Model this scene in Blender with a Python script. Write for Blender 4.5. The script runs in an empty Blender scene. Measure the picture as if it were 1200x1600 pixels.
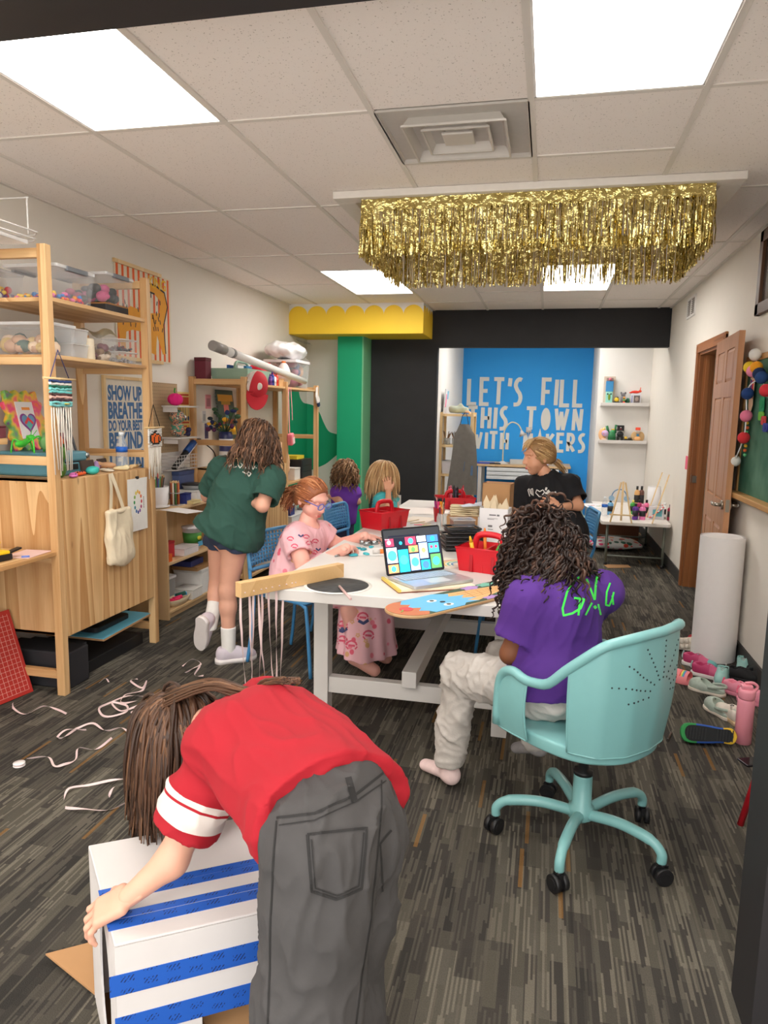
import bpy, bmesh, math, random
import numpy as np
from mathutils import Vector, Matrix, Euler, noise as mnoise
from mathutils.bvhtree import BVHTree
random.seed(7)
SC = bpy.context.scene
COL = SC.collection
PI = math.pi
# ------------------------------------------------------------------ camera
CF, CYAW, CPITCH, CROLL, CH = 1112.8, 0.2226, 0.1410, 0.0188, 1.50
def _basis():
 cy, sy, cp, sp = math.cos(CYAW), math.sin(CYAW), math.cos(CPITCH), math.sin(CPITCH)
 F = Vector((-sy*cp, cy*cp, -sp)); R = Vector((cy, sy, 0)); U = R.cross(F)
 c, s = math.cos(CROLL), math.sin(CROLL)
 return c*R+s*U, -s*R+c*U, F
CR, CU, CFW = _basis()
cam_d = bpy.data.cameras.new('camera'); cam = bpy.data.objects.new('camera', cam_d); COL.objects.link(cam)
cam_d.sensor_fit = 'VERTICAL'; cam_d.sensor_height = 36.0; cam_d.lens = CF/1600*36.0
cam_d.clip_start = 0.05; cam_d.clip_end = 60
mw = Matrix.Identity(4)
for i in range(3):
 mw[i][0], mw[i][1], mw[i][2] = CR[i], CU[i], -CFW[i]
mw[2][3] = CH
cam.matrix_world = mw
SC.camera = cam
def un(u, v, **k):
 """photo pixel -> world point on the plane x=, y= or z=."""
 d = CFW+(u-600)/CF*CR-(v-800)/CF*CU
 a, val = list(k.items())[0]
 i = 'xyz'.index(a); o = (0, 0, CH)
 t = (val-o[i])/d[i]
 return Vector((t*d[0], t*d[1], CH+t*d[2]))
# ------------------------------------------------------------------ world and exposure
w = bpy.data.worlds.new('world'); SC.world = w; w.use_nodes = True
w.node_tree.nodes['Background'].inputs[0].default_value = (1.0, 0.97, 0.93, 1)
w.node_tree.nodes['Background'].inputs[1].default_value = 1.5
SC.view_settings.view_transform = 'Standard'; SC.view_settings.look = 'None'
SC.view_settings.gamma = 1.0; SC.view_settings.use_curve_mapping = False
SC.view_settings.exposure = 1.3
PANEL_STRENGTH = 6.2      # the ceiling panels are the room's lamps
# ------------------------------------------------------------------ materials
def lin(c):
 def g(x):
  x /= 255.0
  return x/12.92 if x <= 0.04045 else ((x+0.055)/1.055)**2.4
 if isinstance(c, str):
  c = c.lstrip('#'); c = tuple(int(c[i:i+2], 16) for i in (0, 2, 4))
 return (g(c[0]), g(c[1]), g(c[2]), 1)
MATS = {}
def _new(name):
 m = bpy.data.materials.new(name); m.use_nodes = True
 nt = m.node_tree; b = nt.nodes['Principled BSDF']
 return m, nt, b
def nd(nt, typ, **kw):
 n = nt.nodes.new(typ)
 for k, v in kw.items():
  if k.startswith('i_'):
   n.inputs[k[2:].replace('_', ' ')].default_value = v
  else:
   setattr(n, k, v)
 return n
def mth(nt, op, a, b=None, c=None):
 n = nt.nodes.new('ShaderNodeMath'); n.operation = op
 for i, x in enumerate((a, b, c)):
  if x is None: continue
  if isinstance(x, (int, float)): n.inputs[i].default_value = x
  else: nt.links.new(x, n.inputs[i])
 return n.outputs[0]
def mixc(nt, fac, a, b):
 n = nt.nodes.new('ShaderNodeMix'); n.data_type = 'RGBA'
 for i, x in ((0, fac), (6, a), (7, b)):
  if isinstance(x, (int, float, tuple)): n.inputs[i].default_value = x
  else: nt.links.new(x, n.inputs[i])
 return n.outputs[2]
def ramp(nt, fac, stops, const=False):
 n = nt.nodes.new('ShaderNodeValToRGB'); cr = n.color_ramp
 if const: cr.interpolation = 'CONSTANT'
 while len(cr.elements) < len(stops): cr.elements.new(0.5)
 for e, (p, c) in zip(cr.elements, stops): e.position = p; e.color = c
 nt.links.new(fac, n.inputs[0]); return n.outputs[0]
def coords(nt, scale=(1, 1, 1), kind='Object'):
 tc = nt.nodes.new('ShaderNodeTexCoord'); mp = nt.nodes.new('ShaderNodeMapping')
 mp.inputs['Scale'].default_value = scale
 nt.links.new(tc.outputs[kind], mp.inputs[0]); return mp.outputs[0]
def noise_tex(nt, vec, scale, detail=3, rough=0.5):
 n = nt.nodes.new('ShaderNodeTexNoise')
 n.inputs['Scale'].default_value = scale; n.inputs['Detail'].default_value = detail; n.inputs['Roughness'].default_value = rough
 nt.links.new(vec, n.inputs['Vector']); return n.outputs['Fac']
def bump(nt, b, h, strength=0.3, dist=0.002):
 n = nt.nodes.new('ShaderNodeBump'); n.inputs['Strength'].default_value = strength; n.inputs['Distance'].default_value = dist
 nt.links.new(h, n.inputs['Height']); nt.links.new(n.outputs[0], b.inputs['Normal'])
def mat(c, rough=0.55, metal=0.0, var=0.06, scale=30.0, bmp=0.0, alpha=None, trans=0.0, ior=1.45, emit=0.0, spec=0.5, sheen=0.0, coat=0.0):
 """plain painted / plastic / cloth material with slight procedural variation."""
 key = ('p', str(c), rough, metal, var, scale, bmp, alpha, trans, ior, emit, spec, sheen, coat)
 if key in MATS: return MATS[key]
 m, nt, b = _new('mat_%d' % len(MATS))
 col = lin(c)
 b.inputs['Roughness'].default_value = rough; b.inputs['Metallic'].default_value = metal
 b.inputs['Specular IOR Level'].default_value = spec; b.inputs['IOR'].default_value = ior
 b.inputs['Transmission Weight'].default_value = trans
 b.inputs['Coat Weight'].default_value = coat
 if sheen: b.inputs['Sheen Weight'].default_value = sheen
 if alpha is not None: b.inputs['Alpha'].default_value = alpha
 if var > 0 or bmp > 0:
  v = coords(nt); nz = noise_tex(nt, v, scale)
  lo = tuple(x*(1-var) for x in col[:3])+(1,); hi = tuple(min(1, x*(1+var)) for x in col[:3])+(1,)
  nt.links.new(mixc(nt, nz, lo, hi), b.inputs['Base Color'])
  if bmp > 0: bump(nt, b, noise_tex(nt, v, scale*4), bmp, 0.003)
 else:
  b.inputs['Base Color'].default_value = col
 if emit > 0:
  b.inputs['Emission Color'].default_value = col; b.inputs['Emission Strength'].default_value = emit
 m.diffuse_color = col
 MATS[key] = m; return m
def wood(c1, c2, axis='z', rough=0.5, ring=9.0, knots=True, key=''):
 k = ('w', str(c1), str(c2), axis, rough, ring, knots, key)
 if k in MATS: return MATS[k]
 m, nt, b = _new('wood_%d' % len(MATS))
 s = {'x': (0.05, 1, 1), 'y': (1, 0.05, 1), 'z': (1, 1, 0.05)}[axis]
 v = coords(nt, s)
 big = noise_tex(nt, v, 3.5, 2)
 rings = mth(nt, 'FRACT', mth(nt, 'MULTIPLY', big, ring))
 fine = noise_tex(nt, v, 120, 3)
 f = mth(nt, 'ADD', mth(nt, 'MULTIPLY', rings, 0.65), mth(nt, 'MULTIPLY', fine, 0.45))
 col = ramp(nt, f, [(0.15, lin(c1)), (0.95, lin(c2))])
 if knots:
  s2 = {'x': (2.2, 6, 6), 'y': (6, 2.2, 6), 'z': (6, 6, 2.2)}[axis]
  vo = nt.nodes.new('ShaderNodeTexVoronoi'); vo.inputs['Scale'].default_value = 1.3
  nt.links.new(coords(nt, s2), vo.inputs['Vector'])
  kf = ramp(nt, vo.outputs['Distance'], [(0.03, (1, 1, 1, 1)), (0.09, (0, 0, 0, 1))])
  col = mixc(nt, mth(nt, 'MULTIPLY', kf, 0.8), col, lin((96, 55, 28)))
 nt.links.new(col, b.inputs['Base Color']); b.inputs['Roughness'].default_value = rough
 bump(nt, b, f, 0.12, 0.001)
 m.diffuse_color = lin(c1); MATS[k] = m; return m
def axis_stripes(name, axis, stops, rough=0.8, lo=0.0, hi=1.0, bmp=0.15):
 """hard colour bands along an object axis between lo and hi."""
 m, nt, b = _new(name)
 sx = nt.nodes.new('ShaderNodeSeparateXYZ'); nt.links.new(coords(nt), sx.inputs[0])
 f = mth(nt, 'DIVIDE', mth(nt, 'SUBTRACT', sx.outputs['XYZ'.index(axis)], lo), hi-lo)
 nt.links.new(ramp(nt, f, [(p, lin(c)) for p, c in stops], True), b.inputs['Base Color'])
 b.inputs['Roughness'].default_value = rough
 bump(nt, b, noise_tex(nt, coords(nt), 400), bmp, 0.001)
 return m
def clear(tint=(235, 238, 240), rough=0.08, alpha=0.28):
 """thin clear plastic: part see-through, part glossy."""
 k = ('c', tint, rough, alpha)
 if k in MATS: return MATS[k]
 m, nt, b = _new('clear_%d' % len(MATS))
 b.inputs['Base Color'].default_value = lin(tint); b.inputs['Roughness'].default_value = rough
 b.inputs['Alpha'].default_value = alpha
 MATS[k] = m; return m
# ------------------------------------------------------------------ mesh builder
def vec(*a): return Vector(a)
def frame(o, ex, ez):
 """matrix whose x axis is ex and z axis close to ez, at o."""
 ex = Vector(ex).normalized(); ey = Vector(ez).cross(ex).normalized(); ez = ex.cross(ey)
 m = Matrix.Identity(4)
 for i in range(3): m[i][0], m[i][1], m[i][2], m[i][3] = ex[i], ey[i], ez[i], o[i]
 return m
def TR(loc=(0, 0, 0), rx=0, ry=0, rz=0, s=1.0):
 m = Matrix.Translation(Vector(loc)) @ Euler((rx, ry, rz)).to_matrix().to_4x4()
 return m @ Matrix.Scale(s, 4) if s != 1 else m
class M:
 def __init__(s, T=None):
  s.v = []; s.f = []; s.mi = []; s.sm = []; s.T = T or Matrix.Identity(4); s.cur = 0
 def add(s, vs, fs, smooth=False, mi=None):
  o = len(s.v); T = s.T
  s.v.extend((T @ Vector(p))[:] for p in vs)
  mi = s.cur if mi is None else mi
  for f in fs:
   s.f.append([i+o for i in f]); s.mi.append(mi); s.sm.append(smooth)
  return s
 def box(s, c, d, rz=0, rx=0, ry=0, taper=1.0, mi=None):
  x, y, z = d[0]/2, d[1]/2, d[2]/2
  R = Euler((rx, ry, rz)).to_matrix(); c = Vector(c); t = taper
  vs = [c+R @ Vector(p) for p in ((-x, -y, -z), (x, -y, -z), (x, y, -z), (-x, y, -z), (-x*t, -y*t, z), (x*t, -y*t, z), (x*t, y*t, z), (-x*t, y*t, z))]
  return s.add(vs, [(0, 3, 2, 1), (4, 5, 6, 7), (0, 1, 5, 4), (1, 2, 6, 5), (2, 3, 7, 6), (3, 0, 4, 7)], mi=mi)
 def bx(s, x0, x1, y0, y1, z0, z1, mi=None):
  return s.box(((x0+x1)/2, (y0+y1)/2, (z0+z1)/2), (abs(x1-x0), abs(y1-y0), abs(z1-z0)), mi=mi)
 def bar(s, a, b, w, h, up=(0, 0, 1), mi=None):
  """square bar from a to b, w across, h along up."""
  a, b = Vector(a), Vector(b); d = (b-a).normalized()
  u = Vector(up); sd = d.cross(u)
  if sd.length < 1e-5: sd = d.cross(Vector((1, 0, 0)))
  sd.normalize(); u = sd.cross(d).normalized()
  vs = [p+sd*(i*w/2)+u*(j*h/2) for p in (a, b) for i, j in ((-1, -1), (1, -1), (1, 1), (-1, 1))]
  return s.add(vs, [(0, 1, 2, 3), (7, 6, 5, 4), (0, 4, 5, 1), (1, 5, 6, 2), (2, 6, 7, 3), (3, 7, 4, 0)], mi=mi)
 def cyl(s, a, b, r, r2=None, n=16, caps=True, mi=None):
  return s.tube([a, b], [r, r if r2 is None else r2], n, caps, mi=mi)
 def tube(s, pts, r, n=8, caps=True, closed=False, mi=None, smooth=True, flat=None):
  pts = [Vector(p) for p in pts]; k = len(pts)
  rs = r if isinstance(r, (list, tuple)) else [r]*k
  vs = []; prev = None
  for i, p in enumerate(pts):
   if closed: t = pts[(i+1) % k]-pts[i-1]
   else: t = pts[min(i+1, k-1)]-pts[max(i-1, 0)]
   if t.length < 1e-9: t = Vector((0, 0, 1))
   t.normalize()
   if prev is None:
    a = Vector((0, 0, 1)) if abs(t.z) < 0.9 else Vector((1, 0, 0))
    u = t.cross(a).normalized()
   else:
    u = prev-t*prev.dot(t)
    if u.length < 1e-6: u = t.orthogonal()
    u.normalize()
   prev = u; w_ = t.cross(u)
   fl = flat or 1.0
   for j in range(n):
    a = 2*PI*j/n
    vs.append(p+u*(math.cos(a)*rs[i])+w_*(math.sin(a)*rs[i]*fl))
  fs = []
  for i in range(k if closed else k-1):
   for j in range(n):
    fs.append((i*n+j, i*n+(j+1) % n, ((i+1) % k)*n+(j+1) % n, ((i+1) % k)*n+j))
  s.add(vs, fs, smooth, mi)
  if caps and not closed:
   o = len(s.v)-len(vs); m_ = s.cur if mi is None else mi
   s.f.append([o+j for j in reversed(range(n))]); s.mi.append(m_); s.sm.append(False)
   s.f.append([o+(k-1)*n+j for j in range(n)]); s.mi.append(m_); s.sm.append(False)
  return s
 def lathe(s, prof, n=24, c=(0, 0, 0), sx=1.0, sy=1.0, mi=None, smooth=True):
  vs = []; k = len(prof)
  for r, z in prof:
   for j in range(n):
    a = 2*PI*j/n
    vs.append((c[0]+r*sx*math.cos(a), c[1]+r*sy*math.sin(a), c[2]+z))
  fs = [(i*n+j, i*n+(j+1) % n, (i+1)*n+(j+1) % n, (i+1)*n+j) for i in range(k-1) for j in range(n)]
  if prof[0][0] > 1e-6: fs.append(tuple(reversed(range(n))))
  if prof[-1][0] > 1e-6: fs.append(tuple((k-1)*n+j for j in range(n)))
  return s.add(vs, fs, smooth, mi)
 def ell(s, c, r, n=16, m=10, mi=None, R=None):
  if isinstance(r, (int, float)): r = (r, r, r)
  vs = []
  for i in range(m+1):
   ph = -PI/2+PI*i/m
   for j in range(n):
    a = 2*PI*j/n
    p = Vector((r[0]*math.cos(ph)*math.cos(a), r[1]*math.cos(ph)*math.sin(a), r[2]*math.sin(ph)))
    if R is not None: p = R @ p
    vs.append(Vector(c)+p)
  fs = [(i*n+j, i*n+(j+1) % n, (i+1)*n+(j+1) % n, (i+1)*n+j) for i in range(m) for j in range(n)]
  return s.add(vs, fs, True, mi)
 def prism(s, poly, z0, z1, mi=None, smooth=False):
  """2-D polygon (ccw) in the local xy plane from z0 to z1."""
  n = len(poly)
  vs = [(p[0], p[1], z0) for p in poly]+[(p[0], p[1], z1) for p in poly]
  s.add(vs, [tuple(reversed(range(n))), tuple(range(n, 2*n))], False, mi)
  o = len(s.v)-2*n; m_ = s.cur if mi is None else mi
  for i in range(n):
   j = (i+1) % n
   s.f.append([o+i, o+j, o+n+j, o+n+i]); s.mi.append(m_); s.sm.append(smooth)
  return s
 def grid(s, fn, nu, nv, mi=None, wrap_u=False, smooth=True):
  vs = [fn(i/(nu if wrap_u else nu-1), j/(nv-1)) for j in range(nv) for i in range(nu)]
  fs = []
  for j in range(nv-1):
   for i in range(nu if wrap_u else nu-1):
    a, b = j*nu+i, j*nu+(i+1) % nu
    fs.append((a, b, b+nu, a+nu))
  return s.add(vs, fs, smooth, mi)
 def stroke(s, pts, w_, z0=0.0, z1=0.002, mi=None):
  """flat ribbon of width w_ along 2-D points, a little proud (z0..z1)."""
  n = len(pts)
  if n < 2: return s
  L = []; Rr = []
  ws = w_ if isinstance(w_, (list, tuple)) else [w_]*n
  for i in range(n):
   a = Vector(pts[max(i-1, 0)][:2]); b = Vector(pts[min(i+1, n-1)][:2]); p = Vector(pts[i][:2])
   d1 = (p-a); d2 = (b-p)
   d1 = d1.normalized() if d1.length > 1e-9 else d2.normalized()
   d2 = d2.normalized() if d2.length > 1e-9 else d1
   t = d1+d2; t = t.normalized() if t.length > 1e-6 else d1
   nn = Vector((-t.y, t.x)); sc = 1/max(0.3, abs(nn.dot(Vector((-d1.y, d1.x)))))
   L.append(p+nn*ws[i]/2*sc); Rr.append(p-nn*ws[i]/2*sc)
  vs = [(p.x, p.y, z1) for p in L]+[(p.x, p.y, z1) for p in Rr]+[(p.x, p.y, z0) for p in L]+[(p.x, p.y, z0) for p in Rr]
  fs = []
  for i in range(n-1):
   fs += [(n+i, n+i+1, i+1, i), (2*n+i, i, i+1, 2*n+i+1), (n+i, 3*n+i, 3*n+i+1, n+i+1)]
  fs += [(0, 2*n, 3*n, n), (n-1, 2*n-1, 4*n-1, 3*n-1)]
  return s.add(vs, fs, False, mi)
 def ribbon(s, pts, w_, normals=None, mi=None):
  n = len(pts); pts = [Vector(p) for p in pts]; vs = []
  for i, p in enumerate(pts):
   t = (pts[min(i+1, n-1)]-pts[max(i-1, 0)]).normalized()
   nn = Vector(normals[i]) if normals else Vector((0, 0, 1))
   sd = t.cross(nn)
   if sd.length < 1e-6: sd = t.orthogonal()
   sd.normalize(); vs += [p-sd*w_/2, p+sd*w_/2]
  return s.add(vs, [(2*i, 2*i+1, 2*i+3, 2*i+2) for i in range(n-1)], True, mi)
 def text(s, txt, size, z=0.0, mi=None, align='LEFT', sx=1.0, bold=0.0, extrude=0.0):
  c = bpy.data.curves.new('t', 'FONT'); c.body = txt; c.size = size; c.align_x = align; c.offset = bold
  c.extrude = extrude; c.resolution_u = 3
  o = bpy.data.objects.new('t', c); COL.objects.link(o)
  bpy.context.view_layer.update()
  me = o.to_mesh()
  s.add([(p.co.x*sx, p.co.y, p.co.z+z) for p in me.vertices], [tuple(p.vertices) for p in me.polygons], False, mi)
  o.to_mesh_clear(); bpy.data.objects.remove(o); bpy.data.curves.remove(c)
  return s
 def mesh(s, name, mats):
  me = bpy.data.meshes.new(name)
  me.from_pydata(s.v, [], s.f)
  for m_ in (mats if isinstance(mats, (list, tuple)) else [mats]): me.materials.append(m_)
  if s.f:
   me.polygons.foreach_set('material_index', s.mi)
   me.polygons.foreach_set('use_smooth', s.sm)
  me.update(); return me
 def obj(s, name, mats, parent=None, world=False, bevel=0.0, kind=None, label=None, seg=2):
  if world and parent is not None:
   inv = (Matrix.Translation(parent.location) @ parent.rotation_euler.to_matrix().to_4x4()).inverted()
   keep = s.v; s.v = [(inv @ Vector(p))[:] for p in keep]; me_ = s.mesh(name, mats); s.v = keep
  else: me_ = s.mesh(name, mats)
  o = bpy.data.objects.new(name, me_); COL.objects.link(o)
  if parent is not None: o.parent = parent
  if bevel:
   b = o.modifiers.new('bevel', 'BEVEL'); b.width = bevel; b.segments = seg; b.limit_method = 'ANGLE'; b.angle_limit = 0.7
  if kind: o['kind'] = kind
  if label: o['label'] = label
  return o
def tag(o, label, cat, group=None):
 o['label'] = label; o['category'] = cat
 if group: o['group'] = group
 return o
def thing(name, label, cat, loc=(0, 0, 0), rz=0.0, group=None, rot=None):
 o = bpy.data.objects.new(name, None); COL.objects.link(o); o.empty_display_size = 0.05
 o.location = loc; o.rotation_euler = rot or (0, 0, rz)
 return tag(o, label, cat, group)
def sub(o, part): o.parent = part; return o
def struct(name):
 o = bpy.data.objects.new(name, None); COL.objects.link(o); o['kind'] = 'structure'; return o
def copy_tree(o, parent=None):
 c = o.copy(); COL.objects.link(c); c.parent = parent
 for ch in list(o.children): copy_tree(ch, c)
 return c
def dup(o, loc, rz=0.0, label=None, group=None):
 c = copy_tree(o); c.location = loc; c.rotation_euler = (0, 0, rz)
 if label: c['label'] = label
 if group: c['group'] = group
 return c
def smooth_path(pts, n=8, closed=False):
 """Catmull-Rom through the points."""
 P_ = [Vector(p) for p in pts]; out = []; k = len(P_)
 rng = range(k) if closed else range(k-1)
 for i in rng:
  if closed: a, b, c, d = P_[i-1], P_[i], P_[(i+1) % k], P_[(i+2) % k]
  else: a, b, c, d = P_[max(i-1, 0)], P_[i], P_[i+1], P_[min(i+2, k-1)]
  for j in range(n):
   t = j/n
   out.append(0.5*((2*b)+(c-a)*t+(2*a-5*b+4*c-d)*t*t+(3*b-a-3*c+d)*t**3))
 if not closed: out.append(P_[-1])
 return out
def arc(cx, cy, r, a0, a1, n=12, ry=None):
 ry = r if ry is None else ry
 return [(cx+r*math.cos(math.radians(a0+(a1-a0)*i/n)), cy+ry*math.sin(math.radians(a0+(a1-a0)*i/n))) for i in range(n+1)]
def rrect(x0, x1, y0, y1, r, n=4):
 return arc(x1-r, y0+r, r, -90, 0, n)+arc(x1-r, y1-r, r, 0, 90, n)+arc(x0+r, y1-r, r, 90, 180, n)+arc(x0+r, y0+r, r, 180, 270, n)
# ------------------------------------------------------------------ implicit surfaces (for bodies, cloth, shoes, toys)
class SDF:
 def __init__(s, lo, hi, h):
  s.h = h; s.lo = np.array(lo, np.float32)
  s.n = np.maximum(4, np.ceil((np.array(hi)-np.array(lo))/h).astype(int)+1)
  s.D = np.full(tuple(s.n), 0.25, np.float32)
  s.ax = [s.lo[i]+np.arange(s.n[i], dtype=np.float32)*h for i in range(3)]
 def _sl(s, lo, hi, m):
  sl = []
  for i in range(3):
   a = int(math.floor((lo[i]-m-s.lo[i])/s.h)); b = int(math.ceil((hi[i]+m-s.lo[i])/s.h))+1
   a = max(0, a); b = min(int(s.n[i]), b)
   if b <= a: return None
   sl.append(slice(a, b))
  return tuple(sl)
 def _xyz(s, sl):
  return (s.ax[0][sl[0]][:, None, None], s.ax[1][sl[1]][None, :, None], s.ax[2][sl[2]][None, None, :])
 def _put(s, sl, d, k, op):
  A = s.D[sl]
  if op == 'sub':
   d = -d
   if k > 0:
    hh = np.clip(0.5-0.5*(A-d)/k, 0, 1); s.D[sl] = A*(1-hh)+d*hh+k*hh*(1-hh)
   else: s.D[sl] = np.maximum(A, d)
  elif op == 'and': s.D[sl] = np.maximum(A, d)
  elif k > 0:
   hh = np.clip(0.5+0.5*(A-d)/k, 0, 1); s.D[sl] = A*(1-hh)+d*hh-k*hh*(1-hh)
  else: s.D[sl] = np.minimum(A, d)
  return s
 def rc(s, a, b, ra, rb=None, k=0.02, flat=None, op='add'):
  """tapered capsule; flat=(unit vector, factor>1 squeezes along it)."""
  rb = ra if rb is None else rb
  a = np.array(a, np.float32); b = np.array(b, np.float32); R = max(ra, rb)
  sl = s._sl(np.minimum(a, b)-R, np.maximum(a, b)+R, k+4*s.h)
  if sl is None: return s
  X, Y, Z = s._xyz(sl); px, py, pz = X-a[0], Y-a[1], Z-a[2]
  ba = b-a; L2 = float(ba @ ba)+1e-12
  t = np.clip((px*ba[0]+py*ba[1]+pz*ba[2])/L2, 0, 1)
  qx, qy, qz = px-t*ba[0], py-t*ba[1], pz-t*ba[2]
  if flat is not None:
   n, fc = flat; n = np.array(n, np.float32); n /= np.linalg.norm(n)
   c = (qx*n[0]+qy*n[1]+qz*n[2])*(fc-1)
   qx = qx+c*n[0]; qy = qy+c*n[1]; qz = qz+c*n[2]
  d = np.sqrt(qx*qx+qy*qy+qz*qz)-(ra+(rb-ra)*t)
  if flat is not None: d = d/(1+(fc-1)*0.5)
  return s._put(sl, d, k, op)
 def chain(s, pts, rs, k=0.02, flat=None, op='add'):
  for i in range(len(pts)-1): s.rc(pts[i], pts[i+1], rs[i], rs[i+1], k, flat, op)
  return s
 def ell(s, c, r, k=0.02, R=None, op='add'):
  r = np.array([r]*3 if isinstance(r, (int, float)) else r, np.float32); c = np.array(c, np.float32); m = float(r.max())
  sl = s._sl(c-m, c+m, k+4*s.h)
  if sl is None: return s
  X, Y, Z = s._xyz(sl); p = [X-c[0], Y-c[1], Z-c[2]]
  if R is not None:
   R = np.array(R, np.float32)     # rows: local axes
   p = [p[0]*R[i][0]+p[1]*R[i][1]+p[2]*R[i][2] for i in range(3)]
  k0 = np.sqrt((p[0]/r[0])**2+(p[1]/r[1])**2+(p[2]/r[2])**2)
  k1 = np.sqrt((p[0]/r[0]**2)**2+(p[1]/r[1]**2)**2+(p[2]/r[2]**2)**2)+1e-9
  d = np.where(k0 < 0.02, -float(r.min()), k0*(k0-1)/k1)
  return s._put(sl, d, k, op)
 def rbox(s, c, half, rad=0.01, k=0.0, R=None, op='add'):
  c = np.array(c, np.float32); half = np.array(half, np.float32); m = float(np.linalg.norm(half))
  sl = s._sl(c-m, c+m, k+4*s.h)
  if sl is None: return s
  X, Y, Z = s._xyz(sl); p = [X-c[0], Y-c[1], Z-c[2]]
  if R is not None:
   R = np.array(R, np.float32); p = [p[0]*R[i][0]+p[1]*R[i][1]+p[2]*R[i][2] for i in range(3)]
  q = [np.abs(p[i])-(half[i]-rad) for i in range(3)]
  d = np.sqrt(sum(np.maximum(x, 0)**2 for x in q))+np.minimum(np.maximum(np.maximum(q[0], q[1]), q[2]), 0)-rad
  return s._put(sl, d, k, op)
 def plane(s, p, n):
  """keep only the side the normal points away from."""
  n = np.array(n, np.float32); n /= np.linalg.norm(n)
  sl = (slice(0, int(s.n[0])), slice(0, int(s.n[1])), slice(0, int(s.n[2])))
  X, Y, Z = s._xyz(sl)
  return s._put(sl, (X-p[0])*n[0]+(Y-p[1])*n[1]+(Z-p[2])*n[2], 0, 'and')
 def warp(s, amp, freq, seed=0, n=5, dirs=None):
  """folds: add a few sine waves to the field."""
  rg = np.random.RandomState(seed)
  X, Y, Z = s._xyz((slice(None),)*3)
  for i in range(n):
   d = rg.normal(size=3) if dirs is None else np.array(dirs[i % len(dirs)], float)+rg.normal(size=3)*0.25
   d = d/np.linalg.norm(d)*freq*(0.7+0.8*rg.rand()); ph = rg.rand()*6.28
   s.D += (amp/n*np.sin(X*d[0]+Y*d[1]+Z*d[2]+ph+1.5*np.sin(X*d[1]*0.6-Z*d[0]*0.5+ph*2))).astype(np.float32)
  return s
 def mesh(s):
  """naive surface nets -> verts, quads."""
  D = s.D.copy(); D[0] = D[-1] = 1; D[:, 0] = D[:, -1] = 1; D[:, :, 0] = D[:, :, -1] = 1
  I = D < 0; nx, ny, nz = D.shape
  cnt = np.zeros((nx-1, ny-1, nz-1), np.int8)
  for a in (0, 1):
   for b in (0, 1):
    for c in (0, 1): cnt += I[a:nx-1+a, b:ny-1+b, c:nz-1+c]
  act = np.argwhere((cnt > 0) & (cnt < 8))
  if not len(act): return [], []
  idx = -np.ones(cnt.shape, np.int64); idx[tuple(act.T)] = np.arange(len(act))
  acc = np.zeros((len(act), 3)); num = np.zeros(len(act))
  offs = np.array([(a, b, c) for a in (0, 1) for b in (0, 1) for c in (0, 1)])
  for i in range(8):
   for ax in range(3):
    if offs[i][ax] == 1: continue
    o0 = offs[i]; o1 = o0.copy(); o1[ax] = 1
    p0 = act+o0; p1 = act+o1
    d0 = D[tuple(p0.T)]; d1 = D[tuple(p1.T)]
    m = (d0 < 0) != (d1 < 0)
    t = d0[m]/(d0[m]-d1[m])
    q = np.tile(o0.astype(float), (m.sum(), 1)); q[:, ax] += t
    acc[m] += q; num[m] += 1
  V = (act+acc/num[:, None])*s.h+s.lo
  quads = []
  for ax in range(3):
   sl0 = [slice(1, -1)]*3; sl1 = [slice(1, -1)]*3
   sl0[ax] = slice(0, -1); sl1[ax] = slice(1, None)
   A, B = I[tuple(sl0)], I[tuple(sl1)]
   e = np.argwhere(A != B)
   if not len(e): continue
   flip = A[tuple(e.T)]
   base = e.copy()
   for k_ in range(3):
    if k_ != ax: base[:, k_] += 1
   u, v = (ax+1) % 3, (ax+2) % 3
   def cell(du, dv):
    c = base.copy(); c[:, u] -= du; c[:, v] -= dv
    return idx[tuple(c.T)]
   q = np.stack([cell(1, 1), cell(0, 1), cell(0, 0), cell(1, 0)], 1)
   q[~flip] = q[~flip][:, ::-1]
   quads.append(q)
  return V, np.concatenate(quads)
 def into(s, m, mi=None, disp=None, relax=1):
  V, Q = s.mesh()
  if not len(V): return m
  for _ in range(relax):          # light Laplacian relaxing
   S = np.zeros_like(V); N = np.zeros(len(V))
   for i in range(4):
    a, b = Q[:, i], Q[:, (i+1) % 4]
    np.add.at(S, a, V[b]); np.add.at(N, a, 1)
    np.add.at(S, b, V[a]); np.add.at(N, b, 1)
   V = 0.45*V+0.55*S/np.maximum(N, 1)[:, None]
  if disp is not None: V = disp(V, Q)
  m.add([tuple(p) for p in V.tolist()], [tuple(q) for q in Q.tolist()], True, mi)
  return m
def wrinkles(amp, freq, seed=0, axis=(0, 0, 1), stretch=0.35):
 """creases: ridged noise pushed along the normals, drawn out along an axis."""
 ax = np.array(axis, float); ax /= np.linalg.norm(ax)
 def f(V, Q):
  n = np.cross(V[Q[:, 2]]-V[Q[:, 0]], V[Q[:, 3]]-V[Q[:, 1]]); N = np.zeros_like(V)
  for i in range(4): np.add.at(N, Q[:, i], n)
  N /= np.linalg.norm(N, axis=1)[:, None]+1e-9
  S = V-np.outer(V @ ax, ax)*(1-stretch); S = S*freq+seed*7.3
  out = np.empty(len(V))
  for i, p in enumerate(S.tolist()):
   q = Vector(p); a = mnoise.noise(q*0.45)
   r1 = 1-abs(mnoise.noise(q+Vector((a, a*.7, -a))*1.2)); r2 = 1-abs(mnoise.noise(q*1.9+Vector((9, a, 3))))
   out[i] = r1**5*(0.55+0.6*a)+0.35*r2**5
  return V+N*((out-0.25)*amp)[:, None]
 return f
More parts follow.
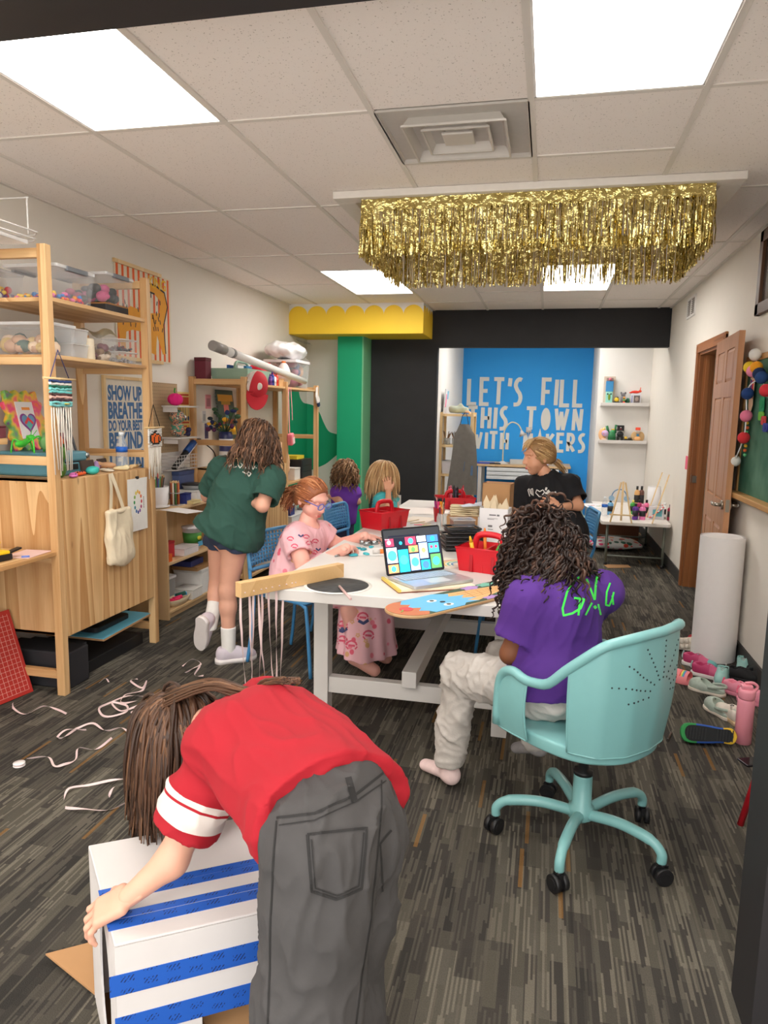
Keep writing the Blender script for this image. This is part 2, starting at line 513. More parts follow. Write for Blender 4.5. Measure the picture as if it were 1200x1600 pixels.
# ================================================================== THE SETTING
XL, XR, ZC, YH = -2.88, 1.235, 2.655, 8.35
GX0, GY0, FT2, FT4 = -1.95, 2.8725, 0.6096, 1.2192
WALL = mat((232, 226, 216), 0.85, var=0.02, scale=8, bmp=0.05)
WALLW = mat((236, 234, 230), 0.85, var=0.02, scale=8, bmp=0.05)
BLACK = mat((38, 38, 40), 0.75, var=0.3, scale=5, bmp=0.04)
BASE = mat((62, 60, 58), 0.6, var=0.08)
TRIMW = wood((150, 98, 58), (120, 74, 42), 'z', 0.42, 6, False)
def carpet_material():
 m, nt, b = _new('carpet')
 sx = nt.nodes.new('ShaderNodeSeparateXYZ'); nt.links.new(coords(nt), sx.inputs[0])
 X, Y = sx.outputs[0], sx.outputs[1]
 def wn(a, bb=None):
  n = nt.nodes.new('ShaderNodeTexWhiteNoise')
  if bb is None:
   n.noise_dimensions = '1D'; nt.links.new(a, n.inputs['W'])
  else:
   n.noise_dimensions = '2D'; c = nt.nodes.new('ShaderNodeCombineXYZ')
   nt.links.new(a, c.inputs[0]); nt.links.new(bb, c.inputs[1]); nt.links.new(c.outputs[0], n.inputs['Vector'])
  return n.outputs['Value']
 def cells(wd, ln, off):
  c = mth(nt, 'FLOOR', mth(nt, 'DIVIDE', mth(nt, 'ADD', X, off), wd))
  s_ = mth(nt, 'FLOOR', mth(nt, 'ADD', mth(nt, 'DIVIDE', Y, ln), mth(nt, 'MULTIPLY', wn(c), 7.0)))
  return wn(c, s_)
 blk = cells(0.034, 0.20, 0.5); blk2 = cells(0.075, 0.31, 3.7)
 fine = cells(0.0062, 0.13, 9.1); org = cells(0.014, 0.21, 5.3)
 base = ramp(nt, mth(nt, 'ADD', mth(nt, 'MULTIPLY', blk, 0.6), mth(nt, 'MULTIPLY', blk2, 0.4)),
    [(0.1, lin((52, 50, 47))), (0.45, lin((70, 66, 61))), (0.62, lin((88, 84, 74))), (0.85, lin((96, 92, 83)))])
 f = ramp(nt, fine, [(0.0, (0, 0, 0, 1)), (0.62, (0, 0, 0, 1)), (0.7, (1, 1, 1, 1))])
 lightc = ramp(nt, blk2, [(0.2, lin((96, 91, 82))), (0.8, lin((138, 131, 116)))])
 c1 = mixc(nt, mth(nt, 'MULTIPLY', f, 0.6), base, lightc)
 o = mth(nt, 'GREATER_THAN', org, 0.987)
 c2 = mixc(nt, mth(nt, 'MULTIPLY', o, 0.55), c1, lin((158, 112, 48)))
 nz = noise_tex(nt, coords(nt), 260, 2)
 c3 = mixc(nt, mth(nt, 'MULTIPLY', nz, 0.55), c2, lin((44, 42, 40)))
 nt.links.new(c3, b.inputs['Base Color']); b.inputs['Roughness'].default_value = 0.95
 b.inputs['Specular IOR Level'].default_value = 0.15
 bump(nt, b, mth(nt, 'ADD', nz, mth(nt, 'MULTIPLY', fine, 0.6)), 0.5, 0.004)
 return m
fl = M().bx(XL-0.1, XR+0.9, -1.2, 11.2, -0.06, 0).obj('floor', carpet_material()); fl['kind'] = 'structure'
# ---- ceiling: grid bars and tiles one by one
def tile_material():
 m, nt, b = _new('ceiling_tile')
 v = coords(nt); vo = nt.nodes.new('ShaderNodeTexVoronoi'); vo.inputs['Scale'].default_value = 95
 nt.links.new(v, vo.inputs['Vector'])
 pits = ramp(nt, vo.outputs['Distance'], [(0.10, (1, 1, 1, 1)), (0.26, (0, 0, 0, 1))])
 gate = ramp(nt, noise_tex(nt, v, 60, 2), [(0.45, (0, 0, 0, 1)), (0.58, (1, 1, 1, 1))])
 pf = mth(nt, 'MULTIPLY', pits, gate)
 nt.links.new(mixc(nt, pf, lin((250, 243, 237)), lin((176, 164, 154))), b.inputs['Base Color'])
 b.inputs['Roughness'].default_value = 0.9
 bump(nt, b, mth(nt, 'SUBTRACT', 1.0, pf), 0.5, 0.004); return m
TILE = tile_material(); TBAR = mat((228, 222, 214), 0.5, var=0.02)
ceil = struct('ceiling')
M().bx(XL, XR, -1.2, 8.5, ZC+0.012, ZC+0.06).obj('deck', mat((200, 195, 188), 0.9), ceil)
cols = [(-2.88, GX0-FT2)]+[(GX0+FT2*k, GX0+FT2*(k+1)) for k in range(-1, 5)]+[(GX0+FT2*5, XR)]
rowsA = [GY0-FT4*2, GY0-FT4, GY0, GY0+FT4, GY0+2*FT4, GY0+3*FT4, GY0+4*FT4, YH]
rowsL = [GY0-FT4*2, GY0-FT4, GY0, GY0+FT4, GY0+2*FT4, GY0+2*FT4+FT2, GY0+3*FT4+FT2, GY0+4*FT4, YH]
rowsV = [GY0-FT4*2, GY0-FT4, GY0, GY0+FT2, GY0+FT4, GY0+2*FT4, GY0+2*FT4+FT2, GY0+3*FT4+FT2, GY0+4*FT4, YH]
tile_meshes = {}
LIGHTS = []
for ci, (x0, x1) in enumerate(cols):
 k = ci-2
 rows = {0: rowsL, 2: rowsV, 3: rowsV}.get(k, rowsA)
 for r in range(len(rows)-1):
  y0, y1 = rows[r], rows[r+1]
  is_l = k in (0, 3) and (abs(y1-GY0) < 0.01 or abs(y1-(GY0+3*FT4+FT2)) < 0.01)
  if is_l: LIGHTS.append((x0, x1, y0, y1)); continue
  if k == 2 and abs(y0-GY0) < 0.01: continue          # the air diffuser sits here
  sz = (round(x1-x0, 3), round(y1-y0, 3))
  if sz not in tile_meshes:
   hx, hy = sz[0]/2-0.009, sz[1]/2-0.009
   tile_meshes[sz] = M().box((0, 0, 0.006), (hx*2, hy*2, 0.012)).mesh('ceiling_tile', TILE)
  o = bpy.data.objects.new('ceiling_tile', tile_meshes[sz]); COL.objects.link(o)
  o.location = ((x0+x1)/2, (y0+y1)/2, ZC); o.parent = ceil
  if r: M().bx(x0, x1, y0-0.012, y0+0.012, ZC-0.005, ZC+0.01).obj('grid_bar', TBAR, ceil)
for x in [c[0] for c in cols[1:]]:
 M().bx(x-0.012, x+0.012, -1.2, YH, ZC-0.006, ZC+0.012).obj('grid_bar', TBAR, ceil)
for x in (XL+0.012, XR-0.012): M().bx(x-0.012, x+0.012, 1.85, YH, ZC-0.008, ZC+0.01).obj('grid_bar', TBAR, ceil)
PANEL = mat((255, 250, 244), 0.4, var=0, emit=PANEL_STRENGTH)
LF = mat((235, 233, 230), 0.4, var=0.01)
lab = {(0, 0): 'white troffer panel light beside the dark doorway beam, over the wooden shelving side',
  (0, 1): 'white troffer panel light in the ceiling near the yellow soffit',
  (3, 0): 'large white troffer panel light next to the square air diffuser',
  (3, 1): 'white troffer panel light in the ceiling behind the gold fringe'}
def troffer(x0, x1, y0, y1, z, label):
 t = thing('ceiling_light', label, 'ceiling light', ((x0+x1)/2, (y0+y1)/2, z), group='troffer panel lights')
 hx, hy = (x1-x0)/2-0.013, (y1-y0)/2-0.013
 f = M()
 for s_ in (-1, 1):
  f.bx(s_*hx-0.007, s_*hx+0.007, -hy, hy, -0.004, 0.02); f.bx(-hx, hx, s_*hy-0.007, s_*hy+0.007, -0.004, 0.02)
 f.obj('frame', LF, t)
 M().bx(-hx, hx, -hy, hy, 0.004, 0.012).obj('diffuser', PANEL, t)
for (x0, x1, y0, y1) in LIGHTS:
 if y1 < 1.7: continue
 troffer(x0, x1, y0, y1, ZC, lab[(0 if x0 < -1 else 3, 0 if y0 < 4 else 1)])
troffer(-0.85, 0.55, 8.75, 9.3, 2.62, 'white troffer panel light in the alcove before the blue wall')
troffer(-1.95, -1.34, -0.6, 0.6, ZC, 'added unseen troffer panel light in the front room ceiling')  # added panel overhead, out of view, for light from the camera side
troffer(-0.121, 0.488, -0.6, 0.6, ZC, 'added unseen troffer panel light in the front room beside the black jamb')  # second added panel, also out of view, lighting the front room
# air diffuser: square outer pan and three nested sloping collars
x0, y0 = GX0+2*FT2, GY0
t = thing('air_diffuser', 'square grey four-way air diffuser set in the ceiling grid', 'vent', (x0+FT2/2, y0+FT2/2, ZC))
VM = mat((206, 200, 192), 0.4, var=0.02)
def collar(h0, h1, z0, z1, th=0.004):
 m = M(); vs = []
 for hh, z in ((h0, z0), (h1, z1)):
  vs += [(-hh, -hh, z), (hh, -hh, z), (hh, hh, z), (-hh, hh, z)]
 m.add(vs, [(i, (i+1) % 4, 4+(i+1) % 4, 4+i) for i in range(4)])
 for i in range(4):
  a = Vector(vs[i]); b = Vector(vs[(i+1) % 4]); m.bar(a, b, 0.008, 0.008)
 return m
collar(0.295, 0.245, -0.002, 0.075).obj('pan', VM, t)
for h0, h1, z0, z1 in ((0.205, 0.165, -0.028, 0.045), (0.135, 0.10, -0.022, 0.04)): collar(h0, h1, z0, z1).obj('collar', VM, t)
M().box((0, 0, -0.012), (0.13, 0.13, 0.012)).box((0, 0, 0.005), (0.10, 0.10, 0.03)).obj('center_plate', VM, t, bevel=0.004)
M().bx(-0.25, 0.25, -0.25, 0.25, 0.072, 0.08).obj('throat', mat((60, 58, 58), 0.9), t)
for s_ in (-1, 1): M().cyl((s_*0.19, 0.19, 0.02), (s_*0.05, 0.05, 0.06), 0.012).obj('bracket', VM, t)
# ---- walls
def wall(name, *boxes, m=WALL):
 b_ = M()
 for q in boxes: b_.bx(*q)
 o = b_.obj(name, m); o['kind'] = 'structure'; return o
wall('wall_left', (XL-0.1, XL, -1.2, 8.5, 0, ZC+0.05))
DY0, DY1, DZ = 5.76, 6.66, 2.04
wall('wall_right', (XR, XR+0.12, -1.2, DY0, 0, ZC+0.05), (XR, XR+0.12, DY1, 11.1, 0, ZC+0.05), (XR, XR+0.12, DY0, DY1, DZ, ZC+0.05))
wall('wall_back', (XL, -2.39, YH, YH+0.12, 0, ZC+0.05), m=WALL)
wall('wall_blackboard', (-2.08, -1.29, YH, YH+0.12, 0, ZC+0.05), (-1.29, XR, YH, YH+0.12, 2.24, ZC+0.05), m=BLACK)
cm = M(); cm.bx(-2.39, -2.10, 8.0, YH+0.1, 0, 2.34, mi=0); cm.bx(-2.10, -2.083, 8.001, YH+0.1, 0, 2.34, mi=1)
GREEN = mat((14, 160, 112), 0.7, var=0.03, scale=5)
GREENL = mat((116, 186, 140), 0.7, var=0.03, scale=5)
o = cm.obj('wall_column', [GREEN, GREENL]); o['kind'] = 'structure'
o = wall('wall_alcove_left', (-1.41, -1.30, YH+0.12, 11.1, 0, ZC+0.05), m=WALLW)
BLUE = mat((52, 168, 248), 0.7, var=0.03, scale=4)
wall('wall_alcove_back', (-1.41, 0.60, 11.0, 11.1, 0, ZC+0.05), m=BLUE)
wall('wall_alcove_niche', (0.60, XR, 9.62, 9.72, 0, ZC+0.05), (0.60, 0.70, 9.72, 11.0, 0, ZC+0.05), m=WALLW)
wall('ceiling_alcove', (-1.41, XR, YH+0.12, 11.1, 2.63, 2.70), m=WALLW)
# the dark framed opening the photo is taken through
JAMB = mat((40, 38, 40), 0.6, var=0.1, scale=8, bmp=0.03)
wall('wall_front', (XL, XR, 1.68, 1.855, 2.50, ZC+0.02), (0.545, XR, 1.68, 1.855, 0, 2.50), m=JAMB)
# baseboards
for nm, q in (('baseboard_right_near', (XR-0.012, XR, 1.855, DY0-0.08, 0, 0.11)), ('baseboard_right_far', (XR-0.012, XR, DY1+0.08, 9.62, 0, 0.11)),
    ('baseboard_left', (XL, XL+0.012, 1.855, YH, 0, 0.11)), ('baseboard_back', (-2.08, -1.30, YH-0.012, YH, 0, 0.11)), ('baseboard_alcove', (0.60, XR, 9.608, 9.62, 0, 0.11)),
    ('baseboard_alcove_left', (-1.30, -1.288, YH+0.12, 11.0, 0, 0.11))):
 o = M().bx(*q).obj(nm, BASE, bevel=0.003); o['kind'] = 'structure'
# ---- yellow soffit with painted scallops
YEL = mat((255, 212, 56), 0.6, var=0.03, scale=5)
sof = struct('trim_soffit')
M().bx(XL, -1.36, 7.735, YH, 2.335, ZC).obj('soffit_box', WALLW, sof)
n_s = 7; sw = (-1.36-XL)/n_s
poly = [(XL, 2.335), (-1.36, 2.335), (-1.36, 2.53)]
for i in reversed(range(n_s)):
 cx = XL+sw*(i+0.5); poly += [(px, py) for px, py in arc(cx, 2.535, sw/2, 0, 180, 14, 0.098)][1:]
M(frame((0, 7.735, 0), (1, 0, 0), (0, -1, 0))).prism([(p[0], p[1]) for p in poly], 0, 0.003).obj('scallop_paint', YEL, sof)
poly = [(7.732, 2.335), (YH, 2.335), (YH, 2.53)]
for i in reversed(range(4)):
 wd = (YH-7.732)/4; poly += arc(7.732+wd*(i+0.5), 2.535, wd/2, 0, 180, 12, 0.098)[1:]
M(frame((-1.36, 0, 0), (0, 1, 0), (1, 0, 0))).prism(poly, 0, 0.003).obj('scallop_paint', YEL, sof)
M().bx(XL, -1.36, 7.732, YH, 2.331, 2.336).obj('underside_paint', YEL, sof)
# ---- green painted shapes in the corner
mur = struct('trim_mural')
def curve2(pts, n=6): return [(p.x, p.y) for p in smooth_path([(a, b_, 0) for a, b_ in pts], n)]
back = [(-2.39, 1.21)]+curve2([(-2.44, 1.205), (-2.52, 1.215), (-2.60, 1.245), (-2.66, 1.34), (-2.72, 1.47), (-2.79, 1.545), (-2.88, 1.57)])+curve2([(-2.88, 0.72), (-2.80, 0.77), (-2.64, 0.84), (-2.5, 0.95), (-2.39, 1.02)])
M(frame((0, YH, 0), (1, 0, 0), (0, -1, 0))).prism(list(reversed(back)), 0, 0.003).obj('green_shape', GREEN, mur)
left = curve2([(8.35, 1.57), (8.2, 1.585), (8.08, 1.66), (8.03, 1.80), (8.0, 1.9), (7.85, 1.96)])+curve2([(7.3, 1.94), (7.38, 1.88), (7.46, 1.75), (7.60, 1.49), (7.62, 1.25), (7.4, 0.98), (7.2, 0.7), (7.3, 0.45), (7.7, 0.42), (8.1, 0.6), (8.35, 0.72)])
M(frame((XL, 0, 0), (0, 1, 0), (1, 0, 0))).prism(left, 0, 0.003).obj('green_shape', GREEN, mur)
# ---- mural lettering on the blue wall (hand-cut letters, raised a little)
LET = {
 'L': [[(0, 1), (0, 0), (.62, 0)]], 'E': [[(.6, 1), (0, 1), (0, 0), (.62, 0)], [(0, .53), (.5, .53)]],
 'T': [[(-.05, 1), (.75, 1)], [(.36, 1), (.33, 0)]], "'": [[(.05, 1.04), (0, .72)]], 'F': [[(.6, 1), (0, 1), (0, 0)], [(0, .52), (.5, .52)]],
 'I': [[(.04, 1), (0, 0)]], 'H': [[(.02, 1), (0, 0)], [(.62, 1), (.6, 0)], [(0, .5), (.6, .5)]],
 'W': [[(0, 1), (.22, 0), (.44, .86), (.62, 0), (.94, 1)]], 'N': [[(0, 0), (.04, 1), (.55, 0), (.62, 1)]],
 'M': [[(0, 0), (.06, 1), (.38, .35), (.72, 1), (.76, 0)]], 'A': [[(0, 0), (.34, 1), (.66, 0)], [(.14, .34), (.54, .34)]],
 'K': [[(0, 1), (0, 0)], [(.6, 1), (.02, .48), (.62, 0)]], 'R': [[(0, 0), (0, 1)]+arc(.22, .73, .3, 90, -90, 8, .27)+[(.12, .46), (.6, 0)]],
 'S': [[(.58, .97), (.38, 1.0), (.18, .9), (.12, .74), (.26, .57), (.46, .42), (.52, .22), (.36, .03), (.0, .0)]],
}
ADV = {'L': .82, 'E': .86, 'T': .98, "'": .30, 'S': .82, 'F': .82, 'I': .34, 'H': .90, 'W': 1.2, 'N': .88, 'M': 1.02, 'A': .92, 'K': .88, 'R': .86, 'O': 1.0, ' ': 1.05}
CREAM = mat((236, 234, 226), 0.7, var=0.02)
mural_text = struct('trim_lettering')
def mural_line(txt, xa, xb, z0, h, wd):
 total = sum(ADV[c] for c in txt)-0.2; sc = (xb-xa)/total; x = xa
 for c in txt:
  if c != ' ':
   m = M(frame((x, 11.0, z0), (1, 0, 0), (0, -1, 0)))
   if c == 'O':
    m.prism([(px*sc*.82, py*h) for px, py in arc(.38, .5, .40, 0, 360, 22, .53)][:-1], 0, 0.012)
   else:
    for st in LET[c]:
     if c in 'SR':
      st = [(p.x, p.y) for p in smooth_path([(a, b_, 0) for a, b_ in st], 4)] if c == 'S' else st
     if c in 'WNM':      # sharp joints: one raised bar per leg of the letter
      for q in range(len(st)-1): m.stroke([(px*sc*.82, py*h) for px, py in st[q:q+2]], wd*0.9, 0, 0.012-0.0004*q)
     else: m.stroke([(px*sc*.82, py*h) for px, py in st], wd, 0, 0.012 if st is LET[c][0] else 0.0115)
   m.obj('letter', CREAM, mural_text)
  x += ADV[c]*sc
mural_line("LET'S FILL", -1.20, 0.50, 1.63, 0.375, 0.058)
mural_line('THIS TOWN', -1.19, 0.51, 1.265, 0.315, 0.056)
mural_line('WITH MAKERS', -1.12, 0.56, 0.955, 0.25, 0.048)
# ---- door on the right wall (casing, jamb, six-panel leaf folded open)
door = struct('door_1')
CAS = wood((172, 112, 66), (140, 86, 48), 'z', 0.4, 5, False)
CASY = wood((172, 112, 66), (140, 86, 48), 'y', 0.4, 5, False)
def casing(y0, y1):
 M().bx(XR-0.018, XR, y0, y1, 0, DZ+0.06).bx(XR-0.024, XR-0.016, y0+0.012, y1-0.03, 0, DZ+0.06).obj('casing', CAS, door, bevel=0.003)
casing(DY1, DY1+0.075); casing(DY0-0.075, DY0)
M().bx(XR-0.02, XR, DY0-0.075, DY1+0.075, DZ, DZ+0.075).obj('head_casing', CASY, door, bevel=0.003)
M().bx(XR, XR+0.12, DY1-0.02, DY1, 0, DZ).bx(XR+0.05, XR+0.08, DY1-0.032, DY1-0.02, 0, DZ).obj('jamb', CAS, door)
M().bx(XR, XR+0.12, DY0, DY0+0.02, 0, DZ).bx(XR+0.05, XR+0.08, DY0+0.02, DY0+0.032, 0, DZ).obj('jamb', CAS, door)
M().bx(XR, XR+0.12, DY0, DY1, DZ-0.02, DZ).obj('head_jamb', CASY, door)
M().bx(XR-0.001, XR+0.004, DY1-0.024, DY1-0.019, 0.93, 1.0).box((XR+0.03, DY1-0.021, 0.96), (0.035, 0.004, 0.06)).obj('strike_plate', mat((170, 165, 155), 0.3, 0.9), door)
wall('wall_closet', (XR+0.9, XR+1.0, 5.0, 7.4, 0, 2.6), (XR+0.12, XR+0.9, 7.3, 7.4, 0, 2.6), (XR+0.12, XR+0.9, 5.0, 5.1, 0, 2.6), (XR+0.12, XR+1.0, 5.0, 7.4, 2.6, 2.65))
# leaf: local x along width (0 hinge .. 0.86), local y thickness, rotated to lie close to the wall
leaf = bpy.data.objects.new('door_leaf', None); COL.objects.link(leaf); leaf.parent = door
LW, LT = 0.84, 0.035
hinge = Vector((1.185, 5.70, 0.012)); tip = Vector((1.135, 4.855, 0.012))
d = (tip-hinge).normalized(); leaf.location = hinge; leaf.rotation_euler = (0, 0, math.atan2(d.y, d.x))
DW = wood((200, 148, 108), (176, 122, 82), 'z', 0.38, 6, False)
lm = M()
st = 0.11; xs = [(st, LW/2-0.045), (LW/2+0.045, LW-st)]; zs = [(0.2, 0.78), (0.95, 1.62), (1.72, 1.93)]
lm.bx(0, LW, -LT/2+0.008, LT/2-0.008, 0, 2.02)
def panel_frame(sy):
 ya, yb = sy*(LT/2-0.008), sy*LT/2
 for a, b_ in ((0, st), (LW/2-0.045, LW/2+0.045), (LW-st, LW)): lm.bx(a, b_, min(ya, yb), max(ya, yb), 0, 2.02)
 for za, zb in ((0, .2), (.78, .95), (1.62, 1.72), (1.93, 2.02)):
  for a, b_ in xs: lm.bx(a, b_, min(ya, yb), max(ya, yb), za, zb)
panel_frame(1); panel_frame(-1)
lm.obj('slab', DW, leaf)
for a, b_ in xs:
 for za, zb in zs:
  for sy in (1, -1):
   m = M(); g = 0.022; yo = sy*(LT/2-0.008); yi = sy*(LT/2-0.0005)
   vs = [(a+.004, yo, za+.004), (b_-.004, yo, za+.004), (b_-.004, yo, zb-.004), (a+.004, yo, zb-.004), (a+g, yi, za+g), (b_-g, yi, za+g), (b_-g, yi, zb-g), (a+g, yi, zb-g)]
   m.add(vs, [(4, 5, 6, 7), (0, 1, 5, 4), (1, 2, 6, 5), (2, 3, 7, 6), (3, 0, 4, 7)])
   m.obj('panel', DW, leaf)
MET = mat((178, 172, 160), 0.28, 0.95, var=0.03)
hd = M()
for sy in (1, -1):
 hd.cyl((LW-0.06, sy*LT/2, 0.93), (LW-0.06, sy*(LT/2+0.012), 0.93), 0.03, n=20)
 hd.cyl((LW-0.06, sy*(LT/2+0.012), 0.93), (LW-0.06, sy*(LT/2+0.05), 0.93), 0.012, n=12)
 hd.tube([(LW-0.06, sy*(LT/2+0.05), 0.93), (LW-0.10, sy*(LT/2+0.055), 0.93), (LW-0.175, sy*(LT/2+0.05), 0.932)], [0.011, 0.010, 0.009], 10)
hd.bx(LW-0.001, LW+0.002, -0.012, 0.012, 0.89, 0.97)
hd.obj('lever_handle', MET, leaf)
# ---- window frame high on the right wall and the small return-air grille
win = struct('window_1'); DKW = wood((104, 68, 42), (82, 52, 32), 'z', 0.45, 5, False)
wy0, wy1, wz0, wz1 = 3.75, 4.92, 2.12, 2.62
for q in ((XR-0.03, XR, wy0, wy1, wz0, wz0+0.07), (XR-0.03, XR, wy0, wy1, wz1-0.07, wz1), (XR-0.03, XR, wy0, wy0+0.07, wz0, wz1), (XR-0.03, XR, wy1-0.07, wy1, wz0, wz1)):
 M().bx(*q).obj('window_frame', DKW, win, bevel=0.004)
M().bx(XR-0.012, XR-0.006, wy0+0.06, wy1-0.06, wz0+0.06, wz1-0.06).obj('pane', mat((70, 60, 54), 0.12, var=0.02), win)
gv = thing('air_grille', 'small white louvred air grille high on the right wall', 'vent', (XR, 7.2, 2.42))
for a, b_ in ((-0.19, -0.17), (0.17, 0.19), (-0.01, 0.01)): M().bx(-0.012, 0, a, b_, 0, 0.16).obj('frame', WALLW, gv)
M().bx(-0.012, 0, -0.19, 0.19, -0.015, 0.005).bx(-0.012, 0, -0.19, 0.19, 0.15, 0.17).obj('frame', WALLW, gv)
for i in range(8): M().box((-0.004, 0, 0.015+i*0.018), (0.012, 0.35, 0.003), ry=0.6).obj('louvre', mat((150, 145, 140), 0.6), gv)
# ================================================================== FURNITURE
PINE = wood((228, 192, 142), (184, 134, 80), 'z', 0.5, 8, True)
PINEX = wood((228, 192, 142), (184, 134, 80), 'x', 0.5, 8, True)
PINEY = wood((228, 192, 142), (184, 134, 80), 'y', 0.5, 8, False)
PINED = wood((230, 194, 142), (180, 128, 74), 'z', 0.5, 11, True, 'door')
BIRCH = wood((222, 190, 146), (206, 170, 124), 'z', 0.5, 4, False)
BIRCHY = wood((222, 190, 146), (206, 170, 124), 'y', 0.5, 4, False)
WHITEP = mat((214, 210, 206), 0.45, var=0.02, scale=15)
XB, XF = -2.856, -2.40       # back and front of the shelving posts
PW = 0.046
def shelving(label, ladders, zt, shelves, rungs, brace=None):
 t = thing('shelving_unit', label, 'shelving', ((XB+XF)/2, (ladders[0]+ladders[-1])/2, 0))
 for y in ladders:
  for x in (XB, XF):
   M().bx(x-PW/2, x+PW/2, y-0.022, y+0.022, 0, zt).obj('post', PINE, t, True, bevel=0.003)
 for y, z in rungs:
  M().bx(XB+PW/2, XF-PW/2, y-0.016, y+0.016, z-0.022, z+0.022).obj('rung', PINEX, t, True, bevel=0.002)
 for y0, y1, z in shelves:
  M().bx(XB+0.01, XF+0.012, y0, y1, z-0.02, z).obj('shelf', PINEY, t, True, bevel=0.002)
 if brace:
  y0, y1, z0, z1 = brace
  for za, zb in ((z0, z1), (z1, z0)): M().cyl((XB-0.015, y0, za), (XB-0.015, y1, zb), 0.004, n=6).obj('cross_brace', MET, t, True)
 return t
YA, YB = 3.10, 3.985
shelving('tall pine shelving with clear bins on top, beside the tote bag cabinet', (2.21, YA, YB), 2.26,
   [(YA+0.023, YB-0.023, 2.02), (YA+0.023, YB-0.023, 1.745), (2.23, YA-0.023, 0.765)],
   [(YA, 2.22), (YA, 1.715), (YA, 1.22), (YA, 0.72), (YA, 0.11), (YB, 2.22), (YB, 1.715), (YB, 1.21), (YB, 0.11), (2.21, 0.72), (2.21, 2.22), (2.21, 0.11)], brace=(2.25, 3.08, 1.0, 1.9))
YF = [5.42, 6.34, 7.26]
shelving('lower pine shelving with sage tray and white roll on top, by the corner mural', YF, 1.75,
   [(YF[0]+0.023, YF[1]-0.023, 1.705), (YF[1]+0.023, YF[2]-0.023, 1.705), (YF[1]+0.023, YF[2]-0.023, 0.80), (YF[1]+0.023, YF[2]-0.023, 0.38), (YF[0]+0.023, YF[1]-0.023, 0.10)],
   [(y, z) for y in YF for z in (1.71, 1.215, 0.11)])
def cabinet(label, y0, y1, z0, z1, depth_x0, depth_x1):
 t = thing('pine_cabinet', label, 'cabinet', ((depth_x0+depth_x1)/2, (y0+y1)/2, z0))
 x0, x1 = depth_x0, depth_x1-0.02
 M().bx(x0, x1, y0, y0+0.018, z0, z1).obj('side_panel', PINE, t, True, bevel=0.002)
 M().bx(x0, x1, y1-0.018, y1, z0, z1).obj('side_panel', PINE, t, True, bevel=0.002)
 M().bx(x0, x1, y0, y1, z1-0.018, z1).obj('top_panel', PINEY, t, True, bevel=0.002)
 M().bx(x0, x1, y0, y1, z0, z0+0.018).obj('bottom_panel', PINEY, t, True, bevel=0.002)
 M().bx(x0, x0+0.008, y0, y1, z0, z1).obj('back_panel', PINE, t, True)
 ym = (y0+y1)/2
 for a, b_ in ((y0, ym-0.0015), (ym+0.0015, y1)):
  M().bx(x1, depth_x1, a, b_, z0+0.002, z1-0.002).obj('door', PINED, t, True, bevel=0.002)
 return t
cabinet('two-door pine cabinet with a canvas tote hanging on it', YA+0.026, YB-0.026, 0.305, 1.125, -2.845, -2.378)
cabinet('two-door pine cabinet behind the girl in the green shirt', YF[0]+0.026, YF[1]-0.026, 0.19, 1.0, -2.845, -2.378)
# low birch bookcase
t = thing('bookcase', 'low light birch bookcase with two open shelves', 'bookcase', (-2.70, 4.88, 0))
bx0, bx1, by0, by1 = -2.86, -2.55, 4.43, 5.37
for a, b_ in ((by0, by0+0.02), (by1-0.02, by1)): M().bx(bx0, bx1, a, b_, 0, 0.785).obj('side_panel', BIRCH, t, True, bevel=0.002)
for z, n in ((0.785, 'top_panel'), (0.41, 'shelf'), (0.06, 'bottom_panel')): M().bx(bx0, bx1-0.002, by0+0.02, by1-0.02, z-0.02, z).obj(n, BIRCHY, t, True, bevel=0.002)
M().bx(bx0, bx0+0.006, by0, by1, 0.04, 0.78).obj('back_panel', BIRCH, t, True)
M().bx(bx0+0.02, bx1-0.02, by0+0.02, by1-0.02, 0, 0.04).obj('plinth', BIRCHY, t, True)
# ---- long white work tables
TX0, TX1 = -1.148, -0.02
def work_table(label, y0, y1, tr0, tr1):
 t = thing('work_table', label, 'table', ((TX0+TX1)/2, (y0+y1)/2, 0))
 M().bx(TX0, TX1, y0, y1, 0.69, 0.74).obj('tabletop', WHITEP, t, True, bevel=0.004)
 for y in (tr0, tr1):
  for x in (-1.025, -0.155): M().bx(x-0.036, x+0.036, y-0.04, y+0.04, 0, 0.672).obj('leg', WHITEP, t, True, bevel=0.003)
  M().bx(-0.989, -0.191, y-0.025, y+0.025, 0.125, 0.205).obj('foot_rail', WHITEP, t, True, bevel=0.003)
  M().bx(-1.06, -0.12, y-0.036, y+0.036, 0.672, 0.69).obj('top_rail', WHITEP, t, True, bevel=0.003)
 M().bx(-0.615, -0.545, tr0-0.07, tr1+0.07, 0.206, 0.286).obj('center_beam', WHITEP, t, True, bevel=0.003)
 return t
work_table('long white wooden trestle table with laptop and painted skateboard deck', 2.79, 4.70, 3.23, 4.35)
work_table('white wooden trestle table where the girl in teal leans', 4.705, 6.05, 5.0, 5.75)
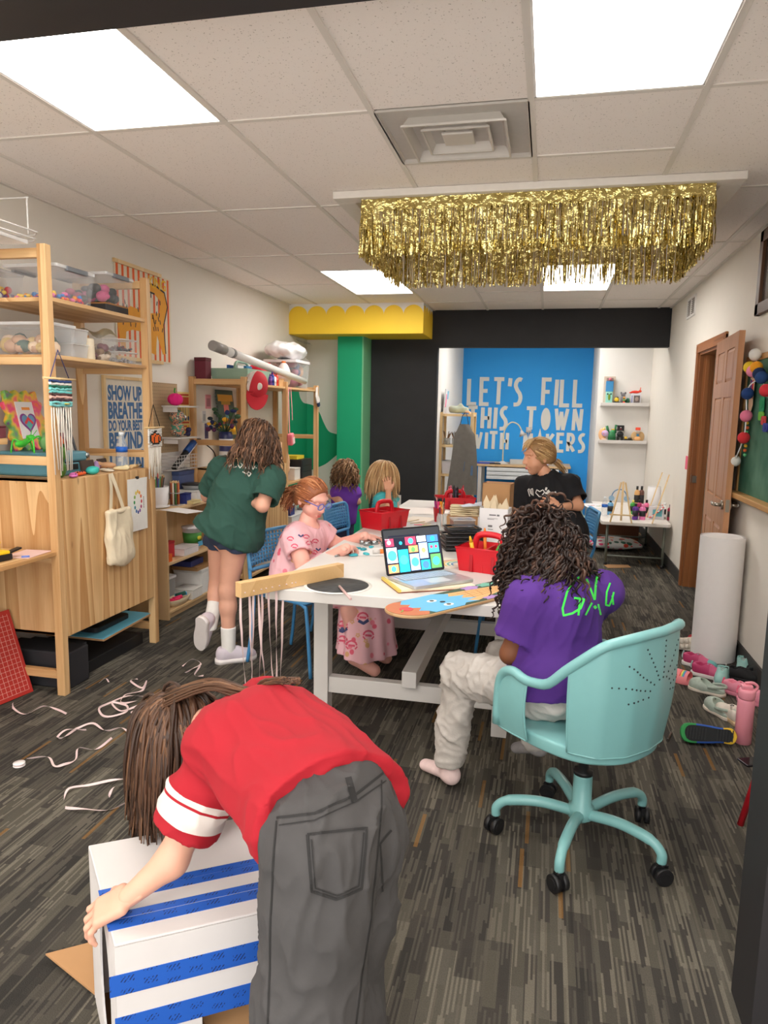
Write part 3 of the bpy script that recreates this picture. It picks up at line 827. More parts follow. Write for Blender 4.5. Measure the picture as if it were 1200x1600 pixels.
# ---- blue perforated stacking chairs
CHB = mat((92, 158, 206), 0.45, var=0.03)
CHT = mat((70, 138, 190), 0.35, var=0.03)
def make_blue_chair():
 t = thing('plastic_chair', 'x', 'chair', group='blue perforated chairs')
 w_, d_ = 0.185, 0.19
 # seat pan (local +x is forward)
 def seat(u, v):
  x = -0.19+0.38*u; y = (-0.195+0.39*v)*(1-0.05*u)
  z = 0.445-0.012*math.sin(PI*v)*math.sin(PI*u)-0.02*max(0, u-0.85)/0.15
  return (x, y, z)
 m = M().grid(seat, 12, 12); m.grid(lambda u, v: tuple(Vector(seat(1-u, v))-Vector((0, 0, 0.012))), 12, 12)
 m.tube([(-0.19, -0.195, .439), (0.19, -0.185, .43), (0.19, 0.185, .43), (-0.19, 0.195, .439)], 0.009, 6, closed=True)
 m.obj('seat', CHB, t)
 # backrest: frame with real slots between bars
 def bk(y, z):
  q = (z-0.55)/0.22
  return Vector((-0.215-0.03*q-0.03*(1-(y/0.2)**2), y, z))
 rim = []
 for py, pz in rrect(-0.195, 0.195, 0.55, 0.775, 0.045, 5): rim.append(bk(py, pz-(0.035*(1-(py/0.195)**2) if pz < 0.6 else 0)*(-1)))
 br = M().tube(rim, 0.012, 6, closed=True)
 rows = [0.605+i*0.0225 for i in range(7)]
 for z in rows: br.tube([bk(-0.18+0.36*i/10, z) for i in range(11)], 0.0065, 5)
 for i in range(13):
  y = -0.165+i*0.0275
  br.tube([bk(y, z) for z in (0.585, 0.64, 0.69, 0.76)], 0.0075, 5)
 br.obj('backrest', CHB, t)
 for s_ in (-1, 1):
  y = s_*0.185
  M().tube(smooth_path([bk(s_*0.19, 0.62)+Vector((-.004, 0, 0)), (-0.225, y, 0.5), (-0.20, y, 0.40), (-0.215, y*1.03, 0.2), (-0.245, y*1.06, 0.006)], 5), 0.011, 8).obj('back_leg', CHT, t)
  M().tube(smooth_path([(-0.20, y, 0.43), (0.10, y*0.98, 0.425), (0.175, y*0.98, 0.41), (0.20, y, 0.36), (0.235, y*1.03, 0.006)], 5), 0.011, 8).obj('front_leg', CHT, t)
 M().tube([(-0.19, -0.185, 0.425), (-0.19, 0.185, 0.425)], 0.009, 8).obj('crossbar', CHT, t)
 return t
chair0 = make_blue_chair()
spots = [((-1.38, 3.90, 0), -0.36, 'light blue perforated chair under the girl in the pink dress'),
   ((-1.33, 4.72, 0), 0.30, 'empty light blue perforated chair directly beyond the girl in pink'),
   ((-1.33, 5.20, 0), -0.18, 'empty light blue perforated chair beside the girl in teal'),
   ((0.13, 5.62, 0), PI+0.15, 'light blue perforated chair by the floral cushion'),
   ((-0.14, 4.52, 0), PI, 'light blue perforated chair pushed under the white table, below the cardboard box')]
for i, (p, rz, lb_) in enumerate(spots):
 if i == 0: chair0.location = p; chair0.rotation_euler = (0, 0, rz); chair0['label'] = lb_
 else: dup(chair0, p, rz, lb_)
# ---- teal metal office chair
TEAL = mat((124, 178, 178), 0.35, var=0.03, coat=0.2)
BLK = mat((26, 26, 28), 0.45, var=0.05)
oc_rz = math.radians(141)
t = thing('office_chair', 'pale teal metal swivel chair with perforated curved back on casters', 'chair', (0.18, 2.44, 0), oc_rz)
angs = [math.radians(a) for a in (183, 255, 327, 39, 111)]
for a in angs:
 a -= oc_rz; c, s_ = math.cos(a), math.sin(a)
 _bl = M().tube(smooth_path([(c*0.03, s_*0.03, 0.115), (c*0.14, s_*0.14, 0.135), (c*0.25, s_*0.25, 0.128), (c*0.292, s_*0.292, 0.10), (c*0.295, s_*0.295, 0.068)], 6), [0.019]*13+[0.0165]*12, 10); bl0 = _bl.obj('base_leg', TEAL, t)
 cm = M(TR((c*0.30, s_*0.30, 0), rz=a+0.9))
 for sd in (-1, 1):
  cm.cyl((0, sd*0.006, 0.029), (0, sd*0.024, 0.029), 0.029, n=20); cm.cyl((0, sd*0.024, 0.029), (0, sd*0.026, 0.029), 0.018, n=16)
 cm.bx(-0.018, 0.018, -0.006, 0.006, 0.028, 0.062); cm.cyl((0, 0, 0.05), (0, 0, 0.072), 0.011, n=10)
 sub(cm.obj('caster', BLK, t), bl0)
M().lathe([(0.026, 0.085), (0.03, 0.09), (0.045, 0.10), (0.045, 0.135), (0.034, 0.145), (0.032, 0.25), (0.03, 0.265), (0, 0.265)], 24).obj('hub', TEAL, t)
M().lathe([(0.034, 0.258), (0.034, 0.272), (0.018, 0.275), (0.016, 0.40), (0, 0.40)], 20).obj('gas_lift', BLK, t)
# seat pan
sp = [(p.x, p.y) for p in smooth_path([(0.20, -0.16, 0), (0.235, 0, 0), (0.20, 0.16, 0), (0.08, 0.225, 0), (-0.10, 0.21, 0), (-0.20, 0.12, 0), (-0.225, 0, 0), (-0.20, -0.12, 0), (-0.10, -0.21, 0), (0.08, -0.225, 0)], 5, True)]
M().prism(sp, 0.405, 0.452, smooth=True).obj('seat', TEAL, t, bevel=0.01, seg=3)
def rim_pt(a):     # a degrees from the back centre, positive to the chair's left
 s_ = abs(a); sg = 1 if a >= 0 else -1
 keys = [(0, -0.262, 0.0, 0.842), (25, -0.247, 0.115, 0.838), (48, -0.195, 0.205, 0.815), (66, -0.11, 0.248, 0.735), (80, -0.03, 0.258, 0.655),
   (95, 0.05, 0.256, 0.632), (110, 0.12, 0.252, 0.648), (122, 0.17, 0.246, 0.63), (132, 0.195, 0.24, 0.57), (140, 0.20, 0.236, 0.435)]
 for i in range(len(keys)-1):
  if keys[i][0] <= s_ <= keys[i+1][0]:
   q = (s_-keys[i][0])/(keys[i+1][0]-keys[i][0]); q2 = q*q*(3-2*q)*0.35+q*0.65
   k0, k1 = keys[i], keys[i+1]
   return Vector((k0[1]+(k1[1]-k0[1])*q2, sg*(k0[2]+(k1[2]-k0[2])*q2), k0[3]+(k1[3]-k0[3])*q2))
 return Vector((keys[-1][1], sg*keys[-1][2], keys[-1][3]))
rim = smooth_path([rim_pt(a) for a in range(-140, 141, 10)], 3)
M().tube(rim, 0.0165, 10).obj('rim_tube', TEAL, t)
def shell_pt(a, q, off=0.0):
 p = rim_pt(a); s_ = abs(a)
 zb = 0.44 if s_ < 70 else 0.425
 b_ = Vector((p.x*0.90 if s_ < 70 else p.x, p.y*(0.90 if s_ < 70 else 0.955), zb))
 r = p.lerp(b_, q); n_ = Vector((r.x, r.y, 0)).normalized()
 r = r+n_*(0.012*math.sin(PI*q)+off); return r
def shell(a0, a1, name):
 n = 28; m = M()
 m.grid(lambda u, v: shell_pt(a0+(a1-a0)*u, v, 0.002), n, 14); m.grid(lambda u, v: shell_pt(a1+(a0-a1)*u, v, -0.002), n, 14)
 for a in (a0, a1): m.tube([shell_pt(a, i/12) for i in range(13)], 0.004, 6)
 m.tube([shell_pt(a0+(a1-a0)*i/24, 1.0) for i in range(25)], 0.004, 6)
 m.obj(name, TEAL, t)
shell(-68, 68, 'back_panel'); shell(97, 139, 'arm_panel'); shell(-139, -97, 'arm_panel')
ho = M()
for ray in range(9):
 aa = math.radians(-5+ray*24)
 for k in range(3, 11 if ray not in (0, 8) else 8):
  uu, vv = -2+math.cos(aa)*k*4.6, 0.50-math.sin(aa)*k*0.042
  if not (0.08 < vv < 0.93) or abs(uu) > 60: continue
  p = shell_pt(uu, vv, 0.0025); n_ = Vector((p.x, p.y, 0)).normalized()
  ho.cyl(p-n_*0.001, p+n_*0.0006, 0.0032, n=6)
ho.obj('perforations', mat((40, 52, 54), 0.8, var=0), t, kind='stuff')
M().bx(-0.10, 0.10, -0.08, 0.08, 0.39, 0.406).obj('seat_plate', BLK, t)
# ---- low folding table by the niche shelves
GRYM = mat((122, 128, 118), 0.4, 0.3, var=0.05)
fx0, fx1, fy0, fy1, fz = 0.56, 1.215, 7.28, 8.95, 0.46
t = thing('folding_table', 'low white plastic folding table with grey legs by the niche', 'table', ((fx0+fx1)/2, (fy0+fy1)/2, 0))
M(TR((0, 0, 0))).prism(rrect(fx0, fx1, fy0, fy1, 0.035), fz-0.035, fz).obj('tabletop', mat((226, 220, 214), 0.5, var=0.03), t, True, bevel=0.006)
for y in (fy0+0.10, fy1-0.32):
 for x in (fx0+0.07, fx1-0.045):
  lg = M().cyl((x, y, 0.015), (x, y, fz-0.036), 0.013, n=12).obj('leg', GRYM, t, True)
  sub(M().cyl((x, y, 0), (x, y, 0.03), 0.017, n=12).obj('rubber_foot', BLK, t, True), lg)
 M().tube([(fx0+0.07, y, 0.10), (fx1-0.045, y, 0.10)], 0.009, 8).obj('crossbar', GRYM, t, True)
# ---- drafting desk, lamp, apron shelf in the alcove
t = thing('drafting_desk', 'white metal desk with wooden top and flat drawers against the blue wall', 'desk', (-0.3, 10.6, 0))
M().bx(-0.99, 0.34, 10.3, 10.95, 0.74, 0.77).obj('desktop', BIRCHY, t, True, bevel=0.003)
for x in (-0.93, 0.28):
 for y in (10.34, 10.9): M().bx(x-0.025, x+0.025, y-0.025, y+0.025, 0, 0.74).obj('leg', WHITEP, t, True)
for i in range(3): M().bx(-0.83, 0.18, 10.28-0.0, 10.8, 0.56+i*0.058, 0.61+i*0.058).obj('drawer', mat((222, 226, 228), 0.4), t, True, bevel=0.006)
t = thing('desk_lamp', 'white gooseneck desk lamp curving over the drafting desk', 'lamp', (-0.62, 10.5, 0.77))
M().lathe([(0.075, 0), (0.075, 0.008), (0.02, 0.04), (0, 0.04)], 20).obj('base', WHITEP, t)
M().tube(smooth_path([(0, 0, 0.03), (0, 0, 0.35), (0.015, 0, 0.50), (0.10, 0, 0.60), (0.20, 0, 0.57), (0.255, 0, 0.48)], 6), 0.009, 8).obj('gooseneck', mat((226, 214, 180), 0.4), t)
M(TR((0.265, 0, 0.44), ry=-0.35)).lathe([(0.014, 0.05), (0.02, 0.03), (0.055, -0.03), (0.05, -0.028), (0.0, 0.02)], 18).obj('shade', WHITEP, t)
t = thing('ladder_shelf', 'narrow pine ladder shelf with an apron hanging on it', 'shelving', (-1.11, 8.95, 0))
PLP = wood((236, 208, 158), (220, 186, 132), 'z', 0.5, 4, False)
for x in (-1.285, -0.905):
 for y in (8.78, 9.12): M().bx(x-0.017, x+0.017, y-0.017, y+0.017, 0, 1.50).obj('post', PLP, t, True, bevel=0.002)
for z in (0.42, 0.62+0.12, 1.10, 1.48):
 M().bx(-1.30, -0.89, 8.77, 9.13, z-0.03, z).obj('shelf', PLP, t, True, bevel=0.002)
# ---- wall ledges in the niche
for z, lb_ in ((1.645, 'upper white picture ledge with blue-faced figure in the niche'), (1.175, 'lower white picture ledge with black toy in the niche')):
 t = thing('wall_ledge', lb_, 'shelf', (0.93, 9.57, z))
 M().bx(-0.295, 0.29, -0.06, 0.05, -0.03, 0).obj('board', WHITEP, t, bevel=0.003)
 M().bx(-0.295, 0.29, -0.072, -0.06, -0.03, 0.012).obj('lip', WHITEP, t, bevel=0.003)
# ---- chalkboard on the right wall
t = thing('chalkboard', 'green chalkboard in an oak frame on the right wall', 'chalkboard', (XR, 4.3, 1.0))
cbm, nt, b = _new('chalk')
nz = noise_tex(nt, coords(nt), 5, 5); nt.links.new(ramp(nt, nz, [(0.3, lin((40, 96, 74))), (0.75, lin((92, 134, 112)))]), b.inputs['Base Color']); b.inputs['Roughness'].default_value = 0.85
cy0, cy1 = -0.75, 0.70
M().bx(-0.014, -0.004, cy0, cy1, 0.02, 0.85).obj('board', cbm, t)
OAK = wood((206, 158, 98), (180, 130, 74), 'z', 0.5, 5, False); OAKY = wood((206, 158, 98), (180, 130, 74), 'y', 0.5, 5, False)
for q in ((cy1-0.005, cy1+0.03, 0, 0.88), (cy0-0.03, cy0+0.005, 0, 0.88)): M().bx(-0.024, 0, *q).obj('frame', OAK, t, bevel=0.002)
M().bx(-0.024, 0, cy0, cy1, 0.845, 0.88).obj('frame', OAKY, t, bevel=0.002)
M().bx(-0.075, 0, cy0-0.05, cy1+0.06, -0.005, 0.03).obj('chalk_tray', OAKY, t, bevel=0.006)
chalk_thing = t
# ---- ceiling frame with gold foil fringe
t = thing('ceiling_frame', 'white rectangular drop frame under the ceiling carrying gold fringe', 'frame', (-0.16, 4.4, ZC-0.04))
for q in ((-1.18, 0.86, 3.83, 3.93), (-1.18, 0.86, 4.86, 4.96), (-1.18, -1.08, 3.93, 4.86), (0.76, 0.86, 3.93, 4.86)):
 M().bx(q[0]+0.16, q[1]+0.16, q[2]-4.4, q[3]-4.4, 0, 0.038).obj('frame_rail', mat((228, 222, 214), 0.5), t, bevel=0.004)
gm, nt, b = _new('gold_foil')
b.inputs['Metallic'].default_value = 1.0; b.inputs['Roughness'].default_value = 0.16
nz = noise_tex(nt, coords(nt, (6, 6, 1)), 9, 3); nt.links.new(ramp(nt, nz, [(0.3, lin((190, 170, 100))), (0.7, lin((232, 216, 148)))]), b.inputs['Base Color'])
bump(nt, b, noise_tex(nt, coords(nt), 28, 3), 0.8, 0.02)
t = thing('foil_fringe', 'shiny gold foil fringe curtain hung in a rectangle under the ceiling', 'fringe', (-0.16, 4.4, ZC-0.04))
rg = random.Random(3)
fx0_, fx1_, fy0_, fy1_ = -1.03, 0.73, 3.86, 4.86
L_ = 0.29
for side, (a, b_) in {'front': ((fx0_, fy0_), (fx1_, fy0_)), 'right': ((fx1_, fy0_), (fx1_, fy1_)), 'back': ((fx1_, fy1_), (fx0_, fy1_)), 'left': ((fx0_, fy1_), (fx0_, fy0_))}.items():
 a = Vector((a[0]+0.16, a[1]-4.4, 0)); b_ = Vector((b_[0]+0.16, b_[1]-4.4, 0)); dd = (b_-a); ln = dd.length; dd.normalize(); nn = Vector((-dd.y, dd.x, 0))
 bd = M(); nb = int(ln/0.02)
 def band(u, v, a=a, dd=dd, nn=nn, ln=ln):
  p = a+dd*(u*ln); return p+nn*(0.004*math.sin(u*ln*41)+0.003*math.sin(u*ln*97+v*3))+Vector((0, 0, -0.002-0.062*v-0.004*math.sin(u*ln*13)*v))
 bd.grid(band, nb, 4); bd.obj('header_band', gm, t)
 st_ = M(); n = int(ln/0.0085)
 for layer in range(2):
  for i in range(n):
   s0 = (i+0.5+rg.uniform(-.3, .3))/n*ln; w_ = rg.uniform(0.005, 0.0095)
   off = rg.uniform(-0.012, 0.012); ang = rg.uniform(-1.0, 1.0); ln_ = L_+rg.uniform(-0.025, 0.012)
   pts = []; nrm = []
   drift = rg.uniform(-0.012, 0.012); ph = rg.uniform(0, 6)
   for q in range(5):
    v = q/4
    p = a+dd*(s0+drift*v*v)+nn*(off*v+0.006*math.sin(ph+v*5))+Vector((0, 0, -0.055-(ln_-0.055)*v))
    tw = ang*(0.3+v)+0.5*math.sin(ph+v*4)
    pts.append(p); nrm.append(nn*math.cos(tw)+dd*math.sin(tw))
   st_.ribbon(pts, w_, nrm)
 st_.obj('foil_strips', gm, t, kind='stuff')
# ================================================================== PEOPLE
def _cut(s, p, n, r):
 n = np.array(n, np.float32); n /= np.linalg.norm(n); p = np.array(p, np.float32)
 sl = s._sl(p-r, p+r, 0)
 if sl is None: return s
 X, Y, Z = s._xyz(sl); dx, dy, dz = X-p[0], Y-p[1], Z-p[2]
 pl = dx*n[0]+dy*n[1]+dz*n[2]
 A = s.D[sl]; s.D[sl] = np.where(dx*dx+dy*dy+dz*dz < r*r, np.maximum(A, pl), A); return s
SDF.cut = _cut
def P(u, v, y): return un(u, v, y=y)
def bounds(pts, pad):
 a = np.array([list(p) for p in pts]); return a.min(0)-pad, a.max(0)+pad
SKIN_L = mat((218, 164, 140), 0.5, var=0.06, scale=25)
SKIN_P = mat((240, 178, 162), 0.5, var=0.07, scale=25)
SKIN_T = mat((218, 160, 128), 0.5, var=0.06, scale=25)
SKIN_D = mat((122, 74, 48), 0.5, var=0.08, scale=25)
LIP = mat((206, 116, 108), 0.45, var=0.03); EYEW = mat((196, 180, 172), 0.3, var=0); IRIS = mat((40, 44, 52), 0.2, var=0)
class Head:
 def __init__(s, c, f, up, sc=0.95):
  s.c = Vector(c); s.f = Vector(f).normalized(); s.r = s.f.cross(Vector(up)).normalized(); s.u = s.r.cross(s.f); s.s = sc
 def w(s, a, b, c): return s.c+(s.r*a+s.f*b+s.u*c)*s.s
 def R(s): return [list(s.r), list(s.f), list(s.u)]
 def into(s, m, skin=0, lip=1, white=2, iris=3, h=0.004, eyes=True, closed=False, nose=1.0):
  k = s.s
  lo, hi = bounds([s.c], 0.155*k); g = SDF(lo, hi, h); R = s.R()
  def E(p, r, kk=0.02, op='add'): g.ell(s.w(*p), tuple(x*k for x in r) if isinstance(r, tuple) else r*k, kk, R, op)
  E((0, -.01, .022), (.074, .092, .086)); E((0, .026, -.045), (.056, .062, .068), .03); E((0, .052, -.098), .021, .025)
  for q in (-1, 1):
   E((q*.036, .046, -.045), .029, .03); E((q*.074, -.012, -.014), (.010, .020, .031), .006)
   g.rc(s.w(q*.012, .083, .024), s.w(q*.05, .066, .022), .012*k, .011*k, .015)
   E((q*.031, .092, .003), .0135, .012, 'sub')
  g.rc(s.w(0, .084, .004), s.w(0, .101*(.9+.1*nose), -.034), .008*k, .0125*k, .012)
  for q in (-1, 1): E((q*.011, .092, -.038), .009, .008)
  g.rc(s.w(-.016, .083, -.072), s.w(.016, .083, -.072), .007*k, None, .008)
  g.into(m, skin, relax=1)
  m.ell(s.w(0, .0905, -.068), (.019*k, .006*k, .0045*k), 12, 6, lip, Matrix((s.r, s.f, s.u)).transposed())
  m.ell(s.w(0, .0895, -.0765), (.016*k, .006*k, .005*k), 12, 6, lip, Matrix((s.r, s.f, s.u)).transposed())
  if eyes:
   for q in (-1, 1):
    m.ell(s.w(q*.031, .0735, .003), .0118*k, 12, 8, skin if closed else white)
    if not closed: m.ell(s.w(q*.031, .0835, .001), .0055*k, 10, 6, iris)
  return s
def hand(m, wrist, d, back, side, sc=0.85, curl=0.5, spread=1.0, mi=0, h=0.0035, thumb=0.6):
 """five-fingered hand; d points along the fingers, back is the back-of-hand normal, side=+1 thumb on +y."""
 T = frame(wrist, d, back); g = SDF((-.04, -.09, -.11), (.19*sc+.02, .09, .05), h); k = sc
 g.rc((-.03*k, 0, 0), (.02*k, 0, 0), .021*k, .024*k, .012, ((0, 0, 1), 1.5))
 g.rbox((.045*k, 0, 0), (.042*k, .037*k, .0135*k), .012*k, .015)
 for i, (y, ln, r) in enumerate(((.029, .068, .0078), (.010, .076, .0082), (-.010, .070, .0078), (-.028, .056, .007))):
  a = (0.06-0.05*i)*spread*side; yy = y*side
  p = Vector((.080*k-(.006 if i == 3 else 0), yy*k, 0)); ang = curl*0.5; pts = [p.copy()]
  for seg, fr in enumerate((.45, .32, .26)):
   dr = Vector((math.cos(ang)*math.cos(a*2), math.sin(a*2), -math.sin(ang)))
   p = p+dr*(ln*fr*1.15*k); pts.append(p.copy()); ang += curl*(0.9 if seg == 0 else 0.7)
  g.chain(pts, [r*1.1*k, r*1.05*k, r*k, r*.85*k], .004)
 tb = Vector((.018*k, .030*side*k, -.004)); t1 = tb+Vector((.030, .022*side*thumb*1.4, -.012))*k; t2 = t1+Vector((.028, .008*side, -.012*(1+curl)))*k
 t3 = t2+Vector((.020, -.002*side, -.008*(1+curl)))*k
 g.chain([tb, t1, t2, t3], [.014*k, .0105*k, .009*k, .0078*k], .01)
 T0 = m.T; m.T = T0 @ T; g.into(m, mi, relax=1); m.T = T0
def limb_body(m, J, s, fd, skin=0, h=0.007, legs=True, arms=('L', 'R'), feet=True, slim=1.0):
 pts = [p for k, p in J.items() if isinstance(p, Vector)]
 lo, hi = bounds(pts, 0.14); g = SDF(lo, hi, h); fl = (fd, 1.35)
 w_ = J['pel'].lerp(J['che'], 0.5)
 g.chain([J['pel'], w_, J['che']], [.118*s*slim, .102*s*slim, .115*s*slim], .04, fl)
 g.chain([J['che'], J['nek']], [.10*s*slim, .05*s], .04, fl); g.rc(J['nek'], J['headbase'], .040*s, .038*s, .02)
 g.rc(J['shL'], J['shR'], .048*s, None, .04)
 for q in arms:
  g.chain([J['sh'+q], J['el'+q], J['wr'+q]], [.043*s, .034*s, .022*s], .02)
 if legs:
  for q in 'LR':
   g.chain([J['hip'+q], J['kn'+q], J['an'+q]], [.074*s*slim, .048*s, .032*s], .03)
   g.ell(J['kn'+q].lerp(J['an'+q], .3), .044*s, .03)
   if feet and 'to'+q in J: g.rc(J['an'+q], J['to'+q], .034*s, .028*s, .02)
 g.into(m, skin, relax=2)
# ---- hair grown strand by strand with gravity and simple collisions
def grow(p, d, length, grav, cols, step=0.02, stiff=0.6, jit=0.0, rg=random):
 p = Vector(p); d = Vector(d).normalized(); out = [p.copy()]; n = max(3, int(length/step)); g = Vector(grav)
 for i in range(n):
  d = (d*stiff+g*(1-stiff)+Vector((rg.gauss(0, jit), rg.gauss(0, jit), rg.gauss(0, jit)))).normalized()
  p = p+d*step
  for c in cols:
   if c[0] == 'e':
    _, o, R, r = c; l = R @ (p-o); q = Vector((l.x/r[0], l.y/r[1], l.z/r[2])); k = q.length
    if k < 1 and k > 1e-4: p = o+R.transposed() @ (l/k)
   else:
    _, a, b, r = c; ab = b-a; t_ = max(0, min(1, (p-a).dot(ab)/ab.length_squared)); o = a+ab*t_; v = p-o
    if v.length < r and v.length > 1e-5: p = o+v*(r/v.length)
  d = (p-out[-1]).normalized(); out.append(p.copy())
 return out
def head_col(H, pad=1.06): return ('e', H.w(0, -.006, .012), Matrix((H.r, H.f, H.u)), (.078*H.s*pad, .098*H.s*pad, .102*H.s*pad))
def scalp(H, az, el, pad=1.03):
 """az 0 = face side, 180 = back; el -90..90."""
 a, e = math.radians(az), math.radians(el)
 l = Vector((math.sin(a)*math.cos(e)*.076, math.cos(a)*math.cos(e)*.096, math.sin(e)*.098))*pad
 return H.w(l.x, l.y-.006, l.z+.012)
def strand(m, pts, r, mi=0, n=4, curl=0.0, turns=5, ph=0.0, flat=None):
 k = len(pts)
 if curl:
  P2 = smooth_path(pts, 4); out = []; k2 = len(P2)
  for i, p in enumerate(P2):
   t_ = (P2[min(i+1, k2-1)]-P2[max(i-1, 0)]).normalized(); u = t_.orthogonal().normalized()
   if abs(t_.z) < .95: u = t_.cross(Vector((0, 0, 1))).normalized()
   v = t_.cross(u); a = ph+turns*2*PI*i/k2; q = curl*min(1, i/4)
   out.append(p+u*math.cos(a)*q+v*math.sin(a)*q)
  pts = out; k = k2
 rs = [r*(0.8+0.4*math.sin(PI*min(1, (i+1)/k)))*(1-0.55*max(0, (i/(k-1)-.6)/.4)) for i in range(k)]
 m.tube(pts, rs, n, caps=True, mi=mi, flat=flat)
def flow(H, az, el, grav=(0, 0, -1)):
 """direction a lock leaves the scalp: along the skull, downhill."""
 a = math.radians(az); o = (scalp(H, az, el)-H.c).normalized(); g_ = Vector(grav)
 t_ = g_-o*g_.dot(o); t_ = t_.normalized() if t_.length > .25 else Vector((0, 0, 0))
 return (t_+(H.r*math.sin(a)+H.f*math.cos(a))*.35*math.sin(math.radians(max(el, 0)))+o*.08)
def hair_mats(a, b_, c):
 out = []
 for col in (a, b_, c):
  out.append(mat(col, 0.42, var=0.12, scale=60, spec=0.4))
 return out
def cap_mass(m, H, mi=0, pad=1.05, face=0.035, low=-.075, h=0.006):
 """close-fitting hair volume on the skull, open over the face."""
 lo, hi = bounds([H.c], 0.16*H.s); g = SDF(lo, hi, h); R = H.R(); k = H.s
 g.ell(H.w(0, -.008, .016), (.080*k*pad, .099*k*pad, .097*k*pad), 0, R)
 g.ell(H.w(0, -.035, -.03), (.070*k*pad, .068*k*pad, .085*k*pad), .03, R)
 fwd = (H.f*1.0-H.u*0.55).normalized()
 g.plane(H.w(0, face, .03), fwd); g.plane(H.w(0, 0, low), -H.u)
 g.into(m, mi, relax=2)
def cloth_mesh(g, m, mi=0, relax=2): g.into(m, mi, relax=relax)
def tee(J, fd, s, h, loose=0.02, sleeve=0.55, hem=None, flare=0.0, folds=0.010, seed=1, neck_r=0.062, sl_r=0.062, arms=('L', 'R'), extra=None, flat=1.3):
 """t-shirt as an implicit surface; hem = (point, normal pointing out of the cloth)."""
 pts = [J[k] for k in ('pel', 'che', 'nek', 'shL', 'shR')]+[J['el'+q] for q in arms]+([hem[0]] if hem else [])
 lo, hi = bounds(pts, 0.20); g = SDF(lo, hi, h); fl = (fd, flat)
 w_ = J['pel'].lerp(J['che'], .5); L = loose
 low = hem[0] if hem else J['pel']
 g.chain([low+(low-J['che']).normalized()*0.05, J['pel'], w_, J['che']], [(.125+flare)*s+L, (.125+flare*.7)*s+L, .11*s+L, .116*s+L], .04, fl)
 g.chain([J['che'], J['nek']], [.10*s+L, .05*s+L*.5], .05, fl); g.rc(J['shL'], J['shR'], .052*s+L*.4, None, .05)
 if extra: extra(g)
 if folds: g.warp(folds, 30, seed, 6)
 if hem: g.cut(hem[0], hem[1], 0.30)
 for q in arms:          # each sleeve is cut square on its own, then blended into the body of the shirt
  e = J['sh'+q].lerp(J['el'+q], sleeve); d = (J['el'+q]-J['sh'+q]).normalized(); rr = sl_r*s+L*.3
  g2 = SDF(lo, hi, h); g2.rc(J['sh'+q], e+d*0.05, .052*s+L*.5, rr, 0)
  g2.warp(folds*.6, 34, seed+1, 5); g2.plane(e, d); g2.rc(e-d*0.008, e+d*0.06, rr-.017, None, 0, op='sub')
  kk = .04; hh = np.clip(.5+.5*(g.D-g2.D)/kk, 0, 1); g.D = g.D*(1-hh)+g2.D*hh-kk*hh*(1-hh)
 up = (J['headbase']-J['nek']).normalized()
 g.ell(J['nek']+up*0.035, neck_r*s, 0.0, None, 'sub'); g.rc(J['nek']-up*.02, J['headbase'], .043*s, None, 0, op='sub')
 return g
def decal(bm, strokes, o, ex, ey, dr, w_, off=0.002, mi=0, m=None, sub=0.006):
 """project 2-D strokes from a plane at o (axes ex, ey) along dr onto cloth bm as thin raised ribbons."""
 bvh = BVHTree.FromPolygons([Vector(v) for v in bm.v], bm.f); m = m or M(); ex, ey, dr = Vector(ex), Vector(ey), Vector(dr).normalized()
 for st in strokes:
  ww = st[2] if len(st) > 2 else w_; pts2 = st[0]; closed_fill = st[1] if len(st) > 1 else False
  fine = []
  for i in range(len(pts2)-1):
   a, b_ = Vector(pts2[i]), Vector(pts2[i+1]); n = max(1, int((b_-a).length/sub))
   for j in range(n): fine.append(a.lerp(b_, j/n))
  fine.append(Vector(pts2[-1])); row = []
  for i, p in enumerate(fine):
   t_ = (fine[min(i+1, len(fine)-1)]-fine[max(i-1, 0)]); t_ = t_.normalized() if t_.length > 0 else Vector((1, 0)); nn = Vector((-t_.y, t_.x))
   pr = []
   for q in (-1, -.33, .33, 1):
    c = p+nn*ww/2*q; o3 = Vector(o)+ex*c.x+ey*c.y
    hit = bvh.ray_cast(o3, dr)
    pr.append(hit[0]-dr*off if hit[0] is not None else None)
   row.append(pr)
  for i in range(len(row)-1):
   for q in range(3):
    c = [row[i][q], row[i][q+1], row[i+1][q+1], row[i+1][q]]
    if all(x is not None for x in c) and max((c[0]-c[2]).length, (c[1]-c[3]).length) < 0.05:
     m.add(c, [(0, 1, 2, 3)], True, mi)
 return m
def person(label, base): return thing('person', label, 'person', base)
def sock_foot(an, to, r=0.033, h=0.005):
 lo, hi = bounds([an, to], 0.09); g = SDF(lo, hi, h)
 g.rc(an, to, r*1.02, r*.78, .02, ((0, 0, 1), 1.15)); g.ell(an+(an-to).normalized()*0.015+Vector((0, 0, -0.012)), r*1.02, .02); g.rc(an, an+Vector((0, 0, .05)), r*.95, r*.9, .015)
 return g
DENIM_G = mat((68, 66, 66), 0.9, var=0.25, scale=14, bmp=0.25)
DENIM_B = mat((52, 62, 86), 0.9, var=0.25, scale=18, bmp=0.25)
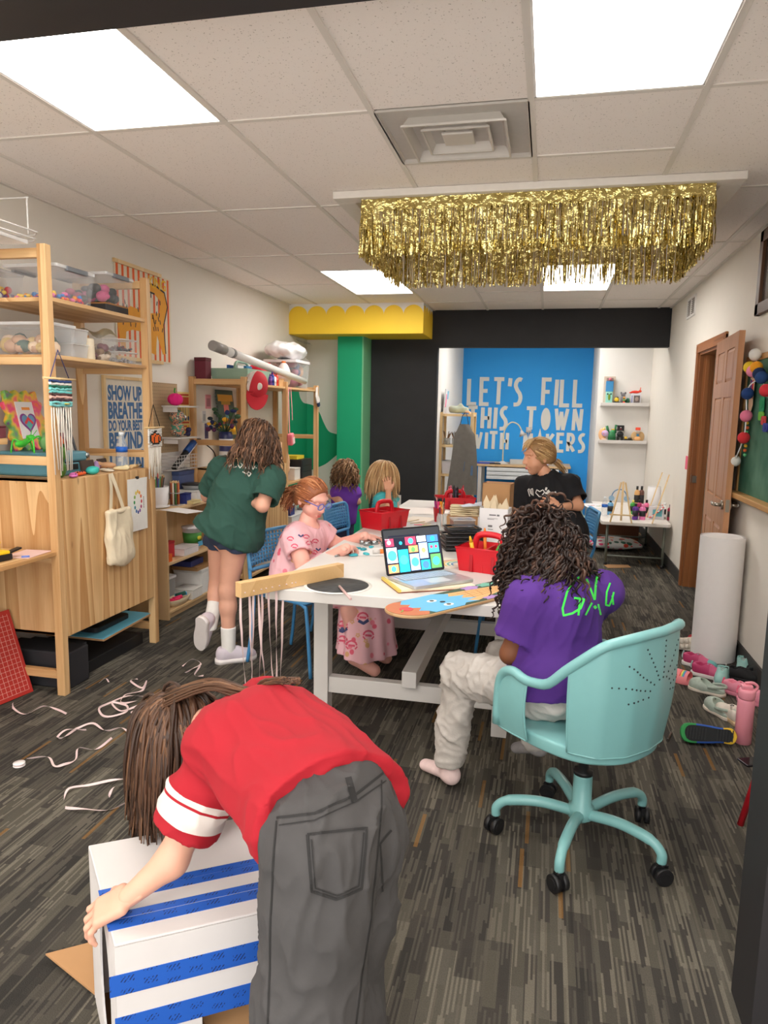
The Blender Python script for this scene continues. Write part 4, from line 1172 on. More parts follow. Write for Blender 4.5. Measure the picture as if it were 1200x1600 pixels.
# ------------------------------------------------------------------ girl in red, bending over the box
J = dict(pel=P(512, 1262, 1.20), che=P(425, 1165, 1.38), nek=P(352, 1130, 1.49), headbase=P(322, 1130, 1.53),
   shL=P(352, 1165, 1.37), elL=P(268, 1345, 1.285), wrL=P(200, 1402, 1.235),
   shR=P(415, 1105, 1.60), elR=P(330, 1270, 1.66), wrR=P(262, 1330, 1.60),
   hipL=P(497, 1318, 1.12), knL=P(487, 1560, 1.10), hipR=P(548, 1290, 1.26), knR=P(528, 1545, 1.26))
J['anL'] = Vector((J['knL'].x+0.01, J['knL'].y-0.02, 0.075)); J['anR'] = Vector((J['knR'].x+0.03, J['knR'].y+0.02, 0.075))
J['toL'] = J['anL']+Vector((-0.12, 0.06, -0.045)); J['toR'] = J['anR']+Vector((-0.12, 0.06, -0.045))
fd = Vector((-0.25, 0.15, -1)).normalized()
red = person('girl in red t-shirt and grey jeans bending over a taped box', (J['anL'].x, J['anL'].y, 0))
H = Head(P(283, 1150, 1.57), (-0.55, 0.25, -0.80), (-0.78, 0.28, 0.55), 1.0)
b = M(); limb_body(b, J, 1.0, fd, h=0.006, slim=.84); H.into(b, closed=True)
hand(b, J['wrL'], (P(150, 1428, 1.215)-J['wrL']), (-0.25, -0.45, 0.85), -1, 0.92, 0.75, mi=0)
hand(b, J['wrR'], (-0.8, 0.1, -0.6), (0, 0.3, 0.9), 1, 0.92, 0.5, mi=0)
b.obj('body', [SKIN_L, LIP, EYEW, IRIS], red, True)
hemp = P(515, 1252, 1.20)
ax = (J['che']-J['pel']).normalized()
def red_extra(g):
 g.rc(J['pel']+Vector((.0, 0, -.03)), J['che']+Vector((0, 0, -.10)), .085, .07, .06)     # cloth hanging from the belly
g = tee(J, fd, 1.12, 0.006, 0.020, 0.74, (hemp-ax*0.03, -ax), -0.012, 0.012, 3, sl_r=0.064, extra=red_extra)
sh = M(); g.into(sh, relax=1, disp=wrinkles(.012, 11, 3, ax, .3))
dL = (J['elL']-J['shL']); Ls = dL.length
T0 = frame(J['shL'], dL, (0, 0, 1))
redm, nt, bb = _new('red_jersey')
tc = nt.nodes.new('ShaderNodeTexCoord'); sub_ = nt.nodes.new('ShaderNodeVectorMath'); sub_.operation = 'DOT_PRODUCT'
nt.links.new(tc.outputs['Object'], sub_.inputs[0]); dn = dL.normalized(); sub_.inputs[1].default_value = dn
base_off = dn.dot(J['shL']-Vector(red.location))
f = mth(nt, 'DIVIDE', mth(nt, 'SUBTRACT', sub_.outputs['Value'], base_off), Ls)
# restrict the white bands to the near sleeve: distance from the arm axis
vs_ = nt.nodes.new('ShaderNodeVectorMath'); vs_.operation = 'DISTANCE'; nt.links.new(tc.outputs['Object'], vs_.inputs[0])
vs_.inputs[1].default_value = J['shL'].lerp(J['elL'], .55)-Vector(red.location)
near = mth(nt, 'LESS_THAN', vs_.outputs['Value'], 0.125)
bands = ramp(nt, f, [(0, (0, 0, 0, 1)), (.405, (1, 1, 1, 1)), (.455, (0, 0, 0, 1)), (.48, (1, 1, 1, 1)), (.635, (0, 0, 0, 1))], True)
nt.links.new(mixc(nt, mth(nt, 'MULTIPLY', bands, near), lin((160, 10, 30)), lin((212, 204, 196))), bb.inputs['Base Color'])
bb.inputs['Roughness'].default_value = 0.85; bump(nt, bb, noise_tex(nt, coords(nt), 500), 0.15, 0.001)
sh.obj('shirt', redm, red, True)
lo, hi = bounds([J[k] for k in ('pel', 'hipL', 'hipR', 'knL', 'knR')]+[Vector((J['knL'].x, J['knL'].y, 0.05))], 0.2); g = SDF(lo, hi, 0.006)
waist = J['pel'].lerp(J['che'], .18)
g.chain([waist, J['pel']], [.112, .118], .05, ((0.3, -0.6, 0.75), 1.12)); g.rc(J['hipL'], J['hipR'], .088, None, .05)
for q in 'LR':
 bt = Vector((J['an'+q].x, J['an'+q].y, 0.02)); g.chain([J['hip'+q], J['kn'+q], bt], [.102, .092, .094], .035)
g.warp(0.010, 26, 5, 7); g.cut(waist, ax, .2); g.plane((0, 0, 0.025), (0, 0, -1))
jm = M(); g.into(jm, relax=1, disp=wrinkles(.014, 12, 5, (.2, .1, 1), .45)); jo = jm.obj('jeans', DENIM_G, red, True)
# back pocket and seams stitched on the seat of the jeans
vd = (J['hipL']-Vector((0, 0, CH))).normalized()
SEAM = mat((38, 37, 37), 0.9, var=0.1); pm = M()
po = P(534, 1352, 0.9); ex = CR; ey = CU
pocket = [[(-.052, .046), (-.044, -.048), (-.004, -.062), (.040, -.046), (.050, .058), (-.052, .046)]]
decal(jm, [(pocket[0], False, .0045)], po, ex, ey, vd, .0045, 0.0025, 0, pm)
decal(jm, [([(-.045, .038), (-.038, -.043), (-.003, -.056), (.035, -.041), (.044, .05)], False, .0022)], po, ex, ey, vd, .002, 0.0028, 0, pm)
decal(jm, [([(-.105, .075), (-.04, .082), (.03, .115), (.09, .165)], False, .0045), ([(-.10, .062), (-.04, .070), (.03, .103), (.095, .15)], False, .0025),
   ([(.02, .15), (.03, .105)], False, .012), ([(.085, .15), (.075, .05), (.06, -.1), (.03, -.3)], False, .003), ([(-.105, .07), (-.115, -.1), (-.12, -.3)], False, .003)], po, ex, ey, vd, .003, 0.0025, 0, pm)
decal(jm, [([(.076, .03), (.088, -.06)], False, .004), ([(.076, .03), (.10, .055)], False, .004)], po, ex, ey, vd, .003, .0025, 0, pm)
sub(pm.obj('seams_and_pocket', SEAM, red, True), jo)
hm = hair_mats((58, 40, 30), (84, 58, 42), (112, 80, 58)); hr = M(); cap_mass(hr, H, 0, 1.0)
rg = random.Random(11); cols = [head_col(H, 1.08), ('c', J['shL'], J['shR'], .085), ('c', J['che'], J['nek'], .10)]
g = SDF(*bounds([H.c, P(255, 1240, 1.56)], .17), .007); g.chain([H.c, P(268, 1190, 1.58), P(262, 1250, 1.57)], [.085, .06, .03], .04); g.warp(.02, 60, 2, 5); g.into(hr, 0)
for i in range(1100):
 az = rg.uniform(-95, 265); el = rg.uniform(0, 85)
 if -55 < az < 55 and el < 25: continue
 p = scalp(H, az, el, 1.05); out = (p-H.c).normalized()
 side = 1 if rg.random() < .85 else 0
 fl = Vector((-.35, -.05, -1)) if side else Vector((.6, -.1, -.2))
 pts = grow(p, flow(H, az, el, (-.05, 0, -1)) if side else fl, rg.uniform(.20, .34), (-.04, -.02, -1), cols, .022, .6, .04, rg)
 strand(hr, pts, rg.uniform(.003, .0058), rg.choice((0, 0, 1, 1, 2)))
for i in range(90):      # the twist lying back over the nape
 a0 = scalp(H, rg.uniform(140, 230), rg.uniform(30, 80), 1.05)
 p1 = P(388+rg.uniform(-8, 8), 1086+rg.uniform(-10, 10), 1.46); p2 = P(425+rg.uniform(-10, 10), 1064+rg.uniform(-4, 7), 1.42); p3 = P(452+rg.uniform(-12, 18), 1062+rg.uniform(-4, 8), 1.40)
 strand(hr, smooth_path([a0, a0.lerp(p1, .55)+Vector((0, 0, .03)), p1, p2, p3], 4), .0032, rg.choice((0, 1, 1, 2)))
for i in range(14):
 a0 = P(285+rg.uniform(-6, 6), 1150+rg.uniform(-20, 10), 1.40)
 strand(hr, grow(a0, (.3, 0, -1), .10, (.1, 0, -1), [], .02, .7, .1, rg), .0028, rg.choice((1, 2)))
hr.obj('hair', hm, red, True)
# ------------------------------------------------------------------ girl in purple on the office chair
J = dict(pel=P(868, 1070, 2.50), che=P(872, 955, 2.53), nek=P(866, 908, 2.55), headbase=P(858, 893, 2.58),
   shL=P(826, 938, 2.43), elL=P(797, 1022, 2.44), wrL=Vector((0.03, 2.72, 0.70)),
   shR=P(938, 925, 2.66), elR=Vector((0.16, 2.82, 0.73)), wrR=Vector((-0.03, 2.92, 0.77)),
   hipL=P(850, 1078, 2.46), knL=P(722, 1052, 2.70), anL=P(702, 1190, 2.70), toL=Vector((-0.43, 2.79, 0.030)),
   hipR=P(875, 1075, 2.58), knR=Vector((-0.13, 2.93, 0.47)), anR=Vector((0.02, 2.80, 0.20)), toR=Vector((-0.06, 2.86, 0.12)))
fd = Vector((-.78, .62, 0)).normalized()
pur = person('girl with dark curls in purple t-shirt sitting on the teal chair', (J['pel'].x, J['pel'].y, 0.452))
H = Head(P(852, 866, 2.62), (-.72, .62, -.25), (-.1, .1, 1), 1.0)
b = M(); limb_body(b, J, 1.0, fd, h=0.006, feet=False); H.into(b, closed=True)
hand(b, J['wrL'], (-.75, .6, .05), (0, 0, 1), -1, .95, .5); hand(b, J['wrR'], (-.9, .4, -.1), (0, 0, 1), 1, .95, .5)
b.obj('body', [SKIN_D, LIP, EYEW, IRIS], pur, True)
def pur_extra(g): g.ell(J['pel']+Vector((.02, -.03, .05)), (.15, .13, .12), .06)
g = tee(J, fd, 1.12, 0.006, 0.032, 0.66, (J['pel']+Vector((0, 0, -0.005)), Vector((0.1, -0.05, -1))), 0.02, 0.012, 8, sl_r=0.064, extra=pur_extra, flat=1.15)
PURP = mat((78, 40, 126), 0.85, var=0.06, scale=12, bmp=0.12)
sh = M(); g.into(sh, relax=1, disp=wrinkles(.011, 10, 9, (.3, 0, 1), .4)); po_ = sh.obj('shirt', PURP, pur, True)
# green lettering on the back
GRN = mat((70, 232, 84), 0.6, var=0.02, emit=0.0)
def px2(pts): return [((u-920)/CF*2.45, (925-v)/CF*2.45) for u, v in pts]
G1 = [(908, 893), (895, 902), (880, 925), (872, 955), (874, 968), (890, 964), (905, 955), (912, 938), (893, 936)]
lets = [(px2(G1), False, .0085), (px2([(904, 938), (901, 968)]), False, .009), (px2([(916, 900), (931, 940)]), False, .008), (px2([(937, 889), (933, 915), (931, 940)]), False, .010),
  (px2([(926, 945), (914, 968)]), False, .0075), (px2([(938, 948), (943, 969)]), False, .0075), (px2([(930, 951), (934, 956)]), False, .012),
  (px2([(962, 907), (955, 925), (953, 950), (960, 952), (966, 938), (969, 925)]), False, .008), (px2([(966, 932), (968, 950)]), False, .008)]
dv = (P(920, 925, 2.45)-Vector((0, 0, CH))).normalized()
lt = decal(sh, lets, P(920, 925, 2.0), CR*0.826, CU*0.826, dv, .008, 0.002)
sub(lt.obj('back_lettering', GRN, pur, True, kind='stuff'), po_)
SWEAT = mat((190, 184, 178), 0.95, var=0.10, scale=40, bmp=0.3)
lo, hi = bounds([J[k] for k in ('pel', 'hipL', 'hipR', 'knL', 'knR', 'anL', 'anR')], 0.2); g = SDF(lo, hi, 0.007)
g.ell(J['pel']+Vector((0, 0, -.01)), (.16, .15, .10), .04)
g.chain([J['hipL'], J['knL']], [.100, .078], .04); g.chain([J['knL'], J['anL']+Vector((0, 0, .02))], [.078, .060], .03)
g.chain([J['hipR'], J['knR']], [.098, .076], .04); g.chain([J['knR'], J['anR']], [.074, .056], .03)
g.warp(0.012, 34, 9, 7); g.plane((0, 0, 0.455-0.36), (0, 0, -1))
g.cut(J['anL']+Vector((0, 0, -.01)), (0, 0, -1), .11)
g.rbox(Vector((0.18, 2.44, 0.30)), (.24, .24, .154), .02, 0, op='sub')
sw = M(); g.into(sw, relax=1, disp=wrinkles(.018, 13, 2, (.6, .5, -.6), .8)); sw.obj('sweatpants', SWEAT, pur, True)
SOCK = mat((232, 206, 204), 0.95, var=0.18, scale=35); SOCKG = mat((150, 146, 146), 0.95, var=0.2, scale=40)
s1 = M(); g = sock_foot(J['anL']+Vector((0, 0, -.045)), J['toL'], .036); g.plane((0, 0, 0.004), (0, 0, -1)); g.into(s1); s1.obj('sock', SOCK, pur, True, label='pink and white ankle sock')
s1 = M(); g = sock_foot(J['anR']+Vector((0, 0, -.03)), J['toR'], .034); g.into(s1); s1.obj('sock', SOCKG, pur, True)
hm = hair_mats((34, 22, 18), (50, 33, 26), (78, 54, 42)); hr = M(); cap_mass(hr, H, 0, 1.10)
g = SDF(*bounds([H.c, J['nek']], .22), .008)
g.ell(H.w(0, -.015, .03), (.10, .105, .092), .04); g.ell(H.w(0, -.04, -.05), (.112, .09, .09), .05); g.ell(H.w(0, -.065, -.12), (.105, .055, .07), .05)
g.warp(.03, 70, 4, 6); g.plane(H.w(0, .045, 0), H.f); g.into(hr, 0, relax=1)
rg = random.Random(5); cols = [head_col(H, 1.12), ('c', J['shL'], J['shR'], .085), ('c', J['che'], J['nek'], .13), ('c', J['pel'], J['che'], .16), ('c', J['shL'], J['elL'], .07)]
for i in range(640):
 az = rg.uniform(40, 320); el = rg.uniform(-25, 88)
 p = scalp(H, az, el, 1.10); out = (p-H.c).normalized()
 pts = grow(p, out*.55+flow(H, az, el)*.3, rg.uniform(.18, .28) if 205 < az < 320 else rg.uniform(.07, .15), (0, 0, -1), cols, .025, .66, .10, rg)
 ln = len(pts); strand(hr, pts, rg.uniform(.0034, .0062), rg.choice((0, 0, 0, 1, 1, 2)), 5, rg.uniform(.005, .0095), ln*.5, rg.uniform(0, 6))
hr.obj('hair', hm, pur, True)
# ------------------------------------------------------------------ girl in the pink dress, sitting at the table
def PZ(u, v, z): return un(u, v, z=z)
J = dict(pel=P(460, 896, 3.92), che=P(470, 852, 3.94), nek=P(479, 824, 3.95), headbase=P(482, 808, 3.955),
   shR=P(462, 842, 3.82), elR=P(476, 892, 3.70), wrR=PZ(541, 857, .782),
   shL=P(500, 832, 4.06), elL=P(528, 853, 4.12), wrL=PZ(570, 838, .785),
   hipR=Vector((-1.38, 3.84, 0.53)), hipL=Vector((-1.36, 4.02, 0.53)), knR=Vector((-1.05, 3.80, 0.49)), knL=Vector((-1.03, 4.02, 0.49)),
   anR=Vector((-1.02, 3.82, 0.09)), anL=Vector((-1.0, 4.02, 0.09)), toR=Vector((-0.90, 3.80, 0.03)), toL=Vector((-0.88, 4.02, 0.03)))
fd = Vector((.93, -.25, -.1)).normalized()
pk = person('girl with ginger ponytail and glasses in a pink patterned dress', (J['pel'].x, J['pel'].y, 0.445))
H = Head(P(487, 778, 3.96), (.84, -.36, -.36), (.25, -.1, 1), 1.03)
b = M(); limb_body(b, J, 1.3, fd, h=0.007, slim=.78); H.into(b, closed=True)
hand(b, J['wrR'], PZ(562, 851, .768)-J['wrR'], (.0, -.3, 1), 1, .85, .8); hand(b, J['wrL'], PZ(592, 838, .77)-J['wrL'], (0, -.1, 1), -1, .85, .35)
b.obj('body', [SKIN_P, LIP, EYEW, IRIS], pk, True)
# dress: bodice and long full skirt
PINKD = None
m_, nt, bb = _new('pink_dress')
v = coords(nt); vo = nt.nodes.new('ShaderNodeTexVoronoi'); vo.inputs['Scale'].default_value = 17; nt.links.new(v, vo.inputs['Vector'])
blob = ramp(nt, vo.outputs['Distance'], [(.22, (1, 1, 1, 1)), (.30, (0, 0, 0, 1))])
wn = nt.nodes.new('ShaderNodeSeparateColor'); nt.links.new(vo.outputs['Color'], wn.inputs[0])
pc = ramp(nt, wn.outputs[0], [(0, lin((226, 96, 120))), (.42, lin((222, 168, 120))), (.62, lin((84, 84, 122))), (.74, lin((236, 130, 148)))], True)
gate = ramp(nt, wn.outputs[1], [(.0, (0, 0, 0, 1)), (.32, (1, 1, 1, 1))], True)
nt.links.new(mixc(nt, mth(nt, 'MULTIPLY', blob, gate), lin((242, 190, 198)), pc), bb.inputs['Base Color']); bb.inputs['Roughness'].default_value = .85
g = tee(J, fd, 1.16, 0.007, 0.016, 0.5, None, -.01, 0.010, 21, neck_r=.07, sl_r=.062, flat=1.2)
g.rbox((-1.44, 3.86, .22), (.25, .30, .222), .01, 0, op='sub')
bm_ = M(); g.into(bm_, relax=1, disp=wrinkles(.010, 12, 4, (0, 0, 1), .5))
bm_.obj('bodice', m_, pk, True)
g = SDF((-1.62, 3.55, 0.05), (-0.72, 4.35, 0.72), .008)
g.chain([J['pel']+Vector((0, 0, .03)), Vector((-1.25, 3.92, .52))], [.14, .135], .05)
for q in (3.82, 3.92, 4.02): g.rc((-1.25, q, .50), (-1.0, q, .475), .125, .095, .06)
g.chain([(-1.0, 3.91, .47), (-0.98, 3.91, .28), (-0.97, 3.91, .06)], [.115, .15, .185], .05)
g.rc((-.97, 3.80, .30), (-.96, 3.76, .08), .06, .09, .05); g.rc((-.97, 4.04, .30), (-.96, 4.06, .08), .06, .09, .05)
X, Y, Z = g._xyz((slice(None),)*3); an_ = np.arctan2(Y-3.91, X+1.0)
g.D += (.012*np.sin(an_*11)*np.clip((.5-Z)/.4, 0, 1)).astype(np.float32)
g.plane((0, 0, .105), (0, 0, -1)); g.rc((-0.97, 3.91, .02), (-.98, 3.91, .26), .15, .10, .03, op='sub')
g.rbox((-1.44, 3.86, .22), (.25, .26, .218), .01, 0, op='sub')
sk = M(); g.into(sk, relax=1); sko = sk.obj('skirt', m_, pk, True)
# printed motifs big enough to read on the skirt: stars, books and pink sea creatures
MOT = [mat((224, 92, 118), .8), mat((228, 176, 122), .8), mat((70, 78, 122), .8)]
mo = M()
def star(cx, cy, r): return [(cx+r*(1 if i % 2 == 0 else .48)*math.cos(PI/2+i*PI/5), cy+r*(1 if i % 2 == 0 else .48)*math.sin(PI/2+i*PI/5)) for i in range(11)]
o3 = P(545, 975, 3.5); sc_ = 3.5/CF
def pxl(pts): return [((u-545)*sc_, (975-v)*sc_) for u, v in pts]
dv = (P(545, 975, 3.8)-Vector((0, 0, CH))).normalized()
for cx, cy in ((561, 995), (559, 953), (551, 971), (575, 1005)): decal(sk, [(pxl(star(cx, cy, 4)), False, .006)], o3, CR, CU, dv, .006, .002, 1, mo)
for cx, cy in ((533, 983), (533, 1010), (570, 968), (550, 1018), (580, 1000)):
 decal(sk, [(pxl([(cx+9*math.cos(a), cy-5-8*math.sin(a)) for a in [i*PI/6 for i in range(7)]]), False, .010), (pxl([(cx-6, cy-5), (cx+6, cy-4)]), False, .012), (pxl([(cx-10, cy-3), (cx-6, cy+2)]), False, .008), (pxl([(cx+10, cy-3), (cx+6, cy+2)]), False, .008)], o3, CR, CU, dv, .008, .002, 0, mo)
for cx, cy in ((533, 986), (571, 971)): decal(sk, [(pxl([(cx-9, cy-2), (cx, cy+3), (cx+9, cy-3)]), False, .017)], o3, CR, CU, dv, .016, .003, 2, mo)
o3 = P(480, 860, 3.3); sc_ = 3.3/CF
def pxl(pts): return [((u-480)*sc_, (860-v)*sc_) for u, v in pts]
dv = (P(480, 860, 3.8)-Vector((0, 0, CH))).normalized()
for cx, cy in ((492, 882), (452, 880), (470, 862), (455, 868)): decal(bm_, [(pxl(star(cx, cy, 3.2)), False, .005)], o3, CR, CU, dv, .005, .002, 1, mo)
for cx, cy in ((478, 838), (484, 850), (448, 842), (496, 846), (456, 856), (494, 868)): decal(bm_, [(pxl([(cx+6*math.cos(a), cy-3-5*math.sin(a)) for a in [i*PI/5 for i in range(6)]]), False, .007), (pxl([(cx-4, cy-2), (cx+4, cy-1)]), False, .007)], o3, CR, CU, dv, .006, .002, 0, mo)
for cx, cy in ((468, 832), (502, 858)): decal(bm_, [(pxl([(cx-5, cy-2), (cx, cy+2), (cx+5, cy-2)]), False, .009)], o3, CR, CU, dv, .008, .002, 2, mo)
sub(mo.obj('printed_motifs', MOT, pk, True, kind='stuff'), sko)
hm = hair_mats((148, 88, 56), (176, 108, 70), (206, 142, 98)); hr = M(); cap_mass(hr, H, 0, 1.05, face=.05, low=-.06)
rg = random.Random(2); tie = H.w(0, -.118, .0); ctr = H.w(0, -.006, .012); RR = Matrix((H.r, H.f, H.u))
for i in range(230):
 az = rg.uniform(20, 340); el = rg.uniform(-12, 88)
 if (az < 50 or az > 310) and el < 42: continue
 p = scalp(H, az, el, 1.08); pts = []
 for j in range(8):
  q = p.lerp(tie, j/7)
  l = RR @ (q-ctr); k = Vector((l.x/.078, l.y/.098, l.z/.1)).length/H.s
  if k < 1.09 and j < 7: q = ctr+(q-ctr)*(1.09/max(k, .2))
  pts.append(q)
 strand(hr, pts, rg.uniform(.003, .0048), rg.choice((0, 1, 1, 2)))
for i in range(90):
 a0 = tie+Vector((rg.gauss(0, .008), rg.gauss(0, .008), rg.gauss(0, .008)))
 strand(hr, grow(a0, -H.f+Vector((rg.gauss(0, .3), rg.gauss(0, .3), rg.gauss(0, .2))), rg.uniform(.12, .2), (-.1, 0, -1), [('c', J['che'], J['nek'], .11)], .02, .72, .06, rg), .0042, rg.choice((0, 1, 1, 2)), 4, .006, 2, rg.uniform(0, 6))
hr.obj('hair', hm, pk, True)
GL = mat((120, 90, 190), .3, var=.1); gl = M()
for q in (-1, 1):
 gl.tube([H.w(q*.034+.024*math.cos(a), .108, -.002+.019*math.sin(a)) for a in [i*PI/8 for i in range(16)]], .0028, 6, closed=True)
 gl.tube([H.w(q*.058, .106, .004), H.w(q*.078, .05, .004), H.w(q*.08, -.012, -.002)], .0026, 6)
gl.tube([H.w(-.011, .110, 0), H.w(.011, .110, 0)], .0025, 6); gl.obj('glasses', mat((92, 110, 200), .3, var=.3, scale=80), pk, True)
for q in (-1, 1): M().cyl(H.w(q*.034, .1065, -.002), H.w(q*.034, .1075, -.002), .0225, n=16).obj('lens', clear((180, 200, 220), .05, .25), pk, True)
M().cyl(H.w(.079, -.014, -.045), H.w(.079, -.014, -.062), .004, .006, 8).obj('earring', mat((110, 170, 160), .3, .4), pk, True)
# ------------------------------------------------------------------ girl in the green shirt, reaching to the shelf
J = dict(pel=P(362, 832, 3.80), che=P(380, 768, 3.83), nek=P(394, 722, 3.85), headbase=P(397, 708, 3.86),
   shL=P(348, 735, 3.92), elL=P(324, 775, 4.00), wrL=P(330, 752, 4.20),
   shR=P(424, 750, 3.80), elR=P(410, 790, 3.70), wrR=P(372, 770, 3.95),
   hipR=P(368, 845, 3.77), knR=P(356, 922, 3.78), anR=P(357, 1008, 3.78),
   hipL=P(345, 842, 3.86), knL=P(341, 915, 3.90), anL=P(331, 965, 3.80))
J['toR'] = J['anR']+Vector((.09, .07, -.06)); J['toL'] = J['anL']+Vector((-.03, .03, -.12))
fd = Vector((-.55, .83, 0)).normalized()
gn = person('girl in dark green t-shirt and denim shorts standing on one foot', (J['anR'].x, J['anR'].y, 0))
H = Head(P(400, 690, 3.87), (-.45, .80, -.3), (.15, 0.1, 1), 1.05)
b = M(); limb_body(b, J, 1.08, fd, h=0.007, feet=False); H.into(b, closed=True)
hand(b, J['wrL'], (-.5, .8, .1), (0, 0, 1), 1, .9, .5); hand(b, J['wrR'], (-.7, .7, 0), (0, 0, 1), -1, .9, .5)
b.obj('body', [SKIN_L, LIP, EYEW, IRIS], gn, True)
up = (J['che']-J['pel']).normalized()
g = tee(J, fd, 1.10, .007, .038, .78, (P(350, 834, 3.80), Vector((-.5, 0, -1))), .012, .012, 31, sl_r=.068, flat=1.25)
GT = mat((42, 78, 68), .88, var=.07, scale=12, bmp=.12); sh = M(); g.into(sh, relax=1, disp=wrinkles(.014, 10, 6, (.6, 0, -.8), .4)); go_ = sh.obj('shirt', GT, gn, True)
o3 = P(388, 728, 3.3); sc_ = 3.3/CF
def pxl(pts): return [((u-388)*sc_, (728-v)*sc_) for u, v in pts]
dv = (P(388, 735, 3.75)-Vector((0, 0, CH))).normalized()
scr = [[(349, 722), (352, 729), (356, 724)], [(358, 716), (360, 730), (366, 728)], [(368, 724), (372, 731), (377, 725), (373, 721)], [(380, 720), (381, 734), (385, 724), (389, 734), (391, 721)], [(394, 726), (397, 734), (401, 727)],
  [(377, 738), (384, 742), (390, 738)], [(386, 741), (389, 747), (393, 742), (388, 737)], [(402, 730), (404, 731)]]
decal(sh, [(pxl(q), False, .006) for q in scr], o3, CR, CU, dv, .006, .002).obj('back_print', mat((216, 214, 206), .8), gn, True).parent = go_
lo, hi = bounds([J[k] for k in ('pel', 'hipL', 'hipR', 'knL', 'knR')], .18); g = SDF(lo, hi, .007)
g.ell(J['pel'], (.145, .125, .11), .04)
for q in 'LR':
 e = J['hip'+q].lerp(J['kn'+q], .16); g2 = SDF(lo, hi, .007); g2.rc(J['hip'+q], J['hip'+q].lerp(J['kn'+q], .4), .098, .10, 0); g2.plane(e, (J['kn'+q]-J['hip'+q])); g.D = np.minimum(g.D, g2.D)
g.warp(.012, 50, 3, 5); sm_ = M(); g.into(sm_, relax=1); sm_.obj('shorts', DENIM_B, gn, True)
WSOCK = mat((228, 226, 222), .95, var=.05, scale=60, bmp=.2)
LILAC = mat((206, 196, 206), .7, var=.08, scale=30); SOLE = mat((232, 226, 224), .6, var=.04)
def sneaker(nm, an, fwd, up_, parent, mats_, L=.23, h=.006, world=True):
 """low lace-up shoe around an ankle point; fwd toe direction, up_ shin direction."""
 T = frame((0, 0, 0), fwd, up_); T.translation = Vector(an)
 g = SDF((-.12, -.08, -.12), (.22, .08, .08), h)
 g.rc((-.035, 0, -.055), (.135, 0, -.07), .040, .034, .02, ((0, 1, 0), 1.02)); g.rc((-.03, 0, -.03), (.05, 0, -.04), .041, .036, .02); g.ell((.08, 0, -.06), (.075, .04, .035), .02)
 g.plane((0, 0, -.078), (0, 0, -1)); g.rc((-.005, 0, .01), (0, 0, .1), .034, .036, .008, op='sub'); g.plane((0, 0, .004), (-.15, 0, 1))
 u = M(T); g.into(u); sho = u.obj(nm, mats_[0], parent, world)
 so = M(T); pl = [(p.x, p.y) for p in smooth_path([(-.082, 0, 0), (-.06, -.038, 0), (.0, -.038, 0), (.08, -.046, 0), (.15, -.032, 0), (.172, 0, 0), (.15, .036, 0), (.08, .046, 0), (.0, .038, 0), (-.06, .038, 0)], 4, True)]
 so.prism(pl, -.098, -.070, smooth=True); so2 = so.obj('sole', mats_[1], None); so2.parent = sho
 if world:
  inv = (Matrix.Translation(parent.location) @ parent.rotation_euler.to_matrix().to_4x4()).inverted()
  so2.data.transform(inv)
 la = M(T)
 for i in range(4): la.tube([(.025+i*.02, -.022, -.016-i*.008), (.03+i*.02, 0, -.006-i*.009), (.035+i*.02, .022, -.016-i*.008)], .003, 5)
 lo_ = la.obj('laces', mats_[2], None); lo_.parent = sho
 if world: lo_.data.transform(inv)
 return sho
for q, fw, uu in (('R', (.75, .62, 0), (0, 0, 1)), ('L', (-.25, .35, -.90), (.25, .9, .3))):
 fw = Vector(fw).normalized(); uu = Vector(uu)
 a = J['an'+q]; s1 = M(); d = (J['kn'+q]-a).normalized()
 g = SDF(*bounds([a, a+d*.14], .07), .006); g.rc(a-d*.06, a+d*.16, .040, .046, .01); g.plane(a+d*.115, d); g.into(s1); s1.obj('sock', WSOCK, gn, True)
 ank = Vector((a.x, a.y, .098)) if q == 'R' else a-d*.015
 sneaker('shoe', ank, fw, uu, gn, [LILAC, SOLE, WSOCK])
hm = hair_mats((70, 50, 38), (98, 70, 52), (134, 98, 74)); hr = M(); cap_mass(hr, H, 0, 1.07, face=.05, low=-.09)
rg = random.Random(8); cols = [head_col(H, 1.09), ('c', J['shL'], J['shR'], .095), ('c', J['che'], J['nek'], .135), ('c', J['pel'], J['che'], .16)]
for i in range(560):
 az = rg.uniform(35, 325); el = rg.uniform(-10, 85); p = scalp(H, az, el, 1.06); out = (p-H.c).normalized()
 pts = grow(p, flow(H, az, el)+Vector((.03, -.06, 0)), rg.uniform(.17, .27), (.08, -.06, -1), cols, .025, .7, .05, rg)
 strand(hr, pts, rg.uniform(.003, .0055), rg.choice((0, 0, 1, 1, 2)), 4, rg.uniform(.004, .010), 2.2, rg.uniform(0, 6))
hr.obj('hair', hm, gn, True)
# ------------------------------------------------------------------ small girl in purple by the green column
J = dict(pel=P(537, 808, 6.0), che=P(540, 780, 6.0), nek=P(540, 762, 6.0), headbase=P(540, 756, 6.0), shL=P(527, 768, 5.98), elL=P(531, 785, 5.88), wrL=P(519, 777, 5.92),
   shR=P(553, 768, 6.05), elR=P(559, 784, 6.02), wrR=P(548, 786, 6.15), hipL=Vector((-1.80, 5.98, .50)), hipR=Vector((-1.70, 6.02, .50)), knL=Vector((-1.80, 6.0, .28)), knR=Vector((-1.70, 6.03, .28)),
   anL=Vector((-1.80, 5.98, .06)), anR=Vector((-1.70, 6.02, .06)), toL=Vector((-1.84, 6.07, .03)), toR=Vector((-1.74, 6.1, .03)))
J['pel'] = Vector((-1.745, 6.0, .56))
fd = Vector((-.6, .75, 0)).normalized()
pk2 = person('small child in plain purple t-shirt standing by the green column', (-1.75, 6.0, 0))
H = Head(P(539, 737, 6.0), (-.75, .62, -.15), (0, 0, 1), .90)
b = M(); limb_body(b, J, .80, fd, h=.008); H.into(b, closed=True, h=.005)
